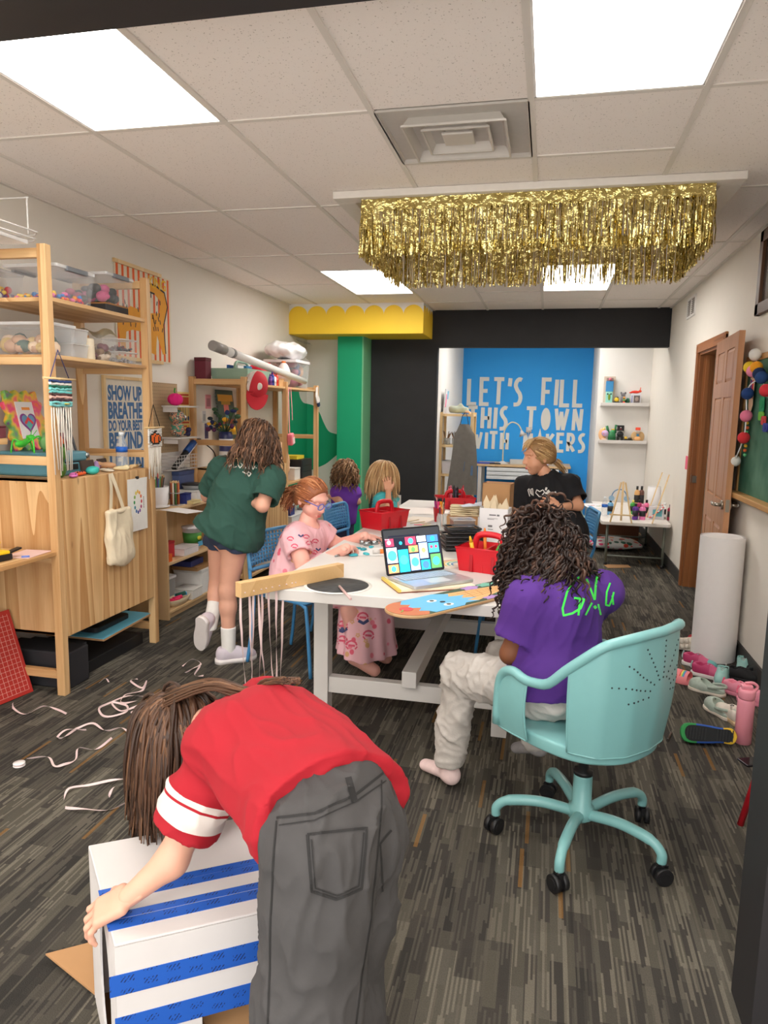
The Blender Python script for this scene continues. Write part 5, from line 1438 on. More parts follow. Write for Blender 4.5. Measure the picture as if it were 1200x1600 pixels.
hand(b, J['wrL'], (-.9, .2, .2), (0, -.3, 1), -1, .65, .7, h=.004); hand(b, J['wrR'], (-.7, .5, .1), (0, 0, 1), 1, .65, .6, h=.004); b.obj('body', [SKIN_L, LIP, EYEW, IRIS], pk2, True)
g = tee(J, fd, .84, .008, .02, .5, (J['pel']+Vector((0, 0, -.06)), Vector((0, 0, -1))), .01, .012, 41, sl_r=.058); sh = M(); g.into(sh, relax=1); sh.obj('shirt', mat((112, 58, 170), .85, var=.06), pk2, True)
g = SDF((-1.95, 5.8, .0), (-1.5, 6.25, .7), .008); g.ell(J['pel']-Vector((0, 0, .02)), (.10, .09, .08), .03)
for q in 'LR': g.chain([J['hip'+q], J['kn'+q], J['an'+q]], [.068, .052, .042], .02)
lg = M(); g.into(lg); lg.obj('leggings', mat((60, 62, 92), .9, var=.1), pk2, True)
hm = hair_mats((96, 70, 50), (134, 100, 72), (172, 136, 100)); hr = M(); cap_mass(hr, H, 0, 1.07, face=.05, low=-.09, h=.007); rg = random.Random(4)
cols = [head_col(H, 1.09), ('c', J['shL'], J['shR'], .065), ('c', J['che'], J['nek'], .085)]
for i in range(240):
 az, el = rg.uniform(40, 320), rg.uniform(-10, 85); p = scalp(H, az, el, 1.06); strand(hr, grow(p, flow(H, az, el), rg.uniform(.14, .22), (0, 0, -1), cols, .025, .7, .07, rg), rg.uniform(.004, .006), rg.choice((0, 1, 1, 2)), 4, .010, 2, rg.uniform(0, 6))
hr.obj('hair', hm, pk2, True)
# ------------------------------------------------------------------ girl in teal, hand to her head
J = dict(pel=Vector((-1.19, 5.08, .50)), che=P(600, 792, 5.08), nek=P(598, 770, 5.08), headbase=P(598, 762, 5.09), shR=P(596, 782, 4.97), elR=P(606, 800, 4.86), wrR=P(607, 766, 4.92),
   shL=P(612, 780, 5.20), elL=P(625, 815, 5.12), wrL=P(637, 823, 4.92), hipR=Vector((-1.18, 4.99, .50)), hipL=Vector((-1.18, 5.16, .50)), knR=Vector((-.85, 4.97, .50)), knL=Vector((-.85, 5.15, .50)),
   anR=Vector((-.85, 4.97, .1)), anL=Vector((-.85, 5.15, .1)), toR=Vector((-.74, 4.97, .03)), toL=Vector((-.74, 5.15, .03)))
fd = Vector((.95, .3, 0)).normalized()
tl = person('girl in sleeveless teal top with a hand in her blond hair', (-1.19, 5.08, .445))
H = Head(P(601, 744, 5.09), (.92, .38, -.15), (0, 0, 1), .97)
b = M(); limb_body(b, J, .86, fd, h=.0075); H.into(b, closed=True, h=.005)
hand(b, J['wrR'], P(603, 738, 4.98)-J['wrR'], (.3, -1, 0), -1, .78, .5, h=.004); hand(b, J['wrL'], P(652, 822, 4.78)-J['wrL'], (0, -.1, 1), 1, .78, .3, h=.004)
b.obj('body', [SKIN_T, LIP, EYEW, IRIS], tl, True)
TT = mat((70, 178, 184), .85, var=.06); g = tee(J, fd, .88, .0075, .014, .06, (J['pel']+Vector((0, 0, -.03)), Vector((0, 0, -1))), .01, .010, 51, sl_r=.06)
sh = M(); g.into(sh, relax=1); sh.obj('top', TT, tl, True)
g = SDF((-1.35, 4.85, .02), (-.7, 5.3, .62), .009); g.ell(J['pel'], (.12, .12, .09), .03)
for q in 'LR': g.chain([J['hip'+q], J['kn'+q], J['an'+q]], [.075, .058, .045], .02)
lg = M(); g.into(lg); lg.obj('shorts', DENIM_B, tl, True)
hm = hair_mats((168, 130, 88), (198, 160, 112), (222, 190, 144)); hr = M(); cap_mass(hr, H, 0, 1.07, face=.045, low=-.1, h=.007); rg = random.Random(14)
cols = [head_col(H, 1.09), ('c', J['shL'], J['shR'], .062), ('c', J['che'], J['nek'], .085)]
for i in range(300):
 az, el = rg.uniform(38, 322), rg.uniform(-10, 85); p = scalp(H, az, el, 1.06); strand(hr, grow(p, flow(H, az, el), rg.uniform(.17, .25), (-.05, 0, -1), cols, .025, .7, .03, rg), rg.uniform(.004, .006), rg.choice((0, 1, 1, 2)))
hr.obj('hair', hm, tl, True)
# ------------------------------------------------------------------ child in the black t-shirt beside the far table
J = dict(pel=Vector((.125, 4.88, .72)), che=P(857, 775, 4.86), nek=P(852, 742, 4.86), headbase=P(848, 732, 4.86), shR=P(819, 760, 4.90), elR=P(806, 808, 4.84), wrR=P(838, 800, 4.68),
   shL=P(890, 757, 4.88), elL=P(904, 790, 4.80), wrL=P(872, 792, 4.70), hipR=Vector((.07, 4.88, .66)), hipL=Vector((.18, 4.88, .66)), knR=Vector((.08, 4.86, .38)), knL=Vector((.18, 4.86, .38)),
   anR=Vector((.08, 4.90, .07)), anL=Vector((.19, 4.90, .07)), toR=Vector((.03, 4.78, .03)), toL=Vector((.15, 4.78, .03)))
fd = Vector((-.25, -1, 0)).normalized()
bk = person('child in black t-shirt with blond ponytail looking sideways', (.125, 4.88, 0))
H = Head(P(842, 712, 4.86), (-.93, -.32, -.12), (0, 0, 1), 1.02)
b = M(); limb_body(b, J, .98, fd, h=.0075); H.into(b, h=.004, closed=True)
hand(b, J['wrL'], (-.8, -.2, .25), (-.2, -.9, .3), -1, .85, .9, h=.004); hand(b, J['wrR'], (.5, .1, .3), (0, -.9, .3), 1, .85, .8, h=.004)
b.obj('body', [SKIN_T, LIP, EYEW, IRIS], bk, True)
g = tee(J, fd, 1.0, .0075, .03, .75, (J['pel']+Vector((0, 0, -.08)), Vector((0, 0, -1))), .01, .010, 61, sl_r=.068); sh = M(); g.into(sh, relax=1, disp=wrinkles(.012, 11, 8)); sh.obj('shirt', mat((22, 22, 26), .85, var=.1), bk, True)
o3 = P(850, 770, 4.4); sc_ = 4.4/CF
def pxl(pts): return [((u-850)*sc_, (770-v)*sc_) for u, v in pts]
dv = (P(850, 770, 4.8)-Vector((0, 0, CH))).normalized()
prt = [([(826, 776), (823, 765), (825, 763), (828, 772)], False, .005), ([(830, 774), (828, 764), (831, 763), (832, 775)], False, .005),
  ([(843, 777), (836, 770), (838, 765), (843, 768), (848, 765), (851, 769), (844, 777)], False, .006), ([(852, 763), (855, 764)], False, .02), ([(852, 770), (862, 772), (870, 769)], False, .014), ([(856, 766), (860, 771)], False, .016)]
decal(sh, [(pxl(a), b_, c) for a, b_, c in prt], o3, CR, CU, dv, .006, .003).obj('chest_print', mat((232, 230, 226), .8), bk, True)
g = SDF((-.1, 4.7, .02), (.36, 5.1, .85), .009); g.ell(J['pel']-Vector((0, 0, .04)), (.13, .11, .10), .03)
for q in 'LR': g.chain([J['hip'+q], J['kn'+q], J['an'+q]], [.085, .066, .055], .02)
lg = M(); g.into(lg); lg.obj('jeans', DENIM_B, bk, True)
hm = hair_mats((150, 114, 74), (184, 146, 98), (212, 178, 128)); hr = M(); cap_mass(hr, H, 0, 1.05, face=.05, low=-.05); rg = random.Random(24)
tie = H.w(0, -.11, -.055); ctr = H.w(0, -.006, .012); RR = Matrix((H.r, H.f, H.u))
for i in range(240):
 az = rg.uniform(15, 345); el = rg.uniform(-15, 88)
 if (az < 60 or az > 300) and el < 38: continue
 p = scalp(H, az, el, 1.08); pts = []
 for j in range(8):
  q = p.lerp(tie, j/7); l = RR @ (q-ctr); k = Vector((l.x/.078, l.y/.098, l.z/.1)).length/H.s
  if k < 1.09 and j < 7: q = ctr+(q-ctr)*(1.09/max(k, .2))
  pts.append(q)
 strand(hr, pts, rg.uniform(.003, .0048), rg.choice((0, 1, 1, 2)))
for i in range(60):      # fringe over the brow
 p = scalp(H, rg.uniform(-50, 50), rg.uniform(48, 70), 1.06); strand(hr, grow(p, H.f*.8-H.u*.4, rg.uniform(.05, .085), -H.u, [head_col(H, 1.1)], .014, .7, .06, rg), .0035, rg.choice((1, 2)))
for i in range(60):
 a0 = tie+Vector((rg.gauss(0, .008), rg.gauss(0, .008), rg.gauss(0, .008))); strand(hr, grow(a0, -H.f-H.u*.5, rg.uniform(.06, .11), (.3, 0, -1), [('c', J['che'], J['nek'], .10)], .018, .75, .06, rg), .004, rg.choice((0, 1, 2)))
hr.obj('hair', hm, bk, True)
M().ell(tie+Vector((-.01, -.02, .01)), .012).obj('hair_tie', mat((236, 230, 226), .6), bk, True)
# ================================================================== THE FOREGROUND AND THE FLOOR
# ---- painted cardboard box with blue masking tape
bt, bl, br_ = Vector((-1.060, 1.432, 0)), Vector((-0.803, 1.152, 0)), Vector((-0.543, 1.325, 0))
exb = (br_-bl).normalized(); eyb = Vector((-exb.y, exb.x, 0))        # long side, short side (towards the room)
BXL, BXD, BXH = 0.50, 0.375, 0.42
t = thing('cardboard_box', 'white painted cardboard box striped with blue masking tape', 'box', (bl.x, bl.y, 0), math.atan2(exb.y, exb.x))
PAINT = mat((212, 207, 205), 0.75, var=0.06, scale=9, bmp=0.12); KRAFT = mat((176, 134, 92), 0.85, var=0.08, scale=14, bmp=0.1); KRAFTD = mat((120, 86, 56), 0.9, var=0.1)
e2 = (bt-bl); BXD = e2.length; e2.normalize(); TSH = Matrix.Identity(4)      # the box is a little racked out of square
TSH[0][1] = e2.dot(exb); TSH[1][1] = e2.dot(eyb)
M(TSH).bx(0, BXL, 0, BXD, BXH-0.006, BXH).obj('top_panel', PAINT, t, bevel=0.003)
M(TSH).bx(0, BXL, BXD-0.005, BXD, 0, BXH-0.006).obj('back_panel', PAINT, t)
M(TSH).bx(BXL-0.005, BXL, 0.005, BXD-0.005, 0, BXH-0.006).obj('end_panel', PAINT, t)
# front with a cut-out window low down
fr = M(TSH)
for q in ((0, .17, 0, BXH-.006), (.36, BXL, 0, BXH-.006), (.17, .36, .21, BXH-.006), (.17, .36, 0, .03)): fr.bx(q[0], q[1], 0, .005, q[2], q[3])
fr.obj('front_panel', PAINT, t)
# left end with an oval hole
el_ = M(TSH @ frame((0, 0, 0), (0, 1, 0), (1, 0, 0)))
outer = [(0, 0), (BXD, 0), (BXD, BXH-.006), (0, BXH-.006)]; cx, cy, rx_, ry_ = BXD*.42, .20, .075, .165; n = 40
ring = [(cx+rx_*math.cos(2*PI*i/n), cy+ry_*math.sin(2*PI*i/n)) for i in range(n)]
out_ = []
for i in range(n):
 a = 2*PI*i/n; dx, dy = math.cos(a), math.sin(a); ts = []
 if dx > 1e-6: ts.append((BXD-cx)/dx)
 if dx < -1e-6: ts.append((0-cx)/dx)
 if dy > 1e-6: ts.append((BXH-.006-cy)/dy)
 if dy < -1e-6: ts.append((0-cy)/dy)
 k = min(x for x in ts if x > 0); out_.append((cx+dx*k, cy+dy*k))
vs = [(p[0], p[1], 0) for p in ring]+[(p[0], p[1], 0) for p in out_]+[(p[0], p[1], .005) for p in ring]+[(p[0], p[1], .005) for p in out_]
fs = []
for i in range(n):
 j = (i+1) % n; fs += [(i, n+i, n+j, j), (2*n+i, 2*n+j, 3*n+j, 3*n+i), (i, j, 2*n+j, 2*n+i)]
el_.add(vs, fs); el_.obj('end_panel', PAINT, t)
M(TSH).bx(.006, BXL-.006, .006, BXD-.006, .004, .008).obj('inner_base', KRAFTD, t)
def flap(nm, pts, m_):
 M(TSH).add([tuple(p) for p in pts]+[tuple(Vector(p)+Vector((0, 0, .005))) for p in pts], [(3, 2, 1, 0), (4, 5, 6, 7), (0, 1, 5, 4), (1, 2, 6, 5), (2, 3, 7, 6), (3, 0, 4, 7)]).obj(nm, m_, t)
flap('bottom_flap', [(.34, BXD, .004), (.0, BXD, .004), (-.10, BXD+.17, .02), (.30, BXD+.19, .02)], KRAFT)
flap('bottom_flap', [(0, .16, .004), (0, 0, .004), (-.06, .02, .05), (-.06, .17, .05)], PAINT)
flap('inner_flap', [(.19, .012, .11), (.34, .012, .13), (.34, .10, .16), (.19, .10, .14)], KRAFT)
tm, nt, bb = _new('blue_tape')
v = coords(nt); sx = nt.nodes.new('ShaderNodeSeparateXYZ'); nt.links.new(v, sx.inputs[0])
yz = mth(nt, 'ADD', sx.outputs[1], sx.outputs[2]); X_ = sx.outputs[0]
dg = mth(nt, 'ADD', mth(nt, 'MULTIPLY', X_, 38), mth(nt, 'MULTIPLY', yz, -30))
cell = mth(nt, 'FRACT', mth(nt, 'MULTIPLY', X_, 22)); cell2 = mth(nt, 'FRACT', mth(nt, 'ADD', mth(nt, 'MULTIPLY', yz, 34), mth(nt, 'MULTIPLY', mth(nt, 'FLOOR', mth(nt, 'MULTIPLY', X_, 22)), .5)))
inb = mth(nt, 'MULTIPLY', mth(nt, 'LESS_THAN', mth(nt, 'ABSOLUTE', mth(nt, 'SUBTRACT', cell, .5)), .30), mth(nt, 'LESS_THAN', mth(nt, 'ABSOLUTE', mth(nt, 'SUBTRACT', cell2, .5)), .24))
lines = mth(nt, 'LESS_THAN', mth(nt, 'FRACT', mth(nt, 'MULTIPLY', dg, 3.2)), .38)
mark = mth(nt, 'MULTIPLY', mth(nt, 'MULTIPLY', inb, lines), mth(nt, 'GREATER_THAN', noise_tex(nt, v, 260, 2), .46))
nt.links.new(mixc(nt, mark, lin((26, 88, 184)), lin((14, 34, 84))), bb.inputs['Base Color']); bb.inputs['Roughness'].default_value = .6
for y0, y1 in ((.045, .075), (.078, .098), (.142, .166), (.168, .188)):        # two double strips on the top
 M(TSH).bx(-.004, BXL+.004, y0, y1, BXH-.0002, BXH+.0012+(.0006 if y0 in (.078, .168) else 0)).obj('tape_strip', tm, t)
for z0, z1 in ((.305, .352), (.205, .255), (.085, .135), (.0, .04)):
 M(TSH).bx(-.012 if z0 > .3 else -.004, BXL+.004, -.0014, .0002, z0, z1).obj('tape_strip', tm, t)
# ---- pale pink ribbons on the carpet
RIB = mat((226, 200, 198), 0.45, var=0.05, sheen=.3)
def ribbon_floor(pts, label, lifts=None, w_=.010, amp=.012, seed=0):
 rg_ = random.Random(seed); ctrl = []
 for i, (u, v) in enumerate(pts):
  p = un(u, v, z=0); z = .004+(lifts[i] if lifts else amp*(i % 2)); ctrl.append(Vector((p.x, p.y, z)))
 path = smooth_path(ctrl, 7); nr = []
 ph = rg_.uniform(0, 6)
 for i in range(len(path)):
  a = 0.9*math.sin(ph+i*.21)+.35*math.sin(i*.5+ph); t_ = (path[min(i+1, len(path)-1)]-path[max(i-1, 0)]).normalized()
  sd = t_.cross(Vector((0, 0, 1))); sd = sd.normalized() if sd.length > 1e-5 else Vector((1, 0, 0)); nr.append(Vector((0, 0, 1))*math.cos(a)+sd*math.sin(a))
  path[i].z = max(path[i].z, .0015+abs(math.sin(a))*w_/2)
 o = M().ribbon(path, w_, nr).obj('ribbon', RIB); tag(o, label, 'ribbon', 'pink ribbons on the carpet')
 return o
ribbon_floor([(20, 1100), (22, 1112), (40, 1117), (68, 1108), (90, 1110), (104, 1120)], 'short curled pink ribbon on the carpet beside the red cutting mat', seed=1)
ribbon_floor([(215, 1062), (204, 1068), (222, 1076), (229, 1068), (222, 1080), (196, 1090), (190, 1100), (220, 1098)], 'looped pink ribbon on the carpet nearest the black machine', seed=2)
ribbon_floor([(232, 1090), (200, 1092), (170, 1100), (155, 1112), (165, 1121), (195, 1118), (198, 1104), (175, 1102), (190, 1112), (225, 1104), (205, 1116), (232, 1122)], 'heap of tangled pink ribbon on the carpet behind the red shirt girl', seed=3)
ribbon_floor([(135, 1142), (105, 1145), (90, 1153), (100, 1157), (120, 1140), (145, 1135), (165, 1143), (190, 1142), (205, 1150)], 'wavy pink ribbon with a folded loop on the carpet', seed=4)
ribbon_floor([(42, 1187), (75, 1188), (85, 1198), (100, 1200), (118, 1188), (123, 1174), (150, 1172), (175, 1158)], 'pink ribbon unrolling from the white spool', seed=5)
ribbon_floor([(100, 1252), (108, 1238), (140, 1228), (180, 1224), (222, 1218)], 'long arched pink ribbon on the carpet behind the striped box', seed=6)
ribbon_floor([(170, 1247), (178, 1236), (200, 1226), (225, 1232), (232, 1240)], 'short forked pink ribbon on the carpet near the hanging hair', seed=7)
ribbon_floor([(102, 1264), (130, 1270), (170, 1267), (205, 1256), (228, 1244)], 'straight pink ribbon on the carpet closest to the striped box', seed=8)
ribbon_floor([(285, 1042), (300, 1034), (314, 1038), (300, 1050), (290, 1052), (312, 1044), (304, 1056), (318, 1060)], 'small knot of pink ribbon on the carpet by the lilac shoes', seed=9)
ribbon_floor([(155, 1068), (165, 1064), (170, 1067)], 'tiny scrap of pink ribbon by the black machine', seed=10)
p = un(30, 1196, z=0)
t = thing('ribbon_spool', 'round white spool of pink ribbon lying on the carpet', 'spool', (p.x, p.y, 0))
M().lathe([(.008, 0), (.024, 0), (.024, .003), (.012, .003), (.012, .010), (.024, .010), (.024, .013), (.008, .013)], 24).obj('reel', mat((236, 232, 230), .4), t)
M().lathe([(.013, .003), (.021, .003), (.021, .010), (.013, .010)], 24).obj('wound_ribbon', RIB, t)
# ---- beam of wood with ribbons threaded through it, resting on the table corner
a, b_ = un(372, 922, z=.772), un(533, 890, z=.772)
t = thing('wood_beam', 'length of planed timber lying on the table with ribbons hanging from its end', 'timber', (b_.x, b_.y, .741))
M().bar(a, b_, .040, .062).obj('timber', wood((222, 184, 132), (206, 164, 110), 'x', .55, 4, False), t, True, bevel=.002)
dd = (b_-a).normalized()
kn = M()
sdv = dd.cross(Vector((0, 0, 1))).normalized()
for i, fr_ in enumerate((.03, .10, .16, .20, .25, .31, .37, .42, .45)):
 kn.ell(a.lerp(b_, fr_*1.1)+sdv*.0215+Vector((0, 0, -.010)), (.004, .004, .003), 6, 4)
kn.obj('ribbon_knots', RIB, t, True, kind='stuff')
rg = random.Random(6)
for i, (u, fr_) in enumerate(((366, .02), (383, .10), (389, .13), (398, .18), (403, .21), (413, .27), (418, .34), (424, .40))):
 p0 = a.lerp(b_, fr_)+Vector((0, 0, -.031)); zend = .05+rg.uniform(0, .25)
 x_ = rg.uniform(-.02, .02); pts = [p0+Vector((x_*q*q*2.5, rg.uniform(-.004, .004), -(p0.z-zend)*q)) for q in [k/10 for k in range(11)]]
 tw = rg.uniform(-1, 1); nr = [Vector((math.sin(tw+q*.35), -math.cos(tw+q*.35), 0)) for q in range(11)]
 M().ribbon(pts, .010, nr).obj('hanging_ribbon', RIB, t, True)
# ---- shoes by the wall
def at(u, v): p_ = un(u, v, z=0); return (p_.x, p_.y)
def clog(label, u, v, rz, c1, c2, roll=0, z=0.0, flip=False, col_in=None):
 x, y = at(u, v); t = thing('clog', label, 'shoe', (x, y, z), rot=(roll, 0, rz)); t.scale = (.84,)*3
 g = SDF((-.14, -.07, -.01), (.14, .07, .11), .0045)
 g.rc((.03, 0, .035), (.085, 0, .03), .046, .038, .02); g.rc((-.07, 0, .03), (.03, 0, .035), .036, .044, .02); g.ell((.05, 0, .045), (.065, .045, .042), .02)
 g.plane((0, 0, .006), (0, 0, -1)); g.rc((-.09, 0, .06), (.02, 0, .062), .030, .034, .006, op='sub'); g.ell((-.03, 0, .10), (.075, .05, .05), .01, op='sub')
 m = M(); g.into(m); m.obj('upper', c1, t)
 pl = [(p.x, p.y) for p in smooth_path([(-.112, 0, 0), (-.09, -.037, 0), (-.03, -.038, 0), (.06, -.05, 0), (.11, -.032, 0), (.128, 0, 0), (.11, .036, 0), (.06, .05, 0), (-.03, .038, 0), (-.09, .037, 0)], 4, True)]
 M().prism(pl, 0, .020, smooth=True).obj('sole', c2, t, bevel=.004)
 h_ = M()
 for i in range(9): h_.ell((.045+(i % 3)*.022, -.026+(i//3)*.026, .079-(i % 3)*.009-abs(i//3-1)*.006), (.0045, .0045, .003), 8, 5)
 h_.obj('vent_holes', mat((60, 70, 66), .8), t, kind='stuff')
 M().tube(smooth_path([(-.01, -.044, .05), (-.07, -.043, .062), (-.112, 0, .066), (-.07, .043, .062), (-.01, .044, .05)], 5), .006, 6, flat=1.6).obj('heel_strap', c1, t)
 return t
GLIT = mat((172, 186, 174), .35, var=.25, scale=70); CRM = mat((222, 210, 196), .7, var=.04)
clog('sparkly grey-green clog on its side facing the pink slide', 1106, 1082, 2.6, GLIT, CRM)
clog('sparkly grey-green clog standing before the pink bottle', 1124, 1116, 2.0, GLIT, CRM)
# clog showing its black tread, green-blue-yellow rim
x, y = at(1105, 1162); t = thing('clog', 'multicolour clog turned on its side with black tread showing', 'shoe', (x, y, .046), rot=(1.15, 0, .05))
pl = [(p.x, p.y) for p in smooth_path([(-.125, 0, 0), (-.105, -.04, 0), (-.04, -.043, 0), (.05, -.034, 0), (.10, -.034, 0), (.12, 0, 0), (.10, .034, 0), (.05, .034, 0), (-.04, .043, 0), (-.105, .04, 0)], 4, True)]
cm_ = axis_stripes('clog_rim', 'X', [(0, (38, 140, 70)), (.28, (34, 84, 170)), (.76, (232, 190, 50))], .6, -.125, .12)
M().prism(pl, 0, .024, smooth=True).obj('rim', cm_, t, bevel=.004)
M().prism([(p[0]*.86, p[1]*.80) for p in pl], .023, .0265).obj('tread', mat((34, 36, 38), .8), t)
tr = M()
for i in range(16):
 q = -.10+i*.013
 if not -.01 < q < .025: tr.bar((q, -.026, .028), (q+.008, .026, .028), .004, .004)
tr.obj('tread_ribs', mat((44, 46, 48), .8), t, kind='stuff')
g = SDF((-.14, -.06, -.10), (.14, .06, .02), .006); g.rc((-.07, 0, -.02), (.02, 0, -.02), .045, .04, .02); g.plane((0, 0, 0), (0, 0, 1)); m = M(); g.into(m); m.obj('upper', cm_, t)
# pink slide sandal
x, y = at(1052, 1062); t = thing('slide_sandal', 'pink slide sandal with rainbow strap lying on the carpet', 'shoe', (x, y, 0), -.55)
pl = [(p.x, p.y) for p in smooth_path([(-.115, 0, 0), (-.09, -.036, 0), (-.02, -.036, 0), (.06, -.046, 0), (.115, -.025, 0), (.12, .01, 0), (.09, .04, 0), (.0, .036, 0), (-.09, .036, 0)], 4, True)]
PKS = mat((240, 140, 146), .6, var=.04); M().prism(pl, 0, .028, smooth=True).obj('footbed', PKS, t, bevel=.005)
def strp(u_, v_): a_ = PI*u_; return (.015+.075*v_, -.047*math.cos(a_), .026+.045*math.sin(a_))
M().grid(strp, 14, 5).grid(lambda u_, v_: tuple(Vector(strp(1-u_, v_))*1.0-Vector((0, 0, .004))), 14, 5).obj('strap', PKS, t)
rb_ = M()
for k, c in enumerate(range(4)): rb_.grid(lambda u_, v_: tuple(Vector(strp(.15+.35*u_, .42+.09*k+.09*v_))+Vector((0, 0, .0015))), 8, 2, mi=k)
rb_.obj('rainbow_stripe', [mat((230, 90, 80)), mat((244, 208, 90)), mat((90, 180, 120)), mat((90, 130, 210))], t)
def trainer(label, u, v, rz, cols, sole=SOLE, roll=0.0, z=0.0):
 x, y = at(u, v); t = thing('sneaker', label, 'shoe', (x, y, z), rot=(roll, 0, rz)); t.scale = (.84,)*3
 up_ = M(); T = TR((0, 0, .098)); g = SDF((-.12, -.08, -.12), (.22, .08, .08), .005)
 g.rc((-.035, 0, -.055), (.135, 0, -.07), .038, .033, .02); g.rc((-.035, 0, -.025), (.04, 0, -.035), .039, .035, .02); g.ell((.08, 0, -.06), (.075, .04, .033), .02)
 g.plane((0, 0, -.078), (0, 0, -1)); g.rc((-.016, 0, -.03), (.0, 0, .1), .031, .036, .006, op='sub'); g.rc((.0, 0, .01), (.06, 0, -.005), .018, .014, .005, op='sub'); g.plane((0, 0, -.002), (-.2, 0, 1))
 up_.T = T; g.into(up_); up_.obj('upper', cols[0], t)
 pl = [(p.x, p.y) for p in smooth_path([(-.082, 0, 0), (-.06, -.036, 0), (.0, -.036, 0), (.08, -.044, 0), (.15, -.030, 0), (.170, 0, 0), (.15, .034, 0), (.08, .044, 0), (.0, .036, 0), (-.06, .036, 0)], 4, True)]
 M().prism(pl, 0, .026, smooth=True).obj('sole', sole, t, bevel=.004)
 la = M()
 for i in range(5): la.tube([(.022+i*.017, -.022, .084-i*.007), (.028+i*.017, 0, .094-i*.009), (.034+i*.017, .022, .084-i*.007)], .003, 5)
 la.obj('laces', cols[1], t); M().tube(smooth_path([(-.074, -.01, .045), (-.082, 0, .06), (-.076, .01, .092)], 4), .006, 6).obj('heel_tab', cols[1], t)
 return t
MAG = axis_stripes('magenta_runner', 'X', [(0, (190, 60, 110)), (.55, (204, 90, 130)), (.75, (110, 180, 180))], .6, -.12, .18)
trainer('magenta and teal running shoe closest to the white roll', 1083, 1040, -.55, [MAG, mat((160, 180, 178))])
trainer('magenta and teal running shoe in front of its pair', 1098, 1056, -.42, [MAG, mat((160, 180, 178))])
TL = mat((150, 196, 190), .6, var=.08)
trainer('pale teal child sneaker between the clogs and the roll', 1128, 1062, -1.9, [TL, WHITEP])
trainer('pale teal child sneaker resting on black shoes by the baseboard', 1160, 1046, -1.8, [TL, WHITEP])
PK1 = mat((238, 150, 172), .6, var=.08)
trainer('pink sneaker lying behind the sparkly clogs', 1148, 1085, -.6, [PK1, mat((236, 110, 140))], PK1)
trainer('pink sneaker beside the pink water bottle', 1172, 1098, -.5, [PK1, mat((236, 110, 140))], PK1)
trainer('black shoe lying against the baseboard', 1180, 1066, -1.0, [mat((30, 30, 32), .7), mat((40, 40, 44))], mat((26, 26, 28)))
trainer('black shoe under the pale teal sneaker', 1150, 1062, -.3, [mat((30, 30, 32), .7), mat((40, 40, 44))], mat((26, 26, 28)))
trainer('white and tan sneaker with black patch behind the pink bottle', 1146, 1128, 1.9, [mat((226, 216, 204), .7), mat((30, 30, 34))], mat((206, 176, 140)))
# chunky pale shoe on its side, tread facing out, and pink slipper behind
x, y = at(1062, 1016); t = thing('clog', 'cream shoe lying on its side showing a scalloped tread', 'shoe', (x, y, .045), rot=(1.3, 0, .3))
M().prism([(p[0], p[1]) for p in pl], 0, .025, smooth=True).obj('rim', CRM, t, bevel=.004)
tr = M()
for i in range(7):
 for j in (-1, 1): tr.lathe([(.017, .025), (.017, .031), (0, .033)], 12, (-.09+i*.03, j*.017, 0))
tr.obj('tread_lugs', mat((214, 206, 192), .7), t, kind='stuff')
g = SDF((-.14, -.06, -.10), (.14, .06, .02), .006); g.rc((-.07, 0, -.02), (.04, 0, -.02), .042, .036, .02); g.plane((0, 0, 0), (0, 0, 1)); m = M(); g.into(m); m.obj('upper', CRM, t)
x, y = at(1078, 1008); t = thing('slide_sandal', 'coral pink slide behind the cream shoe', 'shoe', (x, y, 0), .5)
M().prism([(p[0], p[1]) for p in pl], 0, .025, smooth=True).obj('footbed', PKS, t, bevel=.005); M().grid(strp, 12, 4).obj('strap', PKS, t)
x, y = at(1030, 1046);
# pink water bottle
x, y = at(1160, 1160); t = thing('water_bottle', 'tall pink metal water bottle with flip lid standing on the carpet', 'bottle', (x, y, 0))
PKB = mat((242, 156, 172), .4, var=.02); M().lathe([(.033, 0), (.037, .004), (.037, .20), (.034, .215), (.030, .22), (0, .22)], 28).obj('body', PKB, t)
M().lathe([(.034, .215), (.037, .222), (.037, .25), (.033, .262), (0, .264)], 28).obj('lid', PKB, t)
M().box((-.004, -.006, .272), (.05, .03, .022), rx=.1).obj('spout_cover', PKB, t, bevel=.006)
M().tube(smooth_path([(.03, 0, .25), (.042, 0, .275), (.02, 0, .292), (-.012, 0, .288)], 5), .007, 8).obj('handle', PKB, t)
# loose screw / brush on the floor and scraps
x, y = at(1047, 1150); t = thing('paint_brush', 'small brown brush lying on the carpet by the multicolour clog', 'brush', (x, y, .006), 1.25)
M().cyl((-.05, 0, 0), (.03, 0, 0), .004, .005, 8).obj('handle', mat((80, 60, 48)), t); M().cyl((-.068, 0, 0), (-.05, 0, 0), .006, .005, 8).obj('bristles', mat((50, 44, 40)), t)
# red stool leg peeking past the dark jamb, dark phone
x, y = .935, 2.70
t = thing('stool', 'red metal stool just behind the dark jamb', 'stool', (x, y, 0))
RD = mat((196, 30, 44), .4, var=.03)
M().lathe([(0, .44), (.105, .44), (.11, .45), (.105, .465), (0, .465)], 24).obj('seat', RD, t)
for q in range(4):
 a_ = q*PI/2; M().tube([(.08*math.cos(a_), .08*math.sin(a_), .44), (.165*math.cos(a_), .165*math.sin(a_), 0)], .012, 8).obj('leg', RD, t)
x, y = at(1170, 1190); t = thing('phone', 'dark phone lying on the carpet by the jamb', 'phone', (x+.03, y, 0), .4)
M().bx(-.07, .07, -.035, .035, .001, .009).obj('case', mat((40, 34, 40), .3), t, bevel=.003); M().bx(-.066, .066, -.032, .032, .009, .0095).obj('screen', mat((16, 16, 20), .1), t)
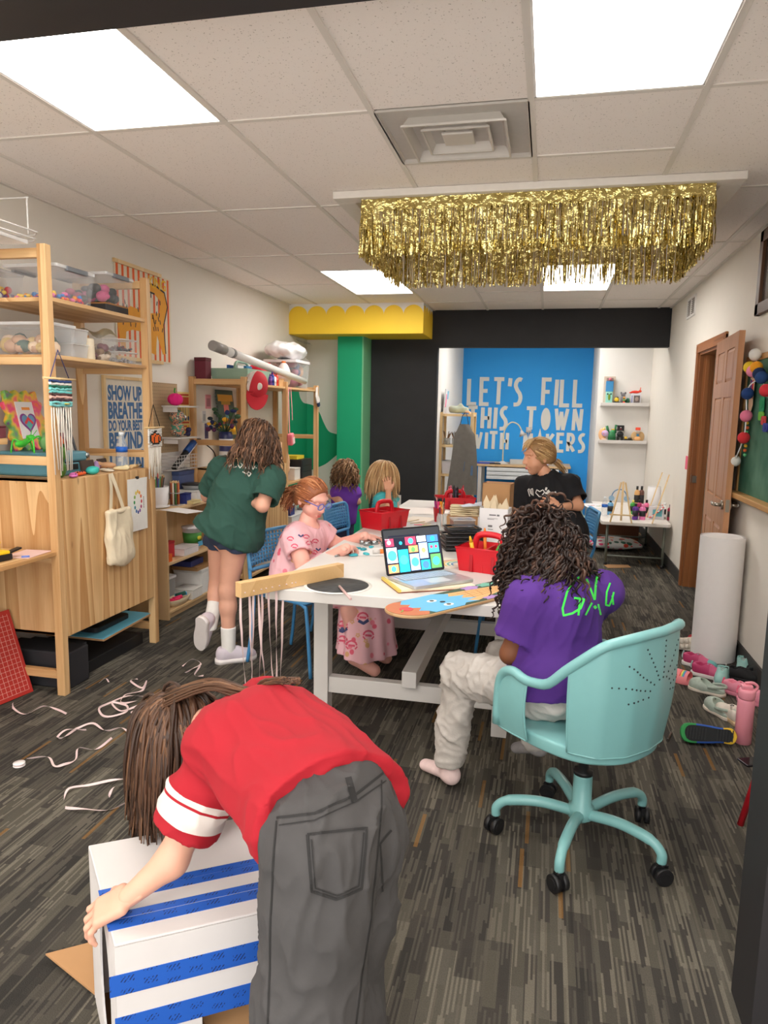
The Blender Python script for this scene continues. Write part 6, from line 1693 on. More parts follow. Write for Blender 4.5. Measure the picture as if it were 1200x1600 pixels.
# white paper roll leaning by the door
t = thing('paper_roll', 'wide white roll of paper standing on end by the open door', 'roll', (1.083, 4.69, 0))
PAP = mat((236, 232, 230), .7, var=.02)
def spiral(th0, th1, n=90):
 return [((.118+.016*(i/n))*math.cos(th0+(th1-th0)*i/n) if True else 0, (.118+.016*(i/n))*math.sin(th0+(th1-th0)*i/n)) for i in range(n+1)]
sp_ = spiral(0, 4*PI+1.0); sm_ = M(); n = len(sp_)
vs = [(x_, y_, 0) for x_, y_ in sp_]+[(x_*.985, y_*.985, .775) for x_, y_ in sp_]
sm_.add(vs, [(i, i+1, n+i+1, n+i) for i in range(n-1)], True)
sm_.obj('sheet', PAP, t); M().prism(arc(0, 0, .1155, 0, 350, 35), .0, .771).obj('core', PAP, t)
# red cutting mat leaning at the left, black machines under the cabinet
c1, c2 = un(52, 1080, z=.004), un(-40, 1118, z=.004); c4 = un(0, 985, x=c1.x-.13)
t = thing('cutting_mat', 'red cutting mat with white grid leaning against the shelving', 'mat', (c1.x, c1.y, 0))
exm = (c2-c1).normalized(); L1 = .62; upm = Vector((-.32, .1, .94)); upm = (upm-exm*upm.dot(exm)).normalized(); nrm = exm.cross(upm)
T = frame((0, 0, .004), exm, nrm)
mm = M(T); sgn = 1 if abs((T.to_3x3() @ Vector((0, 1, 0))).z-upm.z) < .1 else -1
mm.prism([(0, 0), (L1, 0), (L1, sgn*.45), (0, sgn*.45)] if sgn > 0 else [(0, 0), (0, -.45), (L1, -.45), (L1, 0)], -.0015, .0015); mm.obj('mat_sheet', mat((176, 44, 36), .6, var=.06), t)
gl = M(T)
for side in (1, -1):
 for i in range(24): gl.stroke([(.02+i*.025, sgn*.02), (.02+i*.025, sgn*.43)], .0011, side*.0016, side*.002)
 for j in range(17): gl.stroke([(.02, sgn*(.02+j*.025)), (.6, sgn*(.02+j*.025))], .0011, side*.0016, side*.002)
gl.obj('grid_lines', mat((236, 200, 190), .6), t, kind='stuff')
t = thing('vinyl_cutter', 'black box-shaped machine on the carpet under the tote bag cabinet', 'machine', (-2.60, 3.36, 0))
CHR = mat((44, 44, 48), .55, var=.05)
M().bx(-2.84, -2.41, 3.16, 3.33, .0, .20).obj('end_housing', CHR, t, True, bevel=.008); M().bx(-2.82, -2.46, 3.33, 3.95, 0, .07).obj('bed', mat((28, 28, 30), .5), t, True, bevel=.004)
M().bx(-2.84, -2.5, 3.40, 3.44, .07, .17).obj('gantry', CHR, t, True, bevel=.004)
t = thing('drawing_board', 'light blue board lying on the black machine under the cabinet', 'board', (-2.55, 3.72, .175))
M(TR((0, 0, 0), rx=.03)).bx(-.24, .14, -.25, .25, 0, .012).obj('board', KRAFT, t); M(TR((0, 0, 0), rx=.03)).bx(-.24, .14, -.25, .25, .012, .015).obj('blue_face', mat((112, 190, 214), .5), t)
t = thing('heat_press', 'black framed press plate lying on the blue board', 'press', (-2.60, 3.68, .195))
M().prism(rrect(-.15, .12, -.17, .17, .03), 0, .03).obj('plate', mat((22, 22, 24), .4), t, bevel=.006); M().tube(smooth_path([(-.1, -.15, .03), (.10, -.15, .06), (.12, 0, .075), (.10, .15, .06), (-.1, .15, .03)], 6), .009, 8).obj('handle', BLK, t)
# ================================================================== THINGS ON THE TABLES
def textfit(m, txt, x0, x1, y0, y1, z=0.0, mi=None, bold=0.0):
 """default-font text stretched to fill a rectangle of the local xy plane."""
 q = M().text(txt, 1.0, 0, None, 'LEFT', 1.0, bold)
 xs = [p[0] for p in q.v]; ys = [p[1] for p in q.v]; a, b_, c, d = min(xs), max(xs), min(ys), max(ys)
 vs = [(x0+(p[0]-a)/(b_-a)*(x1-x0), y0+(p[1]-c)/(d-c)*(y1-y0), z) for p in q.v]
 return m.add(vs, q.f, False, mi)
def on(u, v, z): p_ = un(u, v, z=z); return p_.x, p_.y
ZT = 0.7405
# ---- laptop
bl_, br2, fl_ = un(605, 900, z=ZT+.03), un(695, 889, z=ZT+.03), un(640, 921, z=ZT+.03)
exl = (br2-bl_).normalized(); LWD, LDP = .318, .222
x, y = bl_.x, bl_.y
book_o = Vector((x, y, 0))+exl*.04
t = thing('sketchbook', 'cream sketchbook with brown cover under the laptop', 'book', (book_o.x-.04, book_o.y-.03, ZT), math.atan2(exl.y, exl.x)-.25)
M().bx(0, .36, -.20, .05, 0, .004).obj('cover', mat((136, 76, 58), .7), t); M().bx(.004, .355, -.196, .046, .004, .014).obj('pages', mat((238, 228, 200), .8), t); M().bx(0, .012, -.20, .05, .004, .0155).obj('binding', mat((222, 196, 100), .7), t)
lap = thing('laptop', 'open silver laptop showing a page of blue pictures', 'laptop', (x, y, ZT+.0165), math.atan2(exl.y, exl.x))
SIL = mat((196, 198, 202), .32, .6, var=.02); DK = mat((22, 22, 26), .35, var=.03)
M(TR()).prism(rrect(0, LWD, -LDP, 0, .012), 0, .013).obj('base', SIL, lap, bevel=.002)
kb = M(); kb.bx(.018, LWD-.018, -.115, -.018, .013, .0135); kbo = kb.obj('keyboard_well', mat((120, 124, 130), .5), lap)
ks = M()
for r in range(5):
 for c in range(13): ks.bx(.022+c*.0212, .022+c*.0212+.0175, -.036-r*.0185, -.021-r*.0185, .0135, .0148)
ko = ks.obj('keys', mat((176, 190, 206), .5), None, kind='stuff'); ko.parent = kbo
M().bx(LWD/2-.055, LWD/2+.055, -.20, -.125, .013, .0134).obj('trackpad', mat((206, 208, 212), .3), lap)
tilt = -.28
SCH = .212; Ts = frame((0, 0, .013), (1, 0, 0), (0, -math.cos(tilt), -math.sin(tilt)))
Ts = TR((0, 0, .012)) @ Matrix.Rotation(PI/2+tilt, 4, 'X')
lid = M(Ts).prism(rrect(0, LWD, 0, SCH, .01), -.006, 0).obj('lid', DK, lap, bevel=.0015)
def em(c, e=.75): return mat(c, .3, var=0, emit=e)
sc_m = [em((24, 28, 44)), em((70, 170, 220)), em((40, 190, 226)), em((150, 180, 230)), em((206, 60, 90)), em((90, 150, 90)), em((214, 228, 238)), em((44, 46, 50)), em((236, 150, 100)), em((226, 232, 236)), em((70, 120, 210))]
sm = M(Ts); sm.bx(.006, LWD-.006, .008, SCH-.008, 0, .0006, mi=0); sm.bx(.006, LWD-.006, SCH-.045, SCH-.008, .0006, .001, mi=7); sm.bx(.03, .20, SCH-.041, SCH-.034, .001, .0012, mi=0)
tiles = [(.012, .055, .130, .165, 4), (.07, .112, .118, .165, 0), (.118, .175, .130, .167, 4), (.182, .232, .140, .167, 6), (.238, .300, .135, .167, 10),
   (.012, .066, .055, .124, 6), (.072, .126, .010, .112, 2), (.132, .182, .095, .126, 8), (.188, .236, .062, .135, 3), (.242, .300, .085, .130, 1),
   (.012, .066, .010, .048, 8), (.132, .184, .012, .088, 3), (.190, .240, .010, .055, 2), (.246, .304, .012, .078, 5)]
for a, b_, c, d, k in tiles: sm.bx(a, b_, c, d, .0006, .0012, mi=k)
for cx, cy, r, k in ((.039, .088, .024, 1), (.099, .065, .022, 1), (.158, .05, .02, 1), (.147, .148, .014, 1), (.212, .10, .012, 8), (.215, .032, .018, 10), (.275, .045, .02, 1), (.258, .112, .007, 4), (.284, .112, .007, 4), (.092, .142, .008, 2), (.03, .148, .01, 9), (.155, .108, .012, 5), (.27, .15, .012, 2), (.039, .028, .014, 1)):
 sm.prism(arc(cx, cy, r, 0, 345, 15), .0012, .0016, mi=k)
so = sm.obj('screen', sc_m, None); so.parent = lid
textfit(M(Ts), 'Google', .010, .034, SCH-.052, SCH-.046, .002).obj('screen_text', em((240, 240, 244)), None).parent = lid
# ---- red plastic caddies
REDP = mat((206, 26, 40), .35, var=.02, coat=.1)
def caddy(label, x, y, rz, w_=.27, d_=.20, h=.115, z=ZT):
 t = thing('tool_caddy', label, 'caddy', (x, y, z), rz); k = .88; th = .004
 bs = [(-w_/2*k, -d_/2*k), (w_/2*k, -d_/2*k), (w_/2*k, d_/2*k), (-w_/2*k, d_/2*k)]; ts = [(-w_/2, -d_/2), (w_/2, -d_/2), (w_/2, d_/2), (-w_/2, d_/2)]
 m = M()
 for o_ in (0, th):
  f_ = 1-o_*2/d_*1.2
  vs = [(a*f_, b_*f_, o_) for a, b_ in bs]+[(a*f_, b_*f_, h) for a, b_ in ts]
  m.add(vs, [(i, (i+1) % 4, 4+(i+1) % 4, 4+i) for i in range(4)]+[(3, 2, 1, 0)])
 m.obj('tub', REDP, t)
 M().tube([(a, b_, h) for a, b_ in ts], .005, 6, closed=True).obj('rim', REDP, t)
 M().bx(-.003, .003, -d_/2*.92, d_/2*.92, .004, h*.95).obj('divider', REDP, t)
 hp = smooth_path([(-.075, 0, h*.5), (-.07, 0, h*1.2), (-.045, 0, h*1.48), (.045, 0, h*1.48), (.07, 0, h*1.2), (.075, 0, h*.5)], 5)
 M().tube(hp, .012, 8, flat=1.3).bx(-.075, .075, -.006, .006, .004, h*.75).obj('handle', REDP, t)
 for q in (-1, 1): M().box((q*w_*.20, -d_/2*.93, h*.42), (.016, .012, h*.8), rx=-.06).obj('rib', mat((172, 16, 30), .4), t)
 return t
x, y = on(752, 893, ZT); caddy('red plastic caddy with yellow markers beside the laptop', x+.03, y+.05, math.atan2(exl.y, exl.x)-1.05)
mk_x, mk_y = x, y
CN = {'red': (206, 50, 56), 'orange': (234, 130, 44), 'yellow': (242, 200, 70), 'green': (80, 140, 70), 'blue': (60, 120, 180), 'purple': (150, 40, 110), 'pink': (236, 110, 145), 'black': (36, 34, 36), 'brown': (122, 76, 46), 'tan': (222, 186, 136), 'white': (236, 230, 214), 'slate': (60, 60, 78)}
def stick(nm, label, cat, p, q, r, c, tip=None, group=None, n=8):
 if group: label = min(CN, key=lambda k: sum((a-b_)**2 for a, b_ in zip(CN[k], c)))+' '+label
 p, q = Vector(p), Vector(q); t = thing(nm, label, cat, p, group=group)
 M().cyl(p, q, r, n=n).obj('barrel', mat(c, .4), t, True)
 M().cyl(q, q+(q-p).normalized()*r*3, r, r*.35, n).obj('tip', mat(tip or c, .4), t, True)
 return t
cx_, cy_ = x+.03, y+.05
stick('crayon', 'fat yellow marker leaning in the near red caddy', 'marker', (cx_-.06, cy_-.02, ZT+.012), (cx_-.085, cy_-.04, ZT+.14), .010, (242, 178, 40))
stick('crayon', 'thin orange marker standing at the back of the near red caddy', 'marker', (cx_-.02, cy_+.055, ZT+.012), (cx_-.03, cy_+.075, ZT+.17), .008, (236, 130, 40))
stick('crayon', 'short yellow glue stick in the near red caddy', 'marker', (cx_+.07, cy_-.03, ZT+.012), (cx_+.072, cy_-.035, ZT+.115), .013, (232, 170, 60), (240, 236, 226))
stick('crayon', 'green and lime marker inside the near red caddy', 'marker', (cx_+.02, cy_+.03, ZT+.06), (cx_+.06, cy_+.05, ZT+.125), .011, (90, 190, 80), (220, 230, 90))
x, y = on(597, 826, ZT); caddy('empty red plastic caddy in front of the girl in teal', x, y+.06, 1.05)
x, y = on(700, 800, ZT); caddy('red caddy of markers at the far end of the table', x+.02, y+.25, .3, .30, .2, .09)
rg = random.Random(12)
for i in range(7):
 a_ = rg.uniform(-.09, .12); c = rg.choice([(40, 40, 44), (190, 40, 60), (60, 60, 80), (236, 120, 150)])
 stick('marker', 'marker standing in the far red caddy', 'marker', (x+.02+a_, y+.25+rg.uniform(-.05, .05), ZT+.012), (x+.02+a_*1.15, y+.25+rg.uniform(-.06, .06), ZT+.14+rg.uniform(0, .03)), .008, c, None, 'markers in the far red caddy')
# ---- painted skateboard deck on the corner
o_ = un(612, 958, z=ZT+.012); e_ = un(800, 914, z=ZT+.012)
exd = (Vector((e_.x, e_.y, 0))-Vector((o_.x, o_.y, 0))).normalized(); Ld = .78; Wd = .205
t = thing('skateboard_deck', 'skateboard deck painted with a melting blue ice cream cone', 'skateboard', (o_.x, o_.y, ZT+.001), math.atan2(exd.y, exd.x))
def deck(px): return .012+(.045*max(0, (.13-px)/.13)**1.5 if px < .13 else .045*max(0, (px-.65)/.13)**1.5)
def outline(s_=1.0, n=16):
 return [(Wd/2+(Wd/2*s_)*math.cos(math.radians(a)), Wd/2*s_*math.sin(math.radians(a))) for a in range(90, 271, 10)]+[(Ld-Wd/2+(Wd/2*s_)*math.cos(math.radians(a)), Wd/2*s_*math.sin(math.radians(a))) for a in range(-90, 91, 10)]
M().prism(outline(), 0, .011, smooth=True).obj('board', wood((206, 170, 128), (186, 146, 100), 'x', .5, 4, False), t, bevel=.002)
PC = {'brown': mat((190, 112, 72), .6), 'blue': mat((104, 182, 226), .6), 'cone': mat((226, 176, 116), .6), 'green': mat((62, 84, 62), .6), 'lav': mat((178, 142, 204), .6), 'mint': mat((110, 186, 164), .6), 'white': mat((240, 240, 238), .5), 'blk': mat((24, 24, 28), .5), 'red': mat((206, 52, 50), .5), 'line': mat((176, 116, 64), .6)}
def patch(nm, pts, z, c): M().prism(pts, z, z+.0008).obj(nm, PC[c], t)
ol = outline(.96); patch('painted_ground', ol, .0111, 'green')
dripb = [p for p in ol if p[0] < .10]
hw = Wd/2*.95
patch('painted_brown_end', [p for p in ol[:19]]+[(.13, -.07), (.10, -.045), (.135, -.02), (.09, .01), (.13, .035), (.10, .06), (.14, .085)], .0120, 'brown')
patch('painted_blue_drip', [(.10, .06), (.13, .035), (.09, .01), (.135, -.02), (.10, -.045), (.13, -.07), (.14, -.097), (.30, -.097), (.33, -.075), (.40, -.085), (.36, -.05), (.43, -.045), (.37, -.015), (.41, .01), (.34, .03), (.37, .06), (.31, .097), (.14, .097)], .0124, 'blue')
patch('painted_cone', [(.33, .075), (.37, .06), (.34, .03), (.41, .01), (.37, -.015), (.43, -.045), (.36, -.05), (.40, -.08), (.66, -.02), (.69, .0), (.66, .03)], .0117, 'cone')
for q, c in (((.52, .072), 'lav'), ((.62, .07), 'mint'), ((.58, -.07), 'mint'), ((.48, -.085), 'lav'), ((.69, -.04), 'lav')):
 patch('painted_flower', [(q[0]+(.045+.01*math.cos(5*a))*math.cos(a), max(-hw, min(hw, q[1]+(.024+.005*math.cos(5*a))*math.sin(a)))) for a in [i*2*PI/20 for i in range(20)]], .0126, c)
for k, (ex_, ey_) in enumerate(((.235, .022), (.255, -.052))):
 patch('painted_eye', arc(ex_, ey_, .024, 0, 345, 15, .015), .0133, 'white'); patch('painted_pupil', arc(ex_, ey_, .010, 0, 345, 12, .009), .0142, 'blk')
patch('painted_nose', arc(.262, -.012, .013, 0, 345, 12, .010), .0133, 'blk')
patch('painted_cherry', arc(.075, .0, .028, 0, 345, 15, .026), .0133, 'red')
cl = M()
for i in range(4): cl.stroke([(.42+i*.06, -.045+i*.01), (.46+i*.06, .05-i*.01)], .002, .0125, .013); cl.stroke([(.40, .04-i*.025), (.66, .018-i*.012)], .002, .0125, .013)
cl.obj('painted_waffle_lines', PC['line'], t, kind='stuff')
M().stroke([(.03, -.02), (.045, -.012), (.055, -.002)], .006, .0141, .0148).obj('painted_stem', mat((130, 160, 70)), t)
# ---- black painted disc on paper, brush across it
x, y = on(528, 915, ZT)
t = thing('paper_plate', 'round paper disc painted black drying on the table corner', 'paper disc', (x, y, ZT), .5)
M().lathe([(.148, 0), (.148, .002), (0, .002)], 48).obj('disc', mat((236, 232, 226), .8), t)
dm, nt, bb = _new('black_wash'); nt.links.new(ramp(nt, noise_tex(nt, coords(nt, (1, 9, 1)), 22, 4), [(.35, lin((32, 33, 35))), (.72, lin((84, 84, 84)))]), bb.inputs['Base Color']); bb.inputs['Roughness'].default_value = .75
M().lathe([(.135, .002), (.135, .0026), (0, .0026)], 48, sy=.98).obj('black_paint', dm, t)
p, q = un(533, 919, z=ZT+.012), un(548, 936, z=ZT+.008)
stick('paint_brush', 'slim pink marker with green tip resting on the black disc', 'marker', q, p+(p-q)*.2, .0055, (206, 170, 168), (30, 100, 60))
# ---- black tray stack with clear box, cartons, papers, jar of pencils
x, y = on(709, 862, ZT); rz = .35
for i in range(6):
 t = thing('tray', ('lowest', 'second lowest', 'third', 'fourth', 'fifth', 'topmost')[i]+' black plastic tray in the stack behind the laptop', 'tray', (x+.03+(.01 if i == 4 else 0), y+.10, ZT+i*.0215), rz+(.06 if i > 3 else 0), group='stacked black trays')
 s_ = 1 if i < 4 else .86
 m = M().prism(rrect(-.105*s_, .105*s_, -.085*s_, .085*s_, .012), 0, .004); m.obj('base', mat((26, 26, 28), .35), t)
 M().tube([(a, b_, .014) for a, b_ in rrect(-.105*s_, .105*s_, -.085*s_, .085*s_, .012)], .0062, 6, closed=True).obj('rim', mat((34, 34, 37), .3), t)
t = thing('clear_box', 'small clear plastic box on the black trays', 'box', (x+.03, y+.10, ZT+.131), rz); M().bx(-.06, .06, -.05, .05, 0, .035).obj('tub', clear((120, 120, 124), .1, .5), t, bevel=.004); M().bx(-.063, .063, -.053, .053, .035, .042).obj('lid', clear((220, 220, 222), .1, .4), t)
x, y = on(765, 852, ZT)
t = thing('carton', 'tall open cardboard carton on the table behind the red caddy', 'box', (x+.02, y+.26, ZT), -.15)
for q in ((-.085, .085, -.055, -.051), (-.085, .085, .051, .055)): M().bx(*q, 0, .34).obj('panel', KRAFT, t)
for q in ((-.085, -.081, -.055, .055), (.081, .085, -.055, .055)): M().bx(*q, 0, .34).obj('panel', KRAFT, t)
M().box((0, .035, .335), (.168, .05, .003), rx=.2).obj('flap', KRAFT, t)
t = thing('carton', 'white printed carton full of wooden cutouts on the table', 'box', (x+.02, y+.10, ZT), -.12)
WC = mat((236, 234, 236), .6, var=.02)
for q in ((-.085, .085, -.06, -.056), (-.085, .085, .056, .06), (-.085, -.081, -.06, .06), (.081, .085, -.06, .06)): M().bx(*q, 0, .21).obj('panel', WC, t)
pr_ = M(frame((-.075, -.0605, 0), (1, 0, 0), (0, -1, 0)))
for a, b_, c, d in ((.05, .09, .168, .175), (.095, .11, .166, .176), (.04, .10, .150, .152), (.04, .08, .145, .147), (.045, .07, .10, .112), (.045, .075, .085, .089), (.05, .07, .045, .06), (.075, .09, .045, .06), (.095, .11, .045, .06)): pr_.bx(a, b_, c, d, 0, .0008)
pr_.obj('print', mat((120, 118, 122), .7), t, kind='stuff')
rg = random.Random(9)
for i in range(9):
 c_ = thing('wood_cutout', 'pale wooden cutout poking out of the white carton', 'cutout', (x+.02+rg.uniform(-.06, .06), y+.10+rg.uniform(-.035, .035), ZT+.006), rg.uniform(-.4, .4), group='wooden cutouts in the carton')
 hh = rg.uniform(.23, .29); ww = rg.uniform(.018, .03)
 M(Matrix.Rotation(PI/2, 4, 'X') @ Matrix.Rotation(rg.uniform(-.15, .15), 4, 'Z')).prism([(-ww, 0), (ww, 0), (ww*.8, hh*.7), (ww*1.2, hh*.8), (.2*ww, hh), (-ww*.9, hh*.85)], -.0015, .0015).obj('shape', mat((226, 208, 176), .7, var=.05), c_)
x, y = on(715, 838, ZT)
t = thing('carton', 'low open cardboard carton between the trays and the tall carton', 'box', (x+.01, y+.22, ZT), .1)
M().bx(-.11, .09, -.05, .05, 0, .10).obj('body', KRAFT, t, bevel=.003); M().bx(.02, .06, -.0515, -.05, .01, .06).obj('cut_window', KRAFTD, t); M().prism([(.022, .012), (.058, .012), (.05, .05), (.035, .058)], .0516, .053).obj('scrap', WC, t).rotation_euler = (PI/2, 0, 0)
for i in range(5):
 f_ = thing('canvas_pouch', 'folded cream canvas pouch stacked on the low carton', 'pouch', (x+.015+rg.uniform(-.01, .01), y+.22, ZT+.1005+i*.0135), rg.uniform(-.12, .15), group='folded canvas pouches')
 g = SDF((-.12, -.07, -.005), (.12, .07, .02), .006); g.rbox((0, 0, .0065), (.095, .05, .0065), .006); g.warp(.004, 60, i, 4); m = M(); g.into(m); m.obj('fold', mat((222, 206, 170), .9, var=.05), f_)
t = thing('paper_sheet', 'crumpled white and blue paper on the canvas pouches', 'paper', (x+.07, y+.17, ZT+.168), .4)
M().grid(lambda u_, v_: (-.08+.16*u_, -.05+.1*v_, .004+.014*math.sin(u_*5)*math.sin(v_*4)+.01*u_), 10, 8).obj('sheet', mat((214, 222, 236), .8), t)
x, y = on(691, 829, ZT)
def pencils(label, cat, grp, x, y, z, r, h0, h1, n, seed, cols, rad=.0038):
 rg_ = random.Random(seed)
 for i in range(n):
  a_ = rg_.uniform(0, 2*PI); q = r*math.sqrt(rg_.random())*.75; tx, ty = math.cos(a_)*q, math.sin(a_)*q
  stick(label[0], label[1], cat, (x+tx*.6, y+ty*.6, z+.006), (x+tx*1.25, y+ty*1.25, z+rg_.uniform(h0, h1)), rad, rg_.choice(cols), (226, 190, 140), grp, 6)
PCOL = [(230, 130, 40), (60, 120, 180), (200, 60, 60), (90, 150, 80), (240, 200, 80), (120, 80, 50), (60, 60, 70), (220, 180, 130)]
t = thing('glass_jar', 'clear glass jar of coloured pencils on the table', 'jar', (x, y, ZT)); M().lathe([(.0, .003), (.038, .003), (.04, .01), (.04, .085), (.034, .10), (.034, .112), (.031, .112), (.031, .10), (.037, .085), (.037, .012), (0, .009)], 24).obj('jar', clear((225, 235, 232), .05, .30), t)
pencils(('pencil', 'coloured pencil in the clear glass jar'), 'pencil', 'pencils in the glass jar', x, y, ZT+.01, .028, .13, .165, 9, 3, PCOL)
x, y = on(683, 818, ZT)
t = thing('marker_cup', 'red plastic cup of thick markers on the table', 'cup', (x, y+.08, ZT)); M().lathe([(0, .003), (.032, .003), (.042, .10), (.044, .10), (.040, .098), (.030, .006), (0, .006)], 24).obj('cup', REDP, t)
for i, (a_, c) in enumerate(((-.022, (150, 40, 110)), (-.006, (236, 60, 130)), (.010, (240, 150, 40)), (.024, (60, 56, 60)), (.0, (240, 210, 80)))):
 stick('marker', 'thick marker in the red cup', 'marker', (x+a_*.7, y+.08+(.012 if i == 4 else 0), ZT+.01), (x+a_*1.3, y+.08+(.02 if i == 4 else 0), ZT+.145), .0085, c, (40, 36, 44), 'markers in the red cup')
# loose paper, sticks, clay
def sheet(label, u, v, w_, d_, rz, c, z=ZT, curl=.0):
 x_, y_ = on(u, v, z); t = thing('paper_sheet', label, 'paper', (x_, y_, z), rz)
 M().grid(lambda a_, b_: (-w_/2+w_*a_, -d_/2+d_*b_, .0012+curl*abs(a_-.5)**2*4), 8, 4).grid(lambda a_, b_: (w_/2-w_*a_, -d_/2+d_*b_, .0006+curl*abs(a_-.5)**2*4), 8, 4).obj('sheet', mat(c, .85, var=.05, scale=12), t); return t
sheet('white paper under the clay pieces on the table', 600, 862, .30, .22, .3, (240, 238, 236))
sheet('grey wrinkled paper sheet between the caddies', 660, 822, .26, .30, .2, (206, 208, 210), curl=.004)
sheet('cream paper before the girl in teal', 655, 812, .2, .26, -.2, (238, 228, 214), ZT+.002)
sheet('pale paper under the far markers', 650, 798, .5, .35, .1, (236, 228, 222))
rb2 = sheet('drawing of a rainbow on paper beside the laptop', 700, 880, .22, .18, 1.1, (236, 232, 218))
for k, c in enumerate(((226, 140, 110), (236, 206, 120), (120, 190, 170), (100, 150, 190))): M().stroke(arc(.02, -.07, .11-.02*k, 20, 160, 14), .010, .0014, .0018).obj('crayon_arc', mat(c, .8), rb2)
t = sheet('green felt scrap on the table', 672, 822, .09, .08, .4, (160, 200, 130), ZT+.003)
t = sheet('pink paper strip under a hand on the table', 655, 820, .07, .04, .1, (240, 140, 160), ZT+.004)
for i in range(5):
 u = 632+i*9; p, q = un(u, 816+i*1.5, z=ZT+.006), un(u+22, 812+i*3, z=ZT+.006); stick('craft_stick', 'thin wooden craft stick lying on the papers', 'stick', p, q, .003, (226, 206, 166), None, 'craft sticks')
p, q = un(652, 826, z=ZT+.007), un(668, 827, z=ZT+.007); stick('marker', 'black marker lying on grey paper', 'marker', p, q, .006, (24, 24, 26))
CL = [(56, 164, 178), (64, 176, 190), (48, 150, 166), (70, 186, 196), (60, 170, 184)]
for i, (u, v, c, s_) in enumerate(((525, 866, CL[0], .018), (552, 869, CL[1], .022), (568, 860, CL[2], .02), (573, 867, CL[3], .018), (547, 862, CL[4], .014), (560, 858, CL[0], .016), (580, 856, CL[1], .015), (545, 865, (196, 58, 48), .015))):
 x_, y_ = on(u, v, ZT); t = thing('clay_piece', 'flat red clay piece among the teal ones' if c[0] > 150 else 'small flat piece of teal clay on the table', 'clay', (x_, y_, ZT+.0012), i*.7, group=None if c[0] > 150 else 'teal clay pieces')
 g = SDF((-.04, -.04, -.004), (.04, .04, .02), .004); g.rbox((0, 0, .005), (s_, s_*.7, .005), .004); g.ell((s_*.6, s_*.4, .005), (s_*.7, s_*.6, .006), .008); m = M(); g.into(m); m.obj('lump', mat(c, .6), t)
STL = mat((170, 176, 178), .25, .9, var=.05)
for i, (u, v, r) in enumerate(((573, 852, .020), (585, 850, .024), (578, 846, .022), (592, 846, .02), (600, 853, .016), (566, 850, .016))):
 x_, y_ = on(u, v, ZT); t = thing('cookie_cutter', 'small round metal clay cutter on the table', 'cutter', (x_, y_, ZT), group='metal clay cutters'); M().lathe([(r, .0), (r, .022), (r-.0012, .022), (r-.0012, .0)], 20).obj('ring', STL, t); M().lathe([(r, .021), (r+.0025, .0225), (r, .024), (r-.001, .0225)], 20).obj('rolled_edge', STL, t)
p, q = un(583, 862, z=ZT+.012), un(606, 861, z=ZT+.012); t = thing('craft_knife', 'white and orange craft tool lying by the laptop', 'tool', p); M().cyl(p, p.lerp(q, .45), .011, n=12).obj('grip', WHITEP, t, True); M().cyl(p.lerp(q, .45), q, .013, n=12).obj('collar', mat((232, 130, 50), .4), t, True)
p, q = un(524, 869, z=ZT+.006), un(532, 866, z=ZT+.006); t = thing('metal_tool', 'small metal nib beside teal clay', 'tool', p); M().cyl(p, q, .006, n=10).obj('shank', STL, t, True); M().cyl(q, q+(q-p)*.4, .006, .002, 10).obj('nib', STL, t, True)
# ================================================================== FOLDING TABLE AND ALCOVE
ZF = fz
def easel(label, x, y, z, rz, h, w_, c=PLP):
 t = thing('easel', label, 'easel', (x, y, z), rz)
 for q in (-1, 1): M().bar((q*w_/2, -.04, 0), (q*w_*.10, .03, h), .014, .009).obj('front_leg', c, t)
 M().bar((0, -.030, h*.05), (0, .036, h*1.02), .020, .009).obj('mast', c, t); M().bar((0, .03, h*.92), (0, .15, 0), .014, .009).obj('rear_leg', c, t)
 M().bar((-w_*.55, -.045, h*.20), (w_*.55, -.045, h*.20), .016, .012).obj('ledge', c, t)
x, y = on(970, 816, ZF); easel('small wooden table easel standing among paint bottles', x, y, ZF, -.1, .39, .20)
for i, (u1, v1, u0, v0) in enumerate(((1036, 744, 1025, 800), (1047, 748, 1036, 800))):
 p1 = un(u1, v1, x=XR-.05); t = thing('wood_paddle', 'flat pointed wooden stake leaning on the right wall' , 'stake', (p1.x-.09, p1.y, ZF), group='wooden stakes by the wall')
 a_ = Vector((-.06, -.10, 0)); b2_ = Vector((.065, .0, p1.z-ZF-.02)); M().bar(a_, b2_, .045, .010, (1, 0, .2)).obj('blade', PLP, t); M().bar(b2_, b2_+(b2_-a_).normalized()*.06, .022, .010, (1, 0, .2)).obj('point', PLP, t)
def paint_bottle(label, u, v, r, h, body, band, cap, z=ZF, group=None, dy=0.0):
 x_, y_ = on(u, v, z); t = thing('paint_bottle', label, 'bottle', (x_, y_+dy, z), group=group)
 M().lathe([(0, 0), (r*.94, 0), (r, .006), (r, h*.70), (r*.8, h*.78), (r*.4, h*.82), (r*.4, h*.84), (0, h*.84)], 18).obj('body', mat(body, .35), t)
 M().lathe([(r*1.02, h*.22), (r*1.02, h*.58), (r, h*.58), (r, h*.22)], 18).obj('label_band', mat(band, .5), t)
 M().lathe([(r*.42, h*.83), (r*.42, h), (0, h)], 14).obj('cap', mat(cap, .4), t); return t
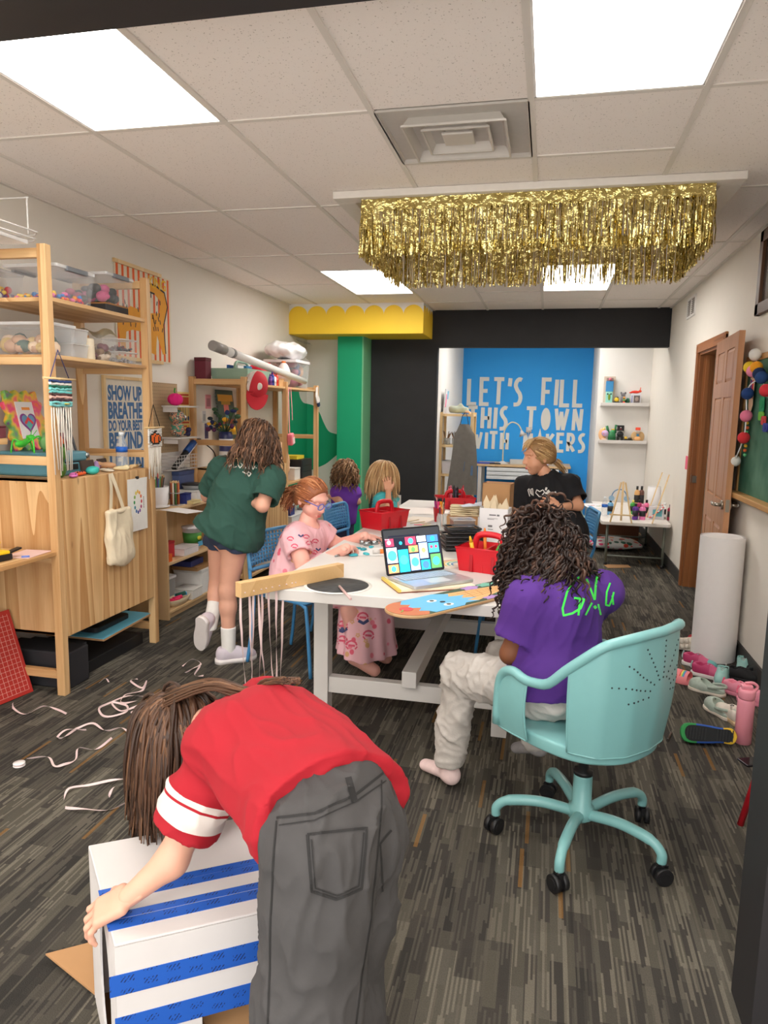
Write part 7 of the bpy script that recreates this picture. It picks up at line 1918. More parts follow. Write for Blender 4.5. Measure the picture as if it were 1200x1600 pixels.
for lb_, u, v, r, h, c, bn, cp in (('purple paint bottle next to the easel', 992, 812, .030, .165, (92, 44, 140), (28, 26, 34), (30, 28, 36)), ('pink paint bottle in front of the bottle cluster', 1003, 812, .031, .16, (226, 120, 176), (30, 28, 32), (240, 150, 190)),
 ('deep magenta paint bottle behind the pink one', 998, 806, .028, .17, (170, 40, 100), (40, 30, 36), (40, 30, 34)), ('rose paint bottle at the right of the cluster', 1009, 807, .028, .175, (232, 110, 160), (40, 34, 40), (36, 30, 34)),
 ('green and yellow paint bottle behind the easel', 988, 803, .028, .15, (70, 170, 70), (30, 34, 30), (236, 224, 110)), ('dark crimson paint bottle standing alone at the table corner', 1046, 813, .026, .16, (150, 24, 54), (40, 28, 30), (26, 24, 26)),
 ('white and black paint bottle near the striped box', 1037, 808, .030, .15, (232, 232, 232), (36, 36, 38), (240, 240, 240)), ('blue paint bottle with black cap behind the easel leg', 953, 804, .030, .16, (110, 170, 214), (30, 34, 40), (24, 26, 30)),
 ('tan paint bottle at the back of the cluster', 994, 792, .030, .24, (222, 170, 110), (34, 30, 30), (30, 28, 28)), ('brown paint bottle at the back of the cluster', 1001, 792, .030, .24, (110, 70, 60), (40, 34, 40), (26, 24, 24))):
 paint_bottle(lb_, u, v, r, h, c, bn, cp)
x, y = on(944, 806, ZF);
def pet_bottle(label, x, y, z, s=1.0):
 t = thing('water_bottle', label, 'bottle', (x, y, z)); r = .032*s
 prof = [(0, .003), (r*.8, 0), (r, .008)]
 for i in range(8): prof += [(r*.96, .02*s+i*.011*s), (r, .026*s+i*.011*s)]
 prof += [(r, .125*s), (r*.9, .145*s), (r*.42, .185*s), (r*.42, .195*s), (0, .195*s)]
 M().lathe(prof, 20).obj('body', clear((230, 238, 244), .05, .25), t); M().lathe([(r*1.015, .098*s), (r*1.015, .128*s), (r, .128*s), (r, .098*s)], 20).obj('label_wrap', mat((30, 100, 200), .4), t)
 M().lathe([(r*.46, .19*s), (r*.46, .21*s), (0, .21*s)], 14).obj('cap', mat((230, 236, 240), .4), t)
pet_bottle('clear water bottle with blue label at the folding table end', x, y, ZF, .95)
x, y = on(1022, 800, ZF); t = thing('canister', 'plain white cylinder on the folding table', 'canister', (x, y+.06, ZF)); M().lathe([(0, 0), (.075, 0), (.075, .27), (.07, .272), (0, .272)], 28).obj('body', WC, t); M().lathe([(.05, .2721), (.07, .274), (.07, .276), (0, .276)], 28).obj('lid', WHITEP, t)
x, y = on(1025, 812, ZF); t = thing('craft_box', 'clear box with a red and white striped cord on the folding table', 'box', (x, y+.06, ZF), -.1)
M().bx(-.07, .08, -.04, .04, 0, .13).obj('box', clear((226, 222, 226), .2, .55), t, bevel=.004); M().tube(smooth_path([(-.07, -.045, .005), (-.01, -.047, .05), (.04, -.047, .10), (.07, -.045, .135), (.05, -.045, .15)], 5), .006, 8).obj('striped_cord', axis_stripes('candy', 'Z', [(i/12, (226, 50, 50) if i % 2 else (244, 240, 236)) for i in range(12)], .5, 0, .16), t); M().bx(-.03, .06, -.0425, -.0415, .03, .10).obj('insert', mat((90, 160, 170)), t)
x, y = on(935, 795, ZF); t = thing('headphones', 'pale blue headband hung on the easel', 'headphones', on(966, 808, ZF)+(ZF+.10,), .0)
M().tube([(.075*math.cos(a), .03, .10+.085*math.sin(a)) for a in [i*PI/14 for i in range(15)]], .006, 8).obj('band', mat((110, 150, 186), .4), t)
for q in (-1, 1): M().cyl((q*.075, .02, .09), (q*.075, .045, .09), .028, n=14).obj('ear_cup', mat((150, 186, 214), .5), t)
t = thing('palette', 'paint-smeared paper on the folding table', 'paper', on(930, 792, ZF)+(ZF,), .2); M().bx(-.10, .22, -.12, .30, 0, .002).obj('sheet', WC, t)
for i, c in enumerate(((70, 80, 170), (200, 90, 90), (120, 160, 90), (230, 190, 120))): M().lathe([(.03, .002), (.02, .004), (0, .004)], 12, (-.05+.05*i, .05+.06*(i % 2), 0), sy=.5).obj('smear', mat(c), t)
# floor under the folding table
def cushion(label, x, y, z, w_, d_, h, rz, m_, nm='cushion'):
 t = thing(nm, label, nm, (x, y, z), rz); g = SDF((-w_, -d_, -.01), (w_, d_, h*1.3), .012)
 g.rbox((0, 0, h/2), (w_/2, d_/2, h*.18), .02, 0); g.ell((0, 0, h/2), (w_*.46, d_*.46, h*.5), .06); m = M(); g.into(m, relax=2); m.obj('cover', m_, t)
 M().tube([(a, b_, h/2) for a, b_ in rrect(-w_/2+.005, w_/2-.005, -d_/2+.005, d_/2-.005, .03)], .006, 6, closed=True).obj('piping', m_, t); return t
fm, nt, bb = _new('floral'); vo = nt.nodes.new('ShaderNodeTexVoronoi'); vo.inputs['Scale'].default_value = 14; nt.links.new(coords(nt), vo.inputs['Vector']); sc3 = nt.nodes.new('ShaderNodeSeparateColor'); nt.links.new(vo.outputs['Color'], sc3.inputs[0])
nt.links.new(mixc(nt, ramp(nt, vo.outputs['Distance'], [(.42, (1, 1, 1, 1)), (.48, (0, 0, 0, 1))]), lin((226, 226, 224)), ramp(nt, sc3.outputs[0], [(0, lin((230, 80, 60))), (.3, lin((224, 60, 120))), (.5, lin((240, 140, 50))), (.68, lin((40, 100, 80))), (.84, lin((226, 226, 224)))], True)), bb.inputs['Base Color'])
x, y = on(955, 866, 0); cushion('floral cushion of red and pink flowers on the floor under the table', .78, 8.35, 0, .55, .45, .13, .2, fm)
t = thing('carton', 'flat brown carton with crinkled wrap under the folding table', 'box', (.88, 9.15, 0)); M().bx(-.25, .25, -.2, .2, 0, .20).obj('body', mat((130, 84, 62), .8), t, bevel=.004)
g = SDF((-.3, -.25, .19), (.3, .25, .34), .012); g.rbox((-.03, 0, .23), (.22, .17, .035), .02); g.warp(.04, 45, 3, 6); m = M(); g.into(m); m.obj('crinkled_wrap', mat((206, 166, 150), .25, .3), t)
x, y = on(893, 880, 0); t = thing('cardboard_scrap', 'scrap of brown cardboard on the carpet by the purple shirt', 'cardboard', on(965, 885, 0)+(0,), .5); M().prism([(-.15, -.06), (.10, -.08), (.14, .03), (-.1, .10)], .001, .005).obj('sheet', KRAFT, t)
# teal bag beyond the child in black
g = SDF((-.2, -.2, 0), (.2, .2, .55), .012); g.chain([(0, 0, .06), (0, 0, .25), (.02, 0, .42)], [.13, .12, .07], .05); g.warp(.05, 34, 7, 6); g.plane((0, 0, .002), (0, 0, -1)); m = M(); g.into(m)
x, y = on(918, 862, .2); t = thing('plastic_bag', 'slumped grey-teal plastic bag standing by the blue wall', 'bag', (.36, 8.0, 0)); m.obj('bag', mat((150, 178, 178), .3, var=.1), t); M().tube(smooth_path([(-.05, 0, .42), (-.02, 0, .54), (.05, 0, .42)], 5), .006, 6).obj('handle', mat((200, 120, 110), .5), t)
# apron on the ladder shelf
t = thing('apron', 'long grey canvas apron hanging from the ladder shelf', 'apron', (-.99, 8.72, .50))
def apr(u_, v_):
 wv = .09+.075*v_**.7 if v_ > .12 else .05+.33*v_; x_ = (u_-.5)*2*wv*1.15; return (x_+.01*math.sin(v_*4), -.015-.045*math.sin(PI*u_)+.02*math.sin(u_*11+v_*5)*v_, .86-.86*v_)
APR = mat((112, 108, 102), .9, var=.16, scale=20, bmp=.2); m = M().grid(apr, 26, 22); m.grid(lambda u_, v_: tuple(Vector(apr(1-u_, v_))+Vector((0, .004, 0))), 26, 22); m.obj('panel', APR, t)
for q in (-1, 1): M().tube(smooth_path([(q*.05, -.02, .85), (q*.03, -.01, .95), (q*.008, .06, .992)], 4), .012, 6, flat=.35).obj('neck_strap', mat((50, 62, 96), .8), t)
M().box((.02, -.072, .35), (.006, .004, .12), ry=.1).box((.10, -.05, .30), (.05, .004, .12)).obj('paint_patch', mat((86, 110, 140), .8), t)
g = SDF((-.2, -.12, 0), (.2, .12, .14), .008); g.rc((-.10, 0, .05), (.08, 0, .04), .045, .03, .03, ((0, 0, 1), 1.2)); g.ell((-.03, 0, .07), (.10, .07, .04), .03); g.warp(.03, 60, 2, 6); g.plane((0, 0, .002), (0, 0, -1)); m = M(); g.into(m)
t = thing('cloth_heap', 'crumpled pale green cloth on top of the ladder shelf', 'cloth', (-1.08, 8.95, 1.48)); m.obj('heap', mat((170, 178, 160), .9), t); M().tube(smooth_path([(.08, -.05, .03), (.13, -.10, .02), (.16, -.14, -.03)], 4), .015, 6).obj('trailing_fold', mat((214, 176, 140), .9), t)
t = thing('picture_board', 'pastel picture board leaning on the ladder shelf', 'board', (-1.275, 8.95, 1.482)); M(TR(ry=.08)).bx(0, .012, -.14, .14, 0, .30).obj('board', mat((226, 226, 228), .6), t); M(TR(ry=.08)).prism([(0, 0), (.1, 0), (.1, .1), (0, .1)], 0, .001).bx(.012, .0135, -.10, .0, .08, .24, mi=0).obj('pink_shape', mat((240, 150, 180)), t); M(TR(ry=.08)).bx(.012, .0132, .0, .12, .18, .28).obj('blue_shape', mat((120, 190, 220)), t)
for i, xx in enumerate((-1.22, -1.12)):
 t = thing('brush_jar', 'glass jar of paint brushes on the ladder shelf', 'jar', (xx, 8.88, 1.10), group='brush jars'); M().lathe([(0, 0), (.042, 0), (.042, .08), (.039, .08), (.039, .004), (0, .004)], 18).obj('jar', clear((220, 226, 224), .06, .35), t)
 rg = random.Random(i+40)
 for k in range(6):
  stick('paint_brush', 'paint brush standing in a jar on the ladder shelf', 'brush', (xx+rg.uniform(-.015, .015), 8.88+rg.uniform(-.015, .015), 1.105), (xx+rg.uniform(-.05, .05), 8.88+rg.uniform(-.04, .04), 1.22+rg.uniform(0, .04)), .005, rg.choice([(60, 50, 46), (150, 110, 70), (30, 30, 32), (190, 160, 120)]), (40, 36, 34), 'brushes in the jars')
t = thing('storage_bin', 'white plastic bin on the ladder shelf behind the apron', 'bin', (-1.16, 8.95, .74)); M().box((0, 0, .075), (.20, .26, .15), taper=1.12).obj('tub', mat((232, 228, 232), .5), t); M().bx(-.12, .12, -.15, .15, .145, .155).obj('rim', WHITEP, t)
# desk things
for lb_, x, y, w_, d_, h, c in (('purple-blue folder on the drafting desk', -.86, 10.45, .26, .2, .012, (70, 80, 170)), ('grey box on the drafting desk by the lamp', -.42, 10.6, .20, .16, .06, (190, 192, 190)), ('stack of lilac papers on the drafting desk', -.10, 10.55, .24, .2, .05, (196, 190, 214)), ('black tablet on the drafting desk edge', -.72, 10.38, .16, .1, .012, (28, 28, 32))):
 t = thing('desk_item', lb_, 'stationery', (x, y, .77), .1); M().bx(-w_/2, w_/2, -d_/2, d_/2, 0, h).obj('body', mat(c, .6), t, bevel=.002); M().bx(-w_/2+.01, w_/2-.01, -d_/2+.01, d_/2-.01, h, h+.003).obj('top_sheet', mat(tuple(min(255, k+14) for k in c), .6), t)
t = thing('wall_adapter', 'white plug adapter on the blue wall above the lamp', 'plug', (-.28, 10.99, 1.26)); M().bx(-.04, .04, -.03, 0, -.04, .04).obj('plate', WHITEP, t, bevel=.004); M().bx(-.025, .025, -.07, -.03, -.02, .03).obj('adapter', WHITEP, t, bevel=.004); M().tube(smooth_path([(0, -.06, -.02), (-.01, -.05, -.2), (-.05, -.06, -.42), (-.1, -.1, -.47)], 5), .005, 6).obj('cord', WHITEP, t)
# outlet low on the blackboard wall
p = un(621, 783, y=YH); t = thing('wall_outlet', 'white outlet plate on the blackboard wall', 'outlet', (p.x, YH, p.z)); M().bx(-.045, .045, -.012, 0, -.075, .075).obj('plate', WHITEP, t, bevel=.003)
for q in (-1, 1): M().bx(-.018, .018, -.015, -.011, q*.034-.016, q*.034+.016).obj('socket', mat((214, 210, 204), .5), t)
# ---- toys on the ledges (generic craft figures)
def toy(label, x, z, parts, dz=0):
 t = thing('figurine', label, 'figurine', (x, 9.56, z))
 for nm, c, kind, a_ in parts:
  m = M()
  if kind == 'e': m.ell(a_[0], a_[1])
  elif kind == 'b': m.box(a_[0], a_[1])
  elif kind == 'c': m.cyl(*a_)
  m.obj(nm, mat(c, .5), t, bevel=.003 if kind == 'b' else 0)
toy('tall blue-faced totem figure with fuzzy halo', .735, 1.645, [('lower_body', (150, 214, 200), 'b', ((0, 0, .075), (.08, .05, .15))), ('face', (60, 140, 196), 'b', ((0, 0, .215), (.09, .05, .13))), ('headdress', (150, 120, 120), 'b', ((0, 0, .30), (.08, .05, .04))), ('rosette', (240, 130, 150), 'e', ((0, -.03, .305), .016)), ('belly', (120, 150, 40), 'e', ((0, -.028, .08), (.014, .006, .04))), ('halo', (206, 190, 172), 'b', ((0, .025, .17), (.14, .01, .34))), ('eye', (30, 60, 40), 'e', ((-.02, -.026, .12), .010)), ('eye', (30, 60, 40), 'e', ((.02, -.026, .12), .010))])
toy('small yellow chick-like figure on a dark base', .83, 1.645, [('base', (50, 60, 70), 'b', ((0, 0, .012), (.08, .05, .024))), ('body', (240, 200, 50), 'e', ((0, 0, .05), (.03, .025, .03))), ('cap', (40, 40, 40), 'e', ((.005, 0, .078), (.018, .016, .010)))])
toy('grey eared figure with orange and green beads', .905, 1.645, [('body', (110, 108, 112), 'c', ((0, 0, 0), (0, 0, .10), .032, .026)), ('head', (120, 118, 122), 'e', ((0, 0, .115), (.03, .026, .024))), ('ear', (96, 94, 98), 'e', ((-.024, 0, .135), (.010, .008, .014))), ('ear', (96, 94, 98), 'e', ((.026, 0, .135), (.012, .008, .012))), ('bead', (236, 160, 60), 'e', ((.012, -.03, .075), .014)), ('bead', (130, 180, 80), 'e', ((.012, -.032, .045), .014)), ('bead', (226, 90, 60), 'e', ((.012, -.032, .015), .015))])
toy('dark green lump figure beside the boxed toy', .96, 1.645, [('body', (30, 90, 60), 'e', ((0, 0, .03), (.026, .022, .03))), ('head', (36, 110, 90), 'e', ((.004, -.004, .058), (.018, .016, .016)))])
toy('boxed toy with a clear window', 1.06, 1.645, [('box', (224, 224, 232), 'b', ((0, 0, .065), (.115, .06, .13))), ('window', (110, 100, 98), 'b', ((.008, -.03, .06), (.075, .004, .09))), ('spine', (90, 100, 160), 'b', ((-.048, -.03, .06), (.010, .004, .09))), ('toy_inside', (170, 150, 140), 'e', ((.008, -.033, .06), (.022, .004, .028)))])
toy('red crawling figure lying on the boxed toy', 1.06, 1.776, [('body', (224, 60, 44), 'e', ((-.01, 0, .018), (.055, .02, .018))), ('tail', (224, 60, 44), 'e', ((-.06, 0, .010), (.024, .010, .010))), ('head', (230, 80, 50), 'e', ((.045, 0, .028), (.020, .018, .016))), ('curl', (236, 90, 60), 'c', ((.045, 0, .04), (.05, 0, .075), .005))])
toy('pale lilac round-faced figure with a yellow flame', .705, 1.175, [('backing', (240, 190, 140), 'e', ((-.02, .015, .08), (.05, .012, .08))), ('face', (206, 176, 214), 'e', ((.01, -.01, .095), (.045, .02, .04))), ('flame', (244, 208, 90), 'c', ((-.005, 0, .12), (-.002, 0, .175), .016, .002)), ('cheek', (232, 120, 130), 'e', ((-.01, -.03, .088), .008)), ('stand', (230, 200, 180), 'b', ((0, 0, .015), (.06, .03, .03)))])
toy('green ribbed figure raising both arms', .80, 1.175, [('body', (40, 120, 70), 'c', ((0, 0, 0), (0, 0, .12), .05, .040)), ('arm', (36, 110, 66), 'c', ((-.04, 0, .08), (-.068, 0, .19), .016)), ('arm', (36, 110, 66), 'c', ((.035, 0, .10), (.045, 0, .205), .016)), ('hat', (236, 190, 60), 'b', ((.008, 0, .145), (.04, .03, .014))), ('face', (60, 150, 90), 'e', ((.008, -.01, .118), (.03, .028, .022))), ('band', (30, 90, 54), 'c', ((0, 0, .04), (0, 0, .05), .0505, .050))])
toy('black square-headed toy with white ears', .90, 1.175, [('leg', (24, 24, 26), 'b', ((-.026, 0, .03), (.03, .04, .06))), ('leg', (24, 24, 26), 'b', ((.026, 0, .03), (.03, .04, .06))), ('body', (30, 30, 32), 'e', ((0, 0, .085), (.042, .03, .04))), ('head', (26, 26, 28), 'b', ((0, 0, .165), (.085, .05, .07))), ('ear', (226, 222, 214), 'b', ((-.046, 0, .165), (.010, .03, .035))), ('ear', (226, 222, 214), 'b', ((.046, 0, .165), (.010, .03, .035))), ('muzzle', (120, 40, 44), 'b', ((0, -.026, .152), (.03, .006, .014))), ('eye', (236, 236, 236), 'e', ((0, -.026, .172), .007))])
toy('tiny yellow figure on a black plank', .99, 1.175, [('plank', (36, 34, 34), 'b', ((.01, 0, .012), (.11, .04, .024))), ('body', (240, 196, 60), 'e', ((-.02, 0, .042), (.02, .016, .02))), ('bump', (90, 80, 60), 'e', ((.03, 0, .035), (.026, .016, .014)))])
toy('tan winged figure with orange flame hair', 1.11, 1.175, [('wing', (206, 170, 120), 'e', ((-.035, .01, .06), (.045, .012, .065))), ('wing', (206, 170, 120), 'e', ((.04, .01, .06), (.045, .012, .065))), ('face', (190, 170, 150), 'e', ((0, -.015, .115), (.024, .012, .022))), ('hair', (240, 80, 50), 'b', ((0, -.01, .16), (.06, .01, .035))), ('chest', (60, 130, 170), 'b', ((0, -.02, .08), (.03, .01, .03))), ('belly', (236, 180, 120), 'e', ((0, -.015, .035), (.04, .014, .03)))])
# ---- garland and art on the chalkboard
t = thing('pompom_garland', 'string of felt balls in white, pink, red and navy by the chalkboard', 'garland', (XR-.05, 5.02, 1.85))
bp = [((1180, 554), (226, 222, 216)), ((1171, 574), (232, 196, 50)), ((1176, 580), (236, 140, 170)), ((1190, 590), (40, 70, 120)), ((1168, 615), (36, 64, 120)), ((1197, 610), (206, 50, 60)), ((1166, 650), (226, 120, 150)), ((1162, 684), (206, 50, 56)), ((1148, 720), (228, 226, 220)), ((1186, 584), (26, 44, 80)), ((1182, 574), (240, 160, 40))]
ps = []
for (u, v), c in bp:
 p_ = un(u, v, x=XR-.075) if u < 1176 and v > 600 else un(u, v, x=XR-.06)
 ps.append(p_); M().ell(p_, .036, 14, 10).obj('felt_ball', mat(c, .95, var=.06, bmp=.3), t, True)
M().tube(smooth_path([ps[3], ps[4]+Vector((0, 0, .03)), ps[6], ps[7], ps[8]], 6), .004, 6).tube(smooth_path([ps[0], un(1184, 572, x=XR-.04), un(1194, 602, x=XR-.04)], 5), .004, 6).obj('string', WC, t, True, kind='stuff')
t = thing('felt_banner', 'pointed felt banner with beaded strings pinned to the chalkboard', 'banner', un(1180, 620, x=XR-.028))
Tb = frame(un(1174, 590, x=XR-.03), (0, -1, 0), (-1, 0, 0));
M(Tb).prism([(0, 0), (0, -.17), (.04, -.24), (.085, -.17), (.085, 0)], 0, .004).obj('felt', mat((222, 190, 160), .9), t, True); M(Tb).prism([(.015, -.01), (.015, -.10), (.045, -.12), (.045, -.02)], .004, .006).obj('blue_patch', mat((70, 70, 160)), t, True); M(Tb).prism([(.05, -.02), (.05, -.12), (.08, -.13), (.08, -.02)], .004, .006).obj('red_patch', mat((206, 50, 70)), t, True)
for k in range(9):
 M().ell(Tb @ Vector((.036-.012*(k % 2), -.25-.028*k, .006)), .011).obj('bead', mat([(60, 140, 190), (240, 190, 60), (230, 110, 60), (90, 180, 120), (240, 160, 170)][k % 5], .4), t, True)
for i, (u, v, c, w_, h_) in enumerate(((1191, 632, (30, 140, 90), .09, .09), (1190, 650, (110, 180, 60), .1, .05), (1194, 657, (190, 60, 60), .08, .05), (1197, 668, (50, 60, 140), .08, .05))):
 p_ = un(u, v, x=XR-.026); t = thing('felt_shape', ('green', 'lime', 'brick red', 'navy')[i]+' felt patch stuck to the chalkboard', 'felt', p_); M(frame((0, 0, 0), (0, -1, 0), (-1, 0, 0))).prism(rrect(-w_/2, w_/2, -h_/2, h_/2, .015), 0, .005+.001*i).prism(rrect(-w_/4, w_/4, -h_/4, h_/4, .01), .005+.001*i, .008+.001*i).obj('felt', mat(c, .9), t)
p_ = un(1073, 723, x=XR-.001); t = thing('paper_note', 'bright pink paper note on the wall beside the door casing', 'note', p_); M().bx(-.003, 0, -.05, .05, -.06, .06).obj('note', mat((240, 100, 130), .7), t)
# ================================================================== THE LEFT-HAND SHELVES AND WALL
def B(nm, label, cat, x, y, z, w_, d_, h, c, rz=0.0, top=None, topn='lid', group=None, bev=.003, rough=.5):
 """small two-part thing: shaped body with its own lid, pages, face ..."""
 t = thing(nm, label, cat, (x, y, z), rz, group); M().bx(-w_/2, w_/2, -d_/2, d_/2, 0, h*.86).obj('body', mat(c, rough), t, bevel=bev)
 M().bx(-w_/2-.002, w_/2+.002, -d_/2-.002, d_/2+.002, h*.86, h).obj(topn, mat(top or tuple(max(0, k-18) for k in c), rough), t, bevel=bev); return t
def lump(t, nm, c, ells, h=.005, warp=0.0, rough=.6, k=.01, m_=None):
 pts = [Vector(e[0]) for e in ells]; pad = max(max(e[1]) if isinstance(e[1], tuple) else e[1] for e in ells)+.02
 g = SDF(*bounds(pts, pad), h)
 for e in ells: g.ell(e[0], e[1], k)
 if warp: g.warp(warp, 60, len(ells), 5)
 m = M(); g.into(m); return m.obj(nm, m_ or mat(c, rough), t)
def bin_(label, x, y, z, w_, d_, h, lid, cont, seed=0, latch=None, a=.15, rz=0.0, group=None):
 t = thing('storage_bin', label, 'bin', (x, y, z), rz, group); cm_ = clear((222, 224, 226), .12, a)
 m = M()
 bs = [(-w_/2*.9, -d_/2*.9), (w_/2*.9, -d_/2*.9), (w_/2*.9, d_/2*.9), (-w_/2*.9, d_/2*.9)]; ts = [(-w_/2, -d_/2), (w_/2, -d_/2), (w_/2, d_/2), (-w_/2, d_/2)]
 m.add([(p[0], p[1], .001) for p in bs]+[(p[0], p[1], h*.9) for p in ts], [(i, (i+1) % 4, 4+(i+1) % 4, 4+i) for i in range(4)]+[(3, 2, 1, 0)]); m.obj('tub', cm_, t)
 if lid: M().prism(rrect(-w_/2-.008, w_/2+.008, -d_/2-.008, d_/2+.008, .015), h*.9, h).obj('lid', lid, t, bevel=.003)
 if latch:
  for q in (-1, 1): M().box((q*(w_/2+.006), 0, h*.92), (.02, d_*.55, .024)).obj('latch', latch, t, bevel=.004)
 rg_ = random.Random(seed)
 if cont:
  m = M()
  for i in range(cont[1]): r_ = cont[2]*rg_.uniform(.7, 1.2); m.ell((rg_.uniform(-1, 1)*(w_*.43-r_), rg_.uniform(-1, 1)*(d_*.43-r_), r_+rg_.random()**2*h*cont[3]), (r_, r_*rg_.uniform(.6, 1), r_*rg_.uniform(.6, 1)), 7, 5, rg_.randrange(len(cont[0])))
  m.obj('contents', [mat(c, .6) for c in cont[0]], t, kind='stuff')
 return t
BEAD = [(230, 60, 70), (240, 150, 40), (250, 210, 70), (120, 60, 150), (60, 130, 200), (236, 120, 170)]
GREYL = mat((112, 116, 122), .5); LIDC = clear((236, 238, 240), .15, .5)
XM = -2.62
bin_('clear bin of bright beads with grey latches on the top shelf', -2.545, 3.33, 2.021, .30, .30, .17, LIDC, (BEAD, 220, .013, .18), 1, GREYL)
bin_('clear bin of craft jars half hidden behind the front shelving post', -2.775, 3.24, 2.021, .12, .20, .15, LIDC, (BEAD+[(226, 226, 220)], 30, .02, .3), 5)
bin_('clear bin of cables with grey latches near the tiger poster', XM+.02, 3.76, 2.075, .36, .26, .16, LIDC, ([(30, 30, 34), (44, 46, 52), (200, 80, 130)], 60, .03, .35), 2, GREYL)
for i, xx in enumerate((-2.50, -2.72)):
 t = thing('wood_block', 'dark riser block under the cable bin, '+('at the shelf edge', 'by the wall')[i], 'block', (xx, 3.76, 2.021), group='riser blocks'); M().bx(-.06, .06, -.11, .11, 0, .045).obj('block', mat((44, 42, 44), .6), t, bevel=.004); M().bx(-.055, .055, -.105, .105, .045, .053).obj('pad', mat((170, 120, 70), .6), t)
bin_('wide clear bin of yarn on the second shelf', XM, 3.24, 1.746, .40, .20, .16, LIDC, ([(206, 176, 110), (60, 90, 80), (226, 200, 170), (190, 150, 120)], 34, .042, .25), 3)
for i in range(2): bin_('clear stacking drawer box with white tag' if i else 'lower clear drawer box beside the string cone', -2.53, 3.42, 1.746+.078*i, .16, .14, .076, LIDC, ([(214, 216, 220)], 10, .02, .2), 10+i, a=.5)
t = thing('string_cone', 'cone of white cotton string on the second shelf', 'string', (-2.50, 3.55, 1.746)); M().lathe([(0, 0), (.038, 0)]+[(.040-.004*(i/14)+(.0015 if i % 2 else 0), .008+i*.0075) for i in range(15)]+[(.03, .12), (0, .12)], 20).obj('wound_string', mat((226, 214, 190), .9, bmp=.3), t); M().cyl((0, 0, .115), (0, 0, .135), .012).obj('tube_core', KRAFT, t)
bin_('clear square tub stuffed with felt scraps on the second shelf', -2.52, 3.69, 1.746, .15, .13, .16, None, ([(170, 70, 60), (206, 190, 170), (110, 60, 70), (120, 90, 60)], 40, .022, .4), 7)
t = thing('paper_sheet', 'crumpled patterned paper on the felt tub', 'paper', (-2.52, 3.68, 1.905)); M().grid(lambda u_, v_: (-.08+.16*u_, -.07+.14*v_, .012+.012*math.sin(u_*7+v_*3)-.05*max(0, v_-.6)), 12, 10).obj('sheet', mat((214, 206, 176), .8, var=.3, scale=40), t)
for i in range(2): bin_('small clear box of buttons stacked on another' if i else 'small clear box of silver findings near the far post', -2.50, 3.86, 1.746+.072*i, .14, .14, .07, LIDC, (([(120, 40, 50), (90, 60, 70), (60, 60, 64)] if i else [(190, 190, 194), (150, 150, 156)]), 50, .009, .3), 20+i)
# on the tote-bag cabinet
ZCAB = 1.1255
t = thing('suitcase', 'small teal hard case with steel corners on the cabinet', 'case', (-2.66, 3.36, ZCAB)); TLC = mat((94, 148, 164), .5)
M().bx(-.19, .17, -.14, .14, 0, .068).obj('base', TLC, t, bevel=.012); M().bx(-.19, .17, -.14, .14, .072, .125).obj('lid', TLC, t, bevel=.012); M().bx(-.185, .165, -.135, .135, .066, .074).obj('seam', mat((40, 44, 46)), t)
for q in (-.14, .14):
 for z_ in (.03, .10): M().ell((.165, q, z_), (.016, .016, .018), 10, 6).obj('corner_cap', STL, t)
M().bx(.168, .176, -.05, .05, .03, .06).obj('latch', mat((24, 24, 26)), t)
t = thing('heart_picture', 'neon tie-dye scalloped frame holding a heart picture', 'frame', (-2.76, 3.38, 1.251), rot=(0, -.22, 0))
nm_, nt, bb = _new('tiedye'); nt.links.new(ramp(nt, noise_tex(nt, coords(nt), 11, 2), [(.3, lin((240, 110, 40))), (.42, lin((236, 70, 130))), (.52, lin((240, 190, 60))), (.62, lin((110, 180, 80))), (.72, lin((120, 60, 150)))]), bb.inputs['Base Color'])
Tf = frame((0, 0, .16), (0, 1, 0), (1, 0, 0))
sc_ = [((.135+.012*math.cos(a*14))*max(-1, min(1, 1.25*math.cos(a))), (.155+.012*math.cos(a*14))*max(-1, min(1, 1.25*math.sin(a)))) for a in [i*2*PI/84 for i in range(84)]]
M(Tf).prism(sc_, 0, .03, smooth=True).obj('scalloped_frame', nm_, t, bevel=.004); M(Tf).bx(-.07, .06, -.10, .10, .03, .034).obj('picture_card', WC, t)
def heart(cx, cy, r): return [(cx+r*.062*16*math.sin(a)**3, cy+r*.062*(13*math.cos(a)-5*math.cos(2*a)-2*math.cos(3*a)-math.cos(4*a))) for a in [i*2*PI/30 for i in range(30)]]
M(Tf).prism(list(reversed(heart(0, -.01, .062))), .034, .035).obj('heart_outline', mat((140, 50, 140)), t); M(Tf).prism(list(reversed(heart(0, -.008, .048))), .035, .036).obj('heart_fill', mat((104, 150, 190)), t); M(Tf).stroke([(-.03, -.02), (0, .008), (.03, -.02)], .014, .036, .037).obj('red_chevron', mat((226, 60, 60)), t); M(Tf).prism([(-.022, -.03), (0, -.052), (.022, -.03), (0, -.008)], .036, .0368).obj('teal_point', mat((90, 180, 170)), t); M(Tf).bx(-.03, .03, .055, .07, .034, .0355).obj('orange_lettering_strip', mat((240, 150, 60)), t)
t = thing('toy_pumpkin', 'ceramic pumpkin half green half orange on the teal case', 'pumpkin', (-2.56, 3.30, 1.251))
pmk = M()
def pump(u_, v_, s_=1): a = 2*PI*u_; ph = -PI/2+PI*v_; r_ = .062*(1-.07*abs(math.sin(a*5)))*math.cos(ph); return (r_*math.cos(a), r_*math.sin(a), .05+.05*math.sin(ph))
pmk.grid(pump, 60, 14, wrap_u=True); pmk.obj('gourd', axis_stripes('two_tone', 'Y', [(0, (120, 176, 110)), (.34, (226, 104, 30))], .55, -.062, .062), t); M().cyl((0, 0, .098), (.006, 0, .118), .008, .005, 8).obj('stem', mat((70, 100, 50)), t)
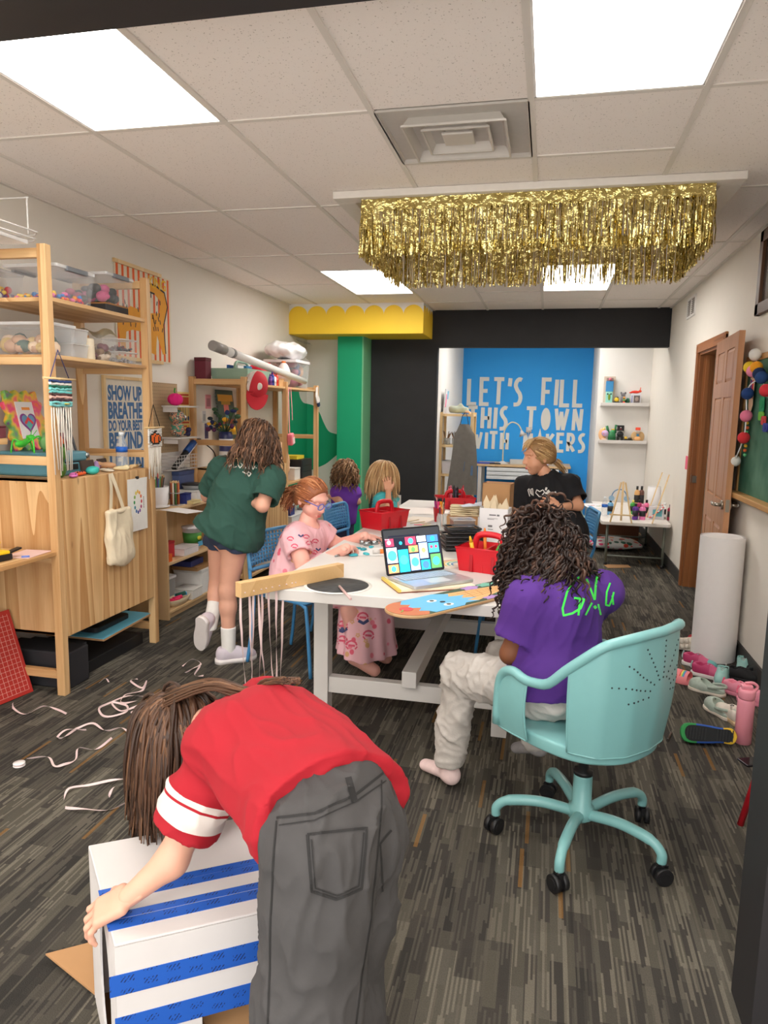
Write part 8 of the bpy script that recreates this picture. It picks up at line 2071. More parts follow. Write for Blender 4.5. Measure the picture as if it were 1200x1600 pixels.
t = thing('toy_mantis', 'bright green toy mantis standing on the teal case', 'toy', (-2.60, 3.16, 1.251), .2); GT2 = mat((70, 200, 60), .4)
lump(t, 'body', (60, 180, 50), [((0, -.05, .05), (.018, .05, .018)), ((0, .01, .062), (.014, .03, .014)), ((0, .05, .078), (.02, .016, .016))], .004)
for q in (-1, 1):
 M().tube(smooth_path([(q*.01, .03, .065), (q*.03, .07, .085), (q*.03, .10, .05), (q*.03, .12, .003)], 4), .005, 6).obj('front_leg', GT2, t); M().tube(smooth_path([(q*.012, -.02, .05), (q*.05, -.03, .07), (q*.06, -.04, .003)], 4), .004, 6).obj('leg', GT2, t); M().tube([(q*.006, .06, .09), (q*.014, .085, .115)], .002, 5).obj('antenna', GT2, t)
t = thing('toy_dinosaur', 'mottled green ceramic gourd creature by the shelving post', 'ornament', (-2.46, 3.22, ZCAB)); lump(t, 'body', (84, 130, 50), [((0, 0, .045), (.038, .036, .046)), ((.004, 0, .115), (.034, .034, .036)), ((.02, .012, .145), (.018, .018, .016))], .005, .004, .4, .02); M().cyl((.02, .012, .155), (.026, .012, .175), .005).obj('stem', mat((60, 90, 40)), t)
t = thing('print_screen', 'leaning silkscreen frame with maroon print behind the weaving', 'frame', (-2.74, 3.62, ZCAB), rot=(0, -.30, 0)); Tf2 = frame((0, 0, .0), (0, 1, 0), (1, 0, 0))
M(Tf2).bx(-.17, .15, 0, .38, 0, .004).obj('mesh', mat((206, 202, 200), .6), t); M(Tf2).bx(-.17, .10, .10, .22, .004, .006).obj('maroon_print', mat((130, 44, 60), .6), t); M(Tf2).bx(-.06, .02, .0, .10, .004, .006).obj('maroon_print', mat((140, 50, 66), .6), t)
for a, b_ in ((-.185, -.17), (.15, .165)): M(Tf2).bx(a, b_, 0, .40, -.004, .012).obj('frame_bar', mat((60, 64, 70), .4), t)
for lb_, y, c, w_, h in (('dark brown clay slab propped by the small clay pieces', 3.42, (74, 58, 50), .11, .075), ('second dark clay slab behind the clay snail', 3.74, (70, 56, 48), .08, .06)):
 t = thing('clay_slab', lb_, 'clay', (-2.47 if y < 3.6 else -2.60, y+.06, ZCAB), .0); M(TR(ry=-.2)).bx(-.008, .008, -w_/2, w_/2, 0.002, h).obj('slab', mat(c, .8, bmp=.3), t, bevel=.004); M(TR(ry=-.2)).bx(-.014, .014, -w_/2, w_/2, .0, .008).obj('foot', mat(c, .8), t)
for i, (lb_, x, y, c, e) in enumerate((('orange and black clay lizard on the cabinet top', -2.43, 3.33, (222, 92, 40), [((0, 0, .012), (.02, .04, .012)), ((0, .045, .012), (.012, .02, .010))]), ('turquoise clay bowl on the cabinet top', -2.42, 3.44, (60, 186, 176), [((0, 0, .02), (.034, .036, .02)), ((.006, 0, .032), (.03, .03, .012))]), ('pink clay slab at the cabinet edge', -2.40, 3.25, (220, 120, 190), [((0, 0, .010), (.022, .04, .010)), ((.0, .02, .016), (.018, .02, .008))]),
  ('yellow clay bead beside the turquoise bowl', -2.45, 3.51, (232, 190, 60), [((0, 0, .012), (.014, .014, .012)), ((.008, .008, .012), .010)]), ('pale clay chain of rings on the cabinet top', -2.43, 3.60, (226, 216, 196), [((0, 0, .010), (.022, .05, .009)), ((0, .05, .010), (.018, .03, .009))]), ('lilac clay shell on the cabinet top', -2.52, 3.62, (170, 140, 190), [((0, 0, .02), (.02, .018, .02)), ((0, 0, .045), (.012, .012, .016))]),
  ('tan clay hand on a patterned cuff', -2.50, 3.70, (206, 160, 120), [((0, 0, .03), (.022, .05, .018)), ((0, .06, .032), (.02, .03, .02))]), ('white clay with eye dots near the water bottle', -2.42, 3.71, (230, 214, 170), [((0, 0, .014), (.02, .045, .013)), ((0, -.03, .02), (.014, .016, .014))]))):
 t = thing('clay_figure', lb_, 'clay figure', (x, y, ZCAB), i*.3); lump(t, 'body', c, e, .004, .002)
 m = M()
 for k in range(3): m.ell((.012, -.02+.02*k, e[0][0][2]+.010), .004, 8, 5)
 m.obj('dots', mat((40, 40, 60) if i in (0, 7) else tuple(int(k*.7) for k in c)), t, kind='stuff')
pet_bottle('clear water bottle with blue label on the pine cabinet', -2.47, 3.80, ZCAB, 1.05)
t = thing('wood_brush', 'short wooden handled brush lying on the cabinet by the pumpkin weaving', 'brush', (-2.45, 3.90, ZCAB+.013)); M().cyl((0, -.04, 0), (0, .03, 0), .012, .010).obj('handle', PLP, t); M().cyl((0, .03, 0), (0, .06, 0), .010, .012).obj('ferrule', STL, t)
# tote, calendar, weavings
t = thing('tote_bag', 'cream canvas tote hanging by its straps on the cabinet door', 'bag', (-2.37, 3.56, .62))
CANV = mat((226, 212, 184), .9, var=.05, scale=40, bmp=.2)
g = SDF((-.02, -.17, -.05), (.12, .17, .36), .006); g.rbox((.022, 0, .15), (.02, .115, .155), .015); g.ell((.03, .015, .08), (.038, .105, .11), .03); g.warp(.012, 34, 5, 5); g.plane((0.0, 0, 0), (-1, 0, 0)); m = M(); g.into(m, disp=wrinkles(.008, 12, 3)); m.obj('pouch', CANV, t)
M().tube([(.022, -.11, .295), (.042, 0, .29), (.022, .11, .295)], .006, 6, flat=2).obj('hem', CANV, t)
for pts in ([(.012, -.06, .29), (.012, -.045, .42), (.006, -.045, .506)], [(.024, .05, .29), (.020, -.005, .42), (.008, -.035, .506)]): M().ribbon(smooth_path(pts, 6), .028, [(1, 0, 0)]*13).obj('strap', CANV, t)
p1, p2 = un(196, 750, x=-2.37), un(232, 824, x=-2.37)
t = thing('wall_calendar', 'white printed pad with a ring of rainbow dots clipped to the cabinet', 'calendar', (-2.372, (p1.y+p2.y)/2, p2.z)); hh = p1.z-p2.z; wd = .20
for i in range(3): M().grid(lambda u_, v_, i=i: (.002+.002*i+.02*max(0, v_-.75)*u_, -wd/2+wd*u_, .012*(2-i)+(hh-.012*(2-i))*v_), 8, 10).obj('page', mat((238, 236, 230), .8), t)
rc_ = [(240, 190, 60), (240, 160, 60), (230, 110, 60), (214, 60, 80), (180, 70, 120), (130, 80, 160), (60, 80, 150), (50, 110, 170), (50, 140, 160), (60, 150, 80), (140, 180, 70), (220, 200, 70)]
for i, c in enumerate(rc_):
 a = PI/2-i*2*PI/12; M(frame((.0068, 0, hh*.55), (0, 1, 0), (1, 0, 0))).prism(arc(.042*math.cos(a)*.9, .062*math.sin(a), .008, 0, 330, 11, .011), 0, .0006).obj('dot', mat(c), t)
M().bx(.0, .012, -.012, .012, hh-.005, hh+.012).obj('binder_clip', BLK, t, bevel=.003)
for i in range(6): M(frame((.0068, .062, hh*.62-.012*i), (0, 1, 0), (1, 0, 0))).bx(-.003, .003, -.004, .004, 0, .0006).obj('printed_letter', mat((110, 90, 90)), t)
def weaving(label, x, y, z, w_, h, fr, rows, cords, fc):
 t = thing('woven_hanging', label, 'weaving', (x, y, z)); M().cyl((0, -w_*.75, 0), (0, w_*.75, 0), .006 if fr else .011, n=8).obj('dowel', PLP, t)
 M().tube([(0, -w_*.45, 0), (-.004, 0, .14), (0, w_*.45, 0)], .0025, 5).obj('hanging_cord', mat(cords), t); rg_ = random.Random(int(y*100))
 for i, c in enumerate(rows):
  zz = -.012-h*i/len(rows); M().tube([(.004*(-1)**k, -w_/2+w_*k/10, zz+rg_.uniform(-.004, .004)) for k in range(11)], h/len(rows)*.56, 6).obj('woven_row', mat(c, .95, bmp=.3), t)
 m = M()
 for k in range(fc): yy = -w_/2+w_*(k+.5)/fc; m.tube([(0, yy, -h-.01), (.003*math.sin(k), yy+rg_.uniform(-.006, .006), -h-.1), (rg_.uniform(-.006, .006), yy+rg_.uniform(-.012, .012), -h-fr-.06+rg_.uniform(-.02, .02))], .0032, 5)
 m.obj('fringe', mat((232, 226, 216), .95), t, kind='stuff'); return t
WV = [(50, 70, 120), (226, 222, 214), (40, 110, 90), (120, 200, 196), (120, 206, 204), (90, 60, 60), (226, 180, 170), (70, 50, 60), (130, 206, 206), (120, 190, 190)]
p = un(92, 592, x=XF+.03); t = weaving('striped teal weaving with long white fringe on the shelving post', XF+.035, p.y, p.z, .16, .13, .27, WV, (60, 70, 130), 9)
M().lathe([(.004, 0), (.012, .002), (.016, .004), (.012, .006)], 10, (.012, .03, -.125)).obj('yellow_button', mat((240, 210, 70)), t)
p = un(240, 668, x=XF+.03); t = weaving('white weaving with an orange pixel pumpkin on a dowel', XF+.035, p.y, p.z, .15, .11, .13, [(236, 234, 230)]*12, (24, 24, 26), 12)
PX = ["....kk....", "...kk.....", ".kkookkk..", "koookoook.", "kookoookok", "kookoookok", "kookoookok", ".kokoookk.", "..kkkkkk.."]
for j, rw in enumerate(PX):
 for i, ch in enumerate(rw):
  if ch != '.': M().box((.0085, -.058+i*.013, -.022-j*.0095), (.003, .0128, .009)).obj('pixel', mat((240, 110, 30) if ch == 'o' else (26, 26, 28), .9), t)
# wall art
def wallframe(label, cat, pa, pb, nm='poster', c=None, thick=.02):
 y0, y1, z0, z1 = pa[1], pb[1], pb[2], pa[2]; t = thing(nm, label, cat, (XL, (y0+y1)/2, z0)); return t, (y1-y0), (z1-z0)
t, w_, h_ = wallframe('framed blue lettered poster beginning SHOW UP', 'poster', (0, 4.22, 1.70), (0, 4.73, 1.0))
Tw = frame((.0, 0, 0), (0, 1, 0), (1, 0, 0)); Tw.translation = Vector((.012, -w_/2, 0))
for q in ((0, .022, 0, h_), (w_-.022, w_, 0, h_), (.022, w_-.022, 0, .022), (.022, w_-.022, h_-.022, h_)): M(Tw).bx(*q, -.01, .012).obj('frame', PLP, t, bevel=.002)
M(Tw).bx(.02, w_-.02, .02, h_-.02, -.008, .0).obj('print', mat((232, 224, 208), .6), t)
tb = M(Tw); zz = h_-.06
for ln, hh in (('SHOW UP', .105), ('BREATHE', .115), ('DO YOUR BEST', .075), ('BE KIND', .12), ('LEARN', .19)): textfit(tb, ln, .05, w_-.05, zz-hh, zz, .0012, None, .045); zz -= hh+.008
tb.obj('lettering', mat((74, 116, 164), .7), t, kind='stuff')
t, w_, h_ = wallframe('striped orange poster with a prowling tiger hung on wood rails', 'poster', (0, 4.40, 2.46), (0, 5.13, 1.83)); Tw = Tw.copy(); Tw.translation = Vector((.006, -w_/2, 0))
M(Tw).bx(0, w_, 0, h_, -.003, .0).obj('print', mat((228, 216, 192), .7), t); st = M(Tw)
for i in range(11): st.bx(.02+i*.066, .045+i*.066, .01, h_-.01, 0, .0008)
st.obj('orange_stripes', mat((226, 96, 36), .7), t, kind='stuff')
TG = [(.06, .05), (.10, .05), (.12, .18), (.20, .20), (.40, .20), (.44, .06), (.50, .05), (.52, .20), (.60, .06), (.64, .07), (.62, .28), (.68, .42), (.64, .52), (.52, .55), (.36, .56), (.34, .50), (.50, .49), (.58, .45), (.56, .36), (.40, .34), (.18, .36), (.08, .30), (.02, .22), (.04, .12)]
M(Tw).prism(TG, .0008, .0018).obj('tiger', mat((232, 160, 40), .7), t); sp = M(Tw); rg = random.Random(77)
for i in range(46): cx, cy = rg.uniform(.08, .60), rg.uniform(.21, .34) if i < 34 else rg.uniform(.36, .52); sp.stroke([(cx, cy), (cx+rg.uniform(-.01, .01), cy+.03)], .010, .0018, .0024)
sp.stroke([(p_[0], p_[1]) for p_ in TG[9:17]], .012, .0018, .0026); sp.obj('tiger_stripes', mat((44, 40, 44), .7), t, kind='stuff'); textfit(M(Tw), 'KING', .42, .66, .53, .61, .0028, None, .02).obj('lettering', mat((240, 190, 40), .7), t, kind='stuff')
for z_ in (h_-.01, -.015): M(Tw).bx(-.01, w_*.8, z_, z_+.025, -.003, .014).obj('rail', PLP, t)
t, w_, h_ = wallframe('tan pegboard panel on the left wall', 'pegboard', (0, 4.80, 1.68), (0, 5.20, 1.05), 'pegboard'); Tw = Tw.copy(); Tw.translation = Vector((.008, -w_/2, 0)); M(Tw).bx(0, w_, 0, h_, -.006, 0).obj('board', mat((178, 152, 118), .7), t); ph = M(Tw)
for i in range(15):
 for j in range(24): ph.prism(arc(.015+i*.0265, .015+j*.0265, .003, 0, 300, 5), 0, .0005)
ph.obj('peg_holes', mat((70, 56, 44), .8), t, kind='stuff')
for z_, lb_ in ((1.51, 'upper small white shelf on the pegboard'), (1.27, 'lower small white shelf on the pegboard')):
 t = thing('wall_shelf', lb_, 'shelf', (XL+.012, 5.10, z_)); M().bx(0, .15, -.15, .17, -.012, 0).obj('board', WHITEP, t, bevel=.002); M().bx(0, .12, -.13, -.125, -.05, -.012).obj('bracket', WHITEP, t)
t = thing('yarn_pumpkin', 'hot pink yarn pumpkin with green stem on the pegboard shelf', 'ornament', (XL+.09, 5.02, 1.51)); pm2 = M(); pm2.grid(lambda u_, v_: tuple(Vector(pump(u_, v_))*.95), 60, 12, wrap_u=True); pm2.obj('yarn_ball', mat((230, 40, 130), .9, bmp=.5), t); M().tube(smooth_path([(0, 0, .09), (.0, -.01, .11), (.01, -.02, .13)], 4), .006, 6).obj('stem', mat((70, 160, 60)), t)
pmm, nt, bb = _new('papermache'); nt.links.new(ramp(nt, noise_tex(nt, coords(nt), 34, 2), [(.38, lin((70, 130, 110))), (.48, lin((214, 150, 120))), (.56, lin((40, 60, 70))), (.64, lin((200, 210, 190)))], True), bb.inputs['Base Color'])
t = thing('papier_mache_figure', 'two stacked collage-covered balls on the pegboard shelf', 'figure', (XL+.09, 5.04, 1.27)); M().ell((0, 0, .06), (.055, .055, .06)).obj('lower_ball', pmm, t); M().ell((0, 0, .155), (.06, .06, .055)).obj('upper_ball', pmm, t); M().ell((.05, .03, .155), .012).obj('eye', WC, t)
t = thing('toy_dragon', 'tiny navy dragon figure with yellow crest on the pegboard shelf', 'toy', (XL+.10, 5.19, 1.27)); lump(t, 'body', (44, 38, 80), [((0, 0, .022), (.02, .02, .022)), ((.006, 0, .055), (.022, .024, .02)), ((-.01, -.03, .015), (.010, .02, .008))], .004); M().cyl((0, 0, .07), (0, 0, .09), .008, .002).obj('crest', mat((240, 200, 60)), t)
t, w_, h_ = wallframe('small yellow and red poster with four blue spoons', 'poster', (0, 5.22, 1.62), (0, 5.41, 1.28)); Tw = Tw.copy(); Tw.translation = Vector((.004, -w_/2, 0)); M(Tw).bx(0, w_, 0, h_, -.003, 0).obj('print', mat((236, 212, 140), .7), t)
for z_, hh in ((.31, .015), (.24, .06), (.09, .014), (.06, .012), (.03, .012)): M(Tw).bx(.02, w_-.02, z_, z_+hh, 0, .0008).obj('red_bar', mat((200, 80, 50)), t)
for i in range(4): M(Tw).prism(arc(.03+i*.043, .13, .014, 0, 330, 11, .02), 0, .001).bx(.028+i*.043, .032+i*.043, .14, .22, 0, .001).obj('spoon', mat((40, 80, 130)), t)
t = thing('wire_basket', 'white wire basket on the wall holding a blue hair tool', 'basket', (XL+.02, 5.08, 1.02)); wb = M()
for i in range(9): wb.tube([(.12, -.15+i*.04, .0), (.12, -.15+i*.04, .11)], .0018, 4); wb.tube([(0, -.15+i*.04, 0), (.12, -.15+i*.04, 0)], .0018, 4)
for z_ in (0, .028, .056, .084, .11): wb.tube([(0, -.16, z_), (.12, -.16, z_), (.12, .18, z_), (0, .18, z_)], .0022, 4)
wb.obj('wire', WHITEP, t, kind='stuff'); M().bx(-.004, 0, -.16, .18, -.02, .13).obj('back_plate', WHITEP, t)
a, b_ = Vector((XL+.09, 4.98, 1.03)), Vector((XL+.10, 5.28, 1.22)); t = thing('hair_tool', 'blue and black paddle tool standing in the wire basket', 'tool', a); M().cyl(a, a.lerp(b_, .6), .024, .026, 10).obj('grip', BLK, t, True); M().cyl(a.lerp(b_, .6), b_, .030, .028, 14).obj('head', mat((36, 80, 150), .4), t, True); M().tube([a+Vector((.03, 0, 0)), b_+Vector((.03, 0, -.01))], .004, 6).obj('white_stripe', WHITEP, t, True)
p = un(304, 686, x=XL); t = thing('wall_outlet', 'white outlet on the left wall with a black plug and cord', 'outlet', (XL, p.y, p.z)); M().bx(0, .008, -.04, .04, -.065, .065).obj('plate', WHITEP, t, bevel=.002); M().box((.03, 0, -.01), (.05, .03, .03)).obj('plug', BLK, t, bevel=.004); M().tube(smooth_path([(.05, 0, -.01), (.12, .12, -.12), (.12, .10, -.28), (.12, -.12, -.42), (.16, -.22, -.49)], 6), .005, 6).obj('cord', BLK, t)
# bookcase top and shelves
ZB = .786
t = thing('pencil_pot', 'large white ceramic pot full of pencils on the bookcase', 'pot', (-2.70, 4.57, ZB)); M().lathe([(0, 0), (.07, 0), (.078, .008), (.066, .012), (.075, .03), (.083, .15), (.078, .15), (.07, .04), (0, .03)], 28).obj('pot', WC, t); M().lathe([(.05, .0), (.085, .004), (.088, .012), (.06, .014)], 28).obj('saucer', WC, t)
pencils(('pencil', 'pencil in the white ceramic pot'), 'pencil', 'pencils in the white pot', -2.70, 4.57, ZB+.035, .06, .16, .21, 16, 8, PCOL, .0045)
t = thing('pencil_stand', 'clear stand of upright coloured pencils on the bookcase', 'stand', (-2.63, 4.72, ZB)); M().bx(-.04, .04, -.045, .045, 0, .006).bx(-.04, .04, -.045, .045, .09, .095).obj('holder', clear((226, 230, 230), .1, .5), t)
for i in range(9): stick('pencil', 'long coloured pencil in the clear stand', 'pencil', (-2.66+.02*(i % 3), 4.69+.022*(i//3), ZB+.007), (-2.66+.02*(i % 3), 4.69+.022*(i//3), ZB+.165), .0055, [(130, 60, 40), (236, 230, 214), (60, 120, 60), (220, 120, 50), (90, 50, 60)][i % 5], (226, 190, 140), 'pencils in the clear stand', 6)
for a in (('storage_box', 'white box with a black grip hole on the bookcase', 'box', -2.66, 5.03, ZB, .18, .22, .085, (226, 224, 222)), ('ink_bottle', 'small dark blue ink box on the bookcase', 'box', -2.62, 4.83, ZB, .06, .07, .08, (36, 50, 120)), ('sticky_notes', 'pad of pale yellow notes on the bookcase edge', 'notes', -2.58, 4.86, ZB, .08, .12, .025, (226, 206, 150)), ('fabric_box', 'dark blue fabric box at the back of the bookcase', 'box', -2.78, 5.10, ZB+.0005, .06, .24, .22, (70, 88, 132))): B(*a)
t = thing('speaker_puck', 'round grey and black lid tin on the white box', 'tin', (-2.66, 5.03, ZB+.086)); M().lathe([(0, 0), (.07, 0), (.085, .03), (.085, .034), (0, .034)], 24).obj('tin', mat((150, 152, 154), .4), t); M().lathe([(.088, .034), (.088, .044), (.06, .05), (0, .05)], 24).obj('lid', BLK, t)
sheet('blank white paper on the near end of the bookcase', 285, 798, .16, .28, 1.2, (240, 238, 238), ZB)
S1, S2 = .411, .061
for a in (('toolbox', 'red toy toolbox with handle on the bookcase shelf', 'toolbox', -2.69, 4.60, S1, .12, .15, .12, (190, 30, 44)), ('craft_kit', 'red and white label box on the bookcase shelf', 'box', -2.75, 4.54, S1, .1, .1, .15, (200, 60, 60)), ('paper_tray', 'white open tray of pink scraps on the bookcase shelf', 'tray', -2.63, 4.80, S1, .14, .22, .055, (236, 228, 228)), ('orange_cup', 'small orange tub at the shelf edge', 'tub', -2.59, 4.50, S1, .05, .05, .055, (236, 106, 36)),
   ('lidded_box', 'white cardboard box with round grip hole on the lowest shelf', 'box', -2.68, 5.08, S2, .24, .26, .19, (234, 232, 228)), ('book', 'navy and white boxed set on the brown lid', 'book', -2.70, 4.98, S2+.225, .18, .20, .045, (50, 56, 110)), ('flat_board', 'flat brown board on the white box', 'board', -2.68, 5.02, S2+.191, .22, .24, .032, (164, 124, 80)), ('open_basket', 'white open basket on the lowest bookcase shelf', 'basket', -2.63, 4.86, S2, .16, .16, .075, (226, 222, 216))):
 B(*a)
bin_('clear lidded bin on the lowest bookcase shelf', -2.75, 4.62, S2, .17, .24, .20, WC, ([(226, 200, 190), (200, 180, 170)], 20, .03, .4), 31, a=.4)
t = thing('paint_bucket', 'white tub with green band and blue lettering on the bookcase', 'tub', (-2.66, 5.0, S1)); M().lathe([(0, 0), (.06, 0), (.075, .16), (.08, .16), (.08, .175), (0, .178)], 26).obj('tub', WC, t); M().lathe([(.0655, .05), (.0735, .13), (.074, .13), (.066, .05)], 26).obj('green_band', mat((70, 140, 60)), t); M().ell((.066, -.01, .09), (.008, .03, .018)).obj('yellow_oval', mat((226, 214, 60)), t); M().bx(.066, .071, -.035, .035, .025, .06).obj('blue_lettering_panel', mat((90, 170, 210)), t)
t = thing('woven_tray', 'oval cream tray of bright yarn on the lowest shelf', 'tray', (-2.60, 4.66, S2), 0); M().lathe([(0, .003), (.10, 0), (.14, .05), (.135, .052), (.095, .008), (0, .008)], 30, sx=.42, sy=1.05).obj('tray', mat((222, 204, 170), .8), t)
for i, (c, y) in enumerate((((226, 50, 100), -.06), ((210, 40, 90), -.03), ((60, 160, 210), .04), ((40, 90, 80), .02))): M().tube([(-.03+.02*(i % 2), y-.03, .04+.008*i), (.02, y+.04, .045+.008*i)], .014, 8).obj('yarn', mat(c, .95, bmp=.4), t)
# far shelving: top
ZS = 1.706
for a in (('record_box', 'dark maroon box standing at the near end of the far shelving', 'box', -2.80, 5.50, ZS, .10, .10, .20, (100, 26, 44)), ('wood_block', 'plain wood block between glue bottles and jug', 'block', -2.45, 6.28, ZS, .08, .12, .07, (206, 160, 110))): B(*a)
SAGE = mat((150, 180, 160), .5); t = thing('craft_caddy', 'sage green plastic caddy with a handle on the far shelving', 'caddy', (-2.60, 5.82, ZS))
m = M()
for f_ in (1, .96): m.add([(sx_*.17*f_*.9, sy_*.26*f_*.9, .004 if f_ < 1 else 0) for sx_, sy_ in ((-1, -1), (1, -1), (1, 1), (-1, 1))]+[(sx_*.17*f_, sy_*.26*f_, .12) for sx_, sy_ in ((-1, -1), (1, -1), (1, 1), (-1, 1))], [(i, (i+1) % 4, 4+(i+1) % 4, 4+i) for i in range(4)]+[(3, 2, 1, 0)])
m.obj('tub', SAGE, t); M().tube(smooth_path([(0, -.15, .05), (0, -.12, .17), (0, 0, .185), (0, .12, .17), (0, .15, .05)], 5), .012, 8).obj('handle', SAGE, t)
for i, c in enumerate(((40, 90, 160), (230, 228, 224), (60, 130, 180))): M(TR((-.06+.05*i, 0, .08), rx=0)).bx(-.012, .012, -.14+.06*i, .10, 0, .075).obj('book', mat(c), t)
a, b_ = un(333, 540, x=-2.46), un(476, 596, x=-2.42); b_.z = max(b_.z, ZS+.05); ln_ = (b_-a); t = thing('plastic_roll', 'long roll of clear-wrapped white film lying across the far shelving', 'roll', b_); M().cyl(a, b_, .036, .03, 18).obj('film', mat((236, 234, 230), .25, var=.06), t, True); M().cyl(a-ln_*.004, a+ln_*.09, .039, None, 18).obj('grey_end', mat((150, 146, 142), .4), t, True); M().cyl(a+ln_*.15, a+ln_*.17, .038, None, 18).obj('band', mat((140, 138, 136), .4), t, True)
for lb_, y, c, cp in (('milky plastic gallon jug with orange cap', 6.62, (228, 226, 220), (236, 120, 50)), ('milky plastic jug behind the white roll', 6.12, (222, 220, 212), (230, 228, 222))):
 t = thing('plastic_jug', lb_, 'jug', (-2.52 if y > 6.5 else -2.72, y, ZS)); lump(t, 'jug', c, [((0, 0, .101), (.07, .075, .10)), ((0, 0, .18), (.045, .045, .06))], .007, 0, .3, .04); M().cyl((0, 0, .22), (0, 0, .25), .02).obj('cap', mat(cp), t); M().tube(smooth_path([(0, .03, .22), (0, .075, .20), (0, .078, .13)], 5), .011, 8).obj('handle', mat(c, .3), t)
t = thing('red_bag', 'crumpled red fabric pouch behind the white roll', 'pouch', (-2.66, 6.38, ZS+.012)); lump(t, 'pouch', (214, 36, 60), [((0, 0, .10), (.09, .13, .10)), ((0, .1, .08), (.08, .1, .07)), ((0, -.08, .16), (.06, .07, .05))], .008, .02, .6, .03); M().tube(smooth_path([(.07, -.1, .18), (.09, 0, .20), (.07, .1, .15)], 5), .008, 6).obj('strap', mat((190, 30, 50)), t)
bin_('clear bin of folded fabric under the plastic-wrapped stuffing', -2.62, 6.98, ZS, .34, .40, .28, WC, ([(150, 50, 80), (60, 70, 130), (226, 180, 150), (170, 90, 120)], 60, .05, .7), 41, a=.3)
t = thing('stuffing_bag', 'puffy clear bag of white stuffing on the fabric bin', 'bag', (-2.62, 6.96, ZS+.292)); lump(t, 'stuffing', (238, 236, 236), [((0, 0, .085), (.19, .27, .085)), ((0, .2, .08), (.15, .14, .07)), ((0, -.2, .085), (.14, .13, .07))], .01, .015, .35, .04)
tx = M(frame((.17, .22, .178), (0, -1, 0), (.75, 0, .66))); textfit(tx, 'Loops&Threads', -.03, .40, -.02, .03, 0, None, .01); tx.obj('lettering', mat((50, 50, 54)), t, kind='stuff'); M().grid(lambda u_, v_: (-.1+.2*u_+.02*math.sin(v_*9), .30+.10*v_, .10-.14*v_+.02*math.sin(u_*8)), 8, 6).obj('loose_plastic', clear((236, 238, 240), .1, .35), t)
for i, (c, cp) in enumerate((((110, 60, 150), (90, 60, 140)), ((40, 60, 150), (30, 50, 130)), ((236, 232, 228), (226, 70, 50)), ((226, 70, 50), (226, 70, 50)))): paint_bottle(('purple glitter glue bottle', 'navy glue bottle', 'white glue bottle with red cap', 'red glue bottle')[i]+' on the far shelving edge', 0, 0, .018, .10+.02*(i % 2), c, c, cp).location = (-2.43, 6.05+.05*i, ZS)
# hanging on the far shelving
p = un(397, 600, x=XF+.04); t = thing('baseball_cap', 'red and white mesh cap hanging on the far shelving', 'cap', (XF+.05, p.y, p.z-.02), rot=(0, .25, .1)); t.scale = (1.35,)*3; RC = mat((196, 40, 52), .8)
g = SDF((-.11, -.12, -.2), (.12, .12, .12), .006); g.ell((0, 0, 0), (.075, .085, .095), 0); g.ell((-.01, 0, -.01), (.07, .078, .088), 0, None, 'sub'); g.plane((0, 0, -.055), (-.3, 0, -1)); m = M(); g.into(m); m.obj('crown', axis_stripes('cap', 'X', [(0, (226, 214, 206)), (.45, (196, 40, 52))], .8, -.075, .075), t)
M(frame((.03, -.035, -.03), (.82, .57, 0), (.5, -.75, .42))).prism(arc(0, 0, .07, 180, 360, 16, .11), -.003, .004).obj('brim', RC, t); M().ell((.045, -.066, .01), (.018, .010, .022)).obj('badge', mat((232, 226, 214)), t)
p = un(451, 600, x=XF+.035); t = thing('lanyard', 'pink ribbon lanyard with a padded pink tag on the far shelving post', 'lanyard', (XF+.04, p.y, 1.70)); M().ribbon([(0, -.01, 0), (.005, -.02, -.2), (.005, .0, -.42)], .022, [(1, 0, 0)]*3).ribbon([(.004, .03, 0), (.006, .06, -.18), (.006, .07, -.30)], .016, [(1, 0, 0)]*3).obj('ribbon', mat((240, 150, 160), .6), t, kind='stuff'); M().box((.01, .02, -.48), (.05, .075, .11), rx=.2).obj('tag', mat((240, 130, 140), .8), t, bevel=.012); M().box((.036, .03, -.49), (.003, .05, .06), rx=.2).obj('tag_face', mat((246, 214, 210)), t)
p = un(495, 625, x=XF+.03); t = thing('cloth_scrap', 'white cloth with a navy tip hung on the last shelving post', 'cloth', (XF+.03, p.y, p.z)); lump(t, 'cloth', (232, 226, 220), [((0, 0, .06), (.012, .03, .07)), ((0, .03, -.0), (.02, .045, .04))], .006, .008); M().box((.01, .03, -.045), (.02, .04, .04), rx=.4).obj('navy_tip', mat((40, 56, 90)), t)
# far shelving: under the top
Z1 = 1.001
t = thing('flower_vase', 'white and navy vase of dark mixed flowers on the far cabinet', 'vase', (-2.66, 5.62, Z1)); M().lathe([(0, 0), (.05, 0), (.06, .05), (.055, .16), (.06, .26), (.05, .30), (.045, .30), (0, .28)], 24).obj('vase', axis_stripes('vase', 'Z', [(0, (232, 230, 228)), (.45, (60, 66, 120)), (.6, (232, 230, 228)), (.8, (40, 46, 90))], .4, 0, .3), t); rg = random.Random(61)
for i in range(26):
 a, q = rg.uniform(0, 2*PI), rg.uniform(.02, .15); hd = Vector((q*math.cos(a), q*math.sin(a), .34+rg.uniform(0, .20)-q*.5))
 so = M().tube([(0, 0, .28), hd*.6+Vector((0, 0, .13)), hd], .003, 5).obj('stem', mat((50, 80, 50)), t)
 M().ell(hd, (rg.uniform(.014, .03),)*2+(rg.uniform(.012, .022),), 8, 6).obj('bloom', mat(rg.choice([(40, 50, 100), (90, 40, 80), (240, 180, 50), (30, 40, 50), (120, 90, 150), (60, 90, 60)]), .8), so)
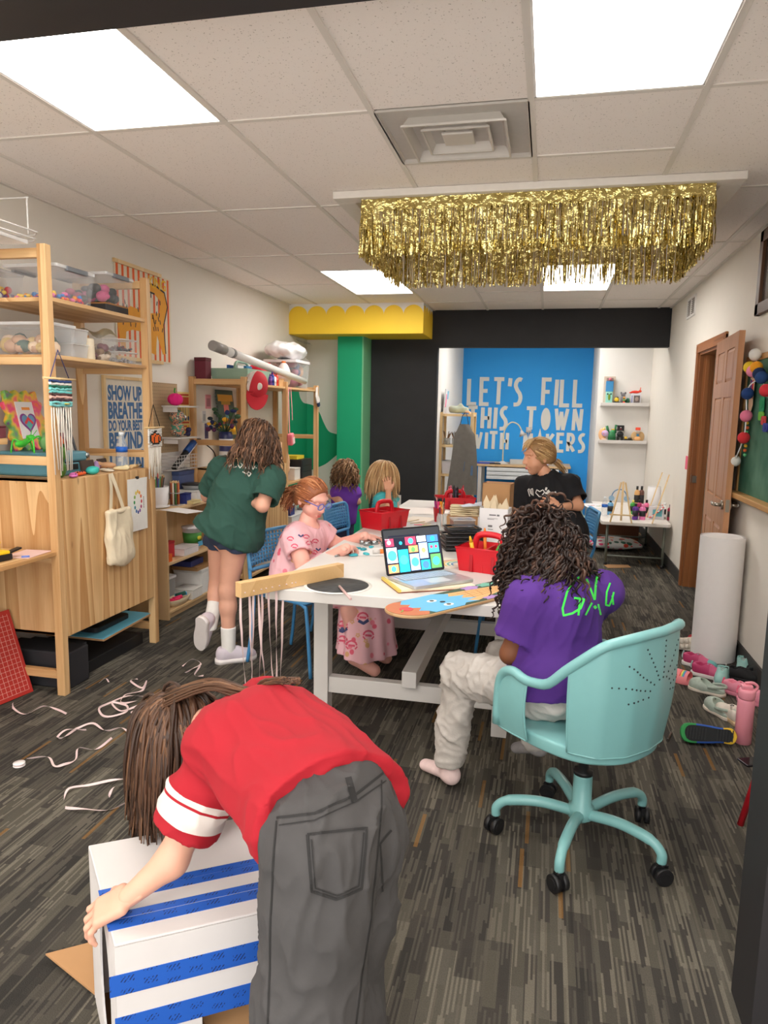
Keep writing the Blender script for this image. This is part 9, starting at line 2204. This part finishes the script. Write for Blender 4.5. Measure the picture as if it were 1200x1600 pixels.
t = thing('painting', 'spiral-bound painting of a figure in a field leaning at the wall', 'painting', (XL+.10, 6.0, Z1), rot=(0, -.12, 0)); Tq = frame((0, 0, 0), (0, 1, 0), (1, 0, 0)); M(Tq).bx(-.17, .17, .22, .66, 0, .008).obj('page', mat((84, 100, 90), .7), t); M(Tq).bx(-.15, .15, .0, .22, -.004, .004).obj('stand', PLP, t)
for q, c in (((-.15, .15, .26, .34), (206, 170, 60)), ((-.15, .15, .36, .40), (170, 80, 60)), ((-.15, .15, .56, .62), (226, 170, 70)), ((-.03, .03, .34, .46), (130, 190, 200)), ((-.05, .05, .46, .53), (230, 130, 120)), ((-.09, .09, .53, .56), (200, 160, 70))): M(Tq).bx(*q, .008, .009).obj('painted_shape', mat(c), t)
for i in range(14): M(Tq).tube([(-.17, .24+i*.03, -.004), (-.185, .24+i*.03, .004), (-.165, .24+i*.03, .012)], .0022, 5).obj('coil_ring', BLK, t)
for i, (y, z_, c, w_, h) in enumerate(((5.62, 1.55, (220, 150, 160), .10, .12), (5.58, 1.30, (90, 80, 120), .06, .13), (5.54, 1.42, (200, 200, 200), .06, .1), (6.7, 1.25, (120, 150, 180), .12, .22))):
 t = thing('wall_card', ('pink unicorn cutout', 'small dark photo card', 'pale grey card', 'blue picture card')[i]+' on the wall behind the far shelving', 'card', (XL, y+.12, z_)); M().bx(0, .004, -w_/2, w_/2, -h/2, h/2).obj('card', mat(c), t); M().bx(.004, .005, -w_/3, w_/3, -h/3, h/4).obj('card_image', mat(tuple(int(k*.8) for k in c)), t)
t = thing('paper_globe', 'tan papier-mache head on the far shelving', 'sculpture', (-2.58, 6.62, .801)); lump(t, 'head', (214, 172, 134), [((0, 0, .16), (.12, .12, .15)), ((0, .03, .30), (.10, .10, .09))], .01, .012, .8, .04); M().lathe([(.08, 0), (.09, .02), (.06, .04)], 20).obj('collar', mat((190, 150, 110)), t)
t = thing('drawer_unit', 'small black desktop drawer unit on the far shelving', 'drawers', (-2.54, 7.02, .801)); M().bx(-.12, .12, -.16, .16, 0, .19).obj('case', BLK, t, bevel=.004)
for i in range(3): M().bx(.12, .126, -.15, .15, .008+.06*i, .06+.06*i).obj('drawer', mat((44, 46, 48), .4), t, bevel=.002)
for a in (('book', 'yellow and green books on the black drawer unit', 'book', -2.56, 7.0, .992, .16, .22, .035, (226, 206, 60)), ('cloth_stack', 'folded white cloth on the far shelving', 'cloth', -2.48, 6.74, .801, .12, .16, .12, (228, 224, 216)), ('paint_tray', 'white tray of jars low on the far shelving', 'tray', -2.52, 6.75, .381, .26, .5, .08, (226, 224, 222)), ('tin_can', 'grey lidded tin low on the far shelving', 'tin', -2.46, 7.0, .462, .08, .1, .08, (110, 112, 116)), ('jar_box', 'navy labelled box low on the far shelving', 'box', -2.46, 6.6, .462, .08, .12, .09, (50, 60, 120)), ('crate', 'low white crate at the foot of the far shelving', 'crate', -2.56, 5.9, .101, .3, .5, .06, (226, 222, 216))): B(*a)
# near bay: desk board things, small shelf, wire rack
ZD = .766
t = thing('tape_gun', 'yellow and black tape dispenser on the near board', 'tool', (-2.50, 2.76, ZD), 1.4); M().bx(-.13, .10, -.03, .03, 0, .03).obj('body', BLK, t, bevel=.005); M().bx(-.14, .09, -.026, .026, .03, .045).obj('yellow_cover', mat((240, 200, 30)), t, bevel=.004); M().box((.12, 0, .035), (.09, .03, .008), ry=-.2).obj('blade_guard', BLK, t)
B('paper_box', 'yellow box behind the tape dispenser on the near board', 'box', -2.62, 2.80, ZD, .10, .22, .07, (240, 198, 40))
t = thing('paper_sheet', 'thin pink sheet on the near board', 'paper', (-2.48, 2.98, ZD), .1); M().bx(-.07, .07, -.10, .10, 0, .0015).obj('sheet', mat((232, 200, 196)), t); M().cyl((.03, -.09, .006), (.06, -.07, .006), .005).obj('blue_cap', mat((110, 130, 200)), t)
t = thing('wall_shelf', 'short wooden wall shelf with books at the near bay', 'shelf', (-2.76, 3.02, 1.33)); M().bx(-.115, .13, -.2, .045, -.03, 0).obj('board', PINEY, t); M().bx(-.115, -.10, -.2, .04, -.1, -.03).obj('cleat', PINEY, t)
B('book', 'teal book lying on the short wooden shelf', 'book', -2.72, 2.96, 1.331, .16, .14, .05, (110, 160, 160), 0, (190, 50, 50), 'red_cover'); B('spray_can', 'yellow caulking gun standing on the teal book', 'tool', -2.70, 2.97, 1.382, .05, .05, .17, (244, 190, 20), 0, (30, 30, 32), 'black_cap'); B('small_box', 'small maroon card box at the shelf end', 'box', -2.66, 3.045, 1.331, .05, .04, .06, (110, 50, 60))
p = un(20, 360, y=2.98); t = thing('wire_rack', 'white coated wire rack on top of the tall shelving', 'rack', (-2.60, 2.90, 2.245)); wr = M()
for i in range(14): wr.tube([(-.22+i*.03, -.35, .02), (-.22+i*.03, .13, .02)], .002, 4)
for z_, e in ((.02, 0), (.05, .012)): wr.tube([(-.24-e, -.36, z_), (.20+e, -.36, z_), (.22+e, .12, z_), (.18, .16+e, z_), (-.22-e, .16+e, z_)], .004, 6, closed=True)
wr.tube(smooth_path([(.16, .15, .05), (.16, .15, .20), (.14, .15, .215), (-.2, .15, .215)], 4), .004, 6); wr.obj('wires', WHITEP, t, kind='stuff'); M().bx(-.22, .18, -.34, .12, .0, .016).obj('liner', clear((236, 236, 236), .2, .5), t)
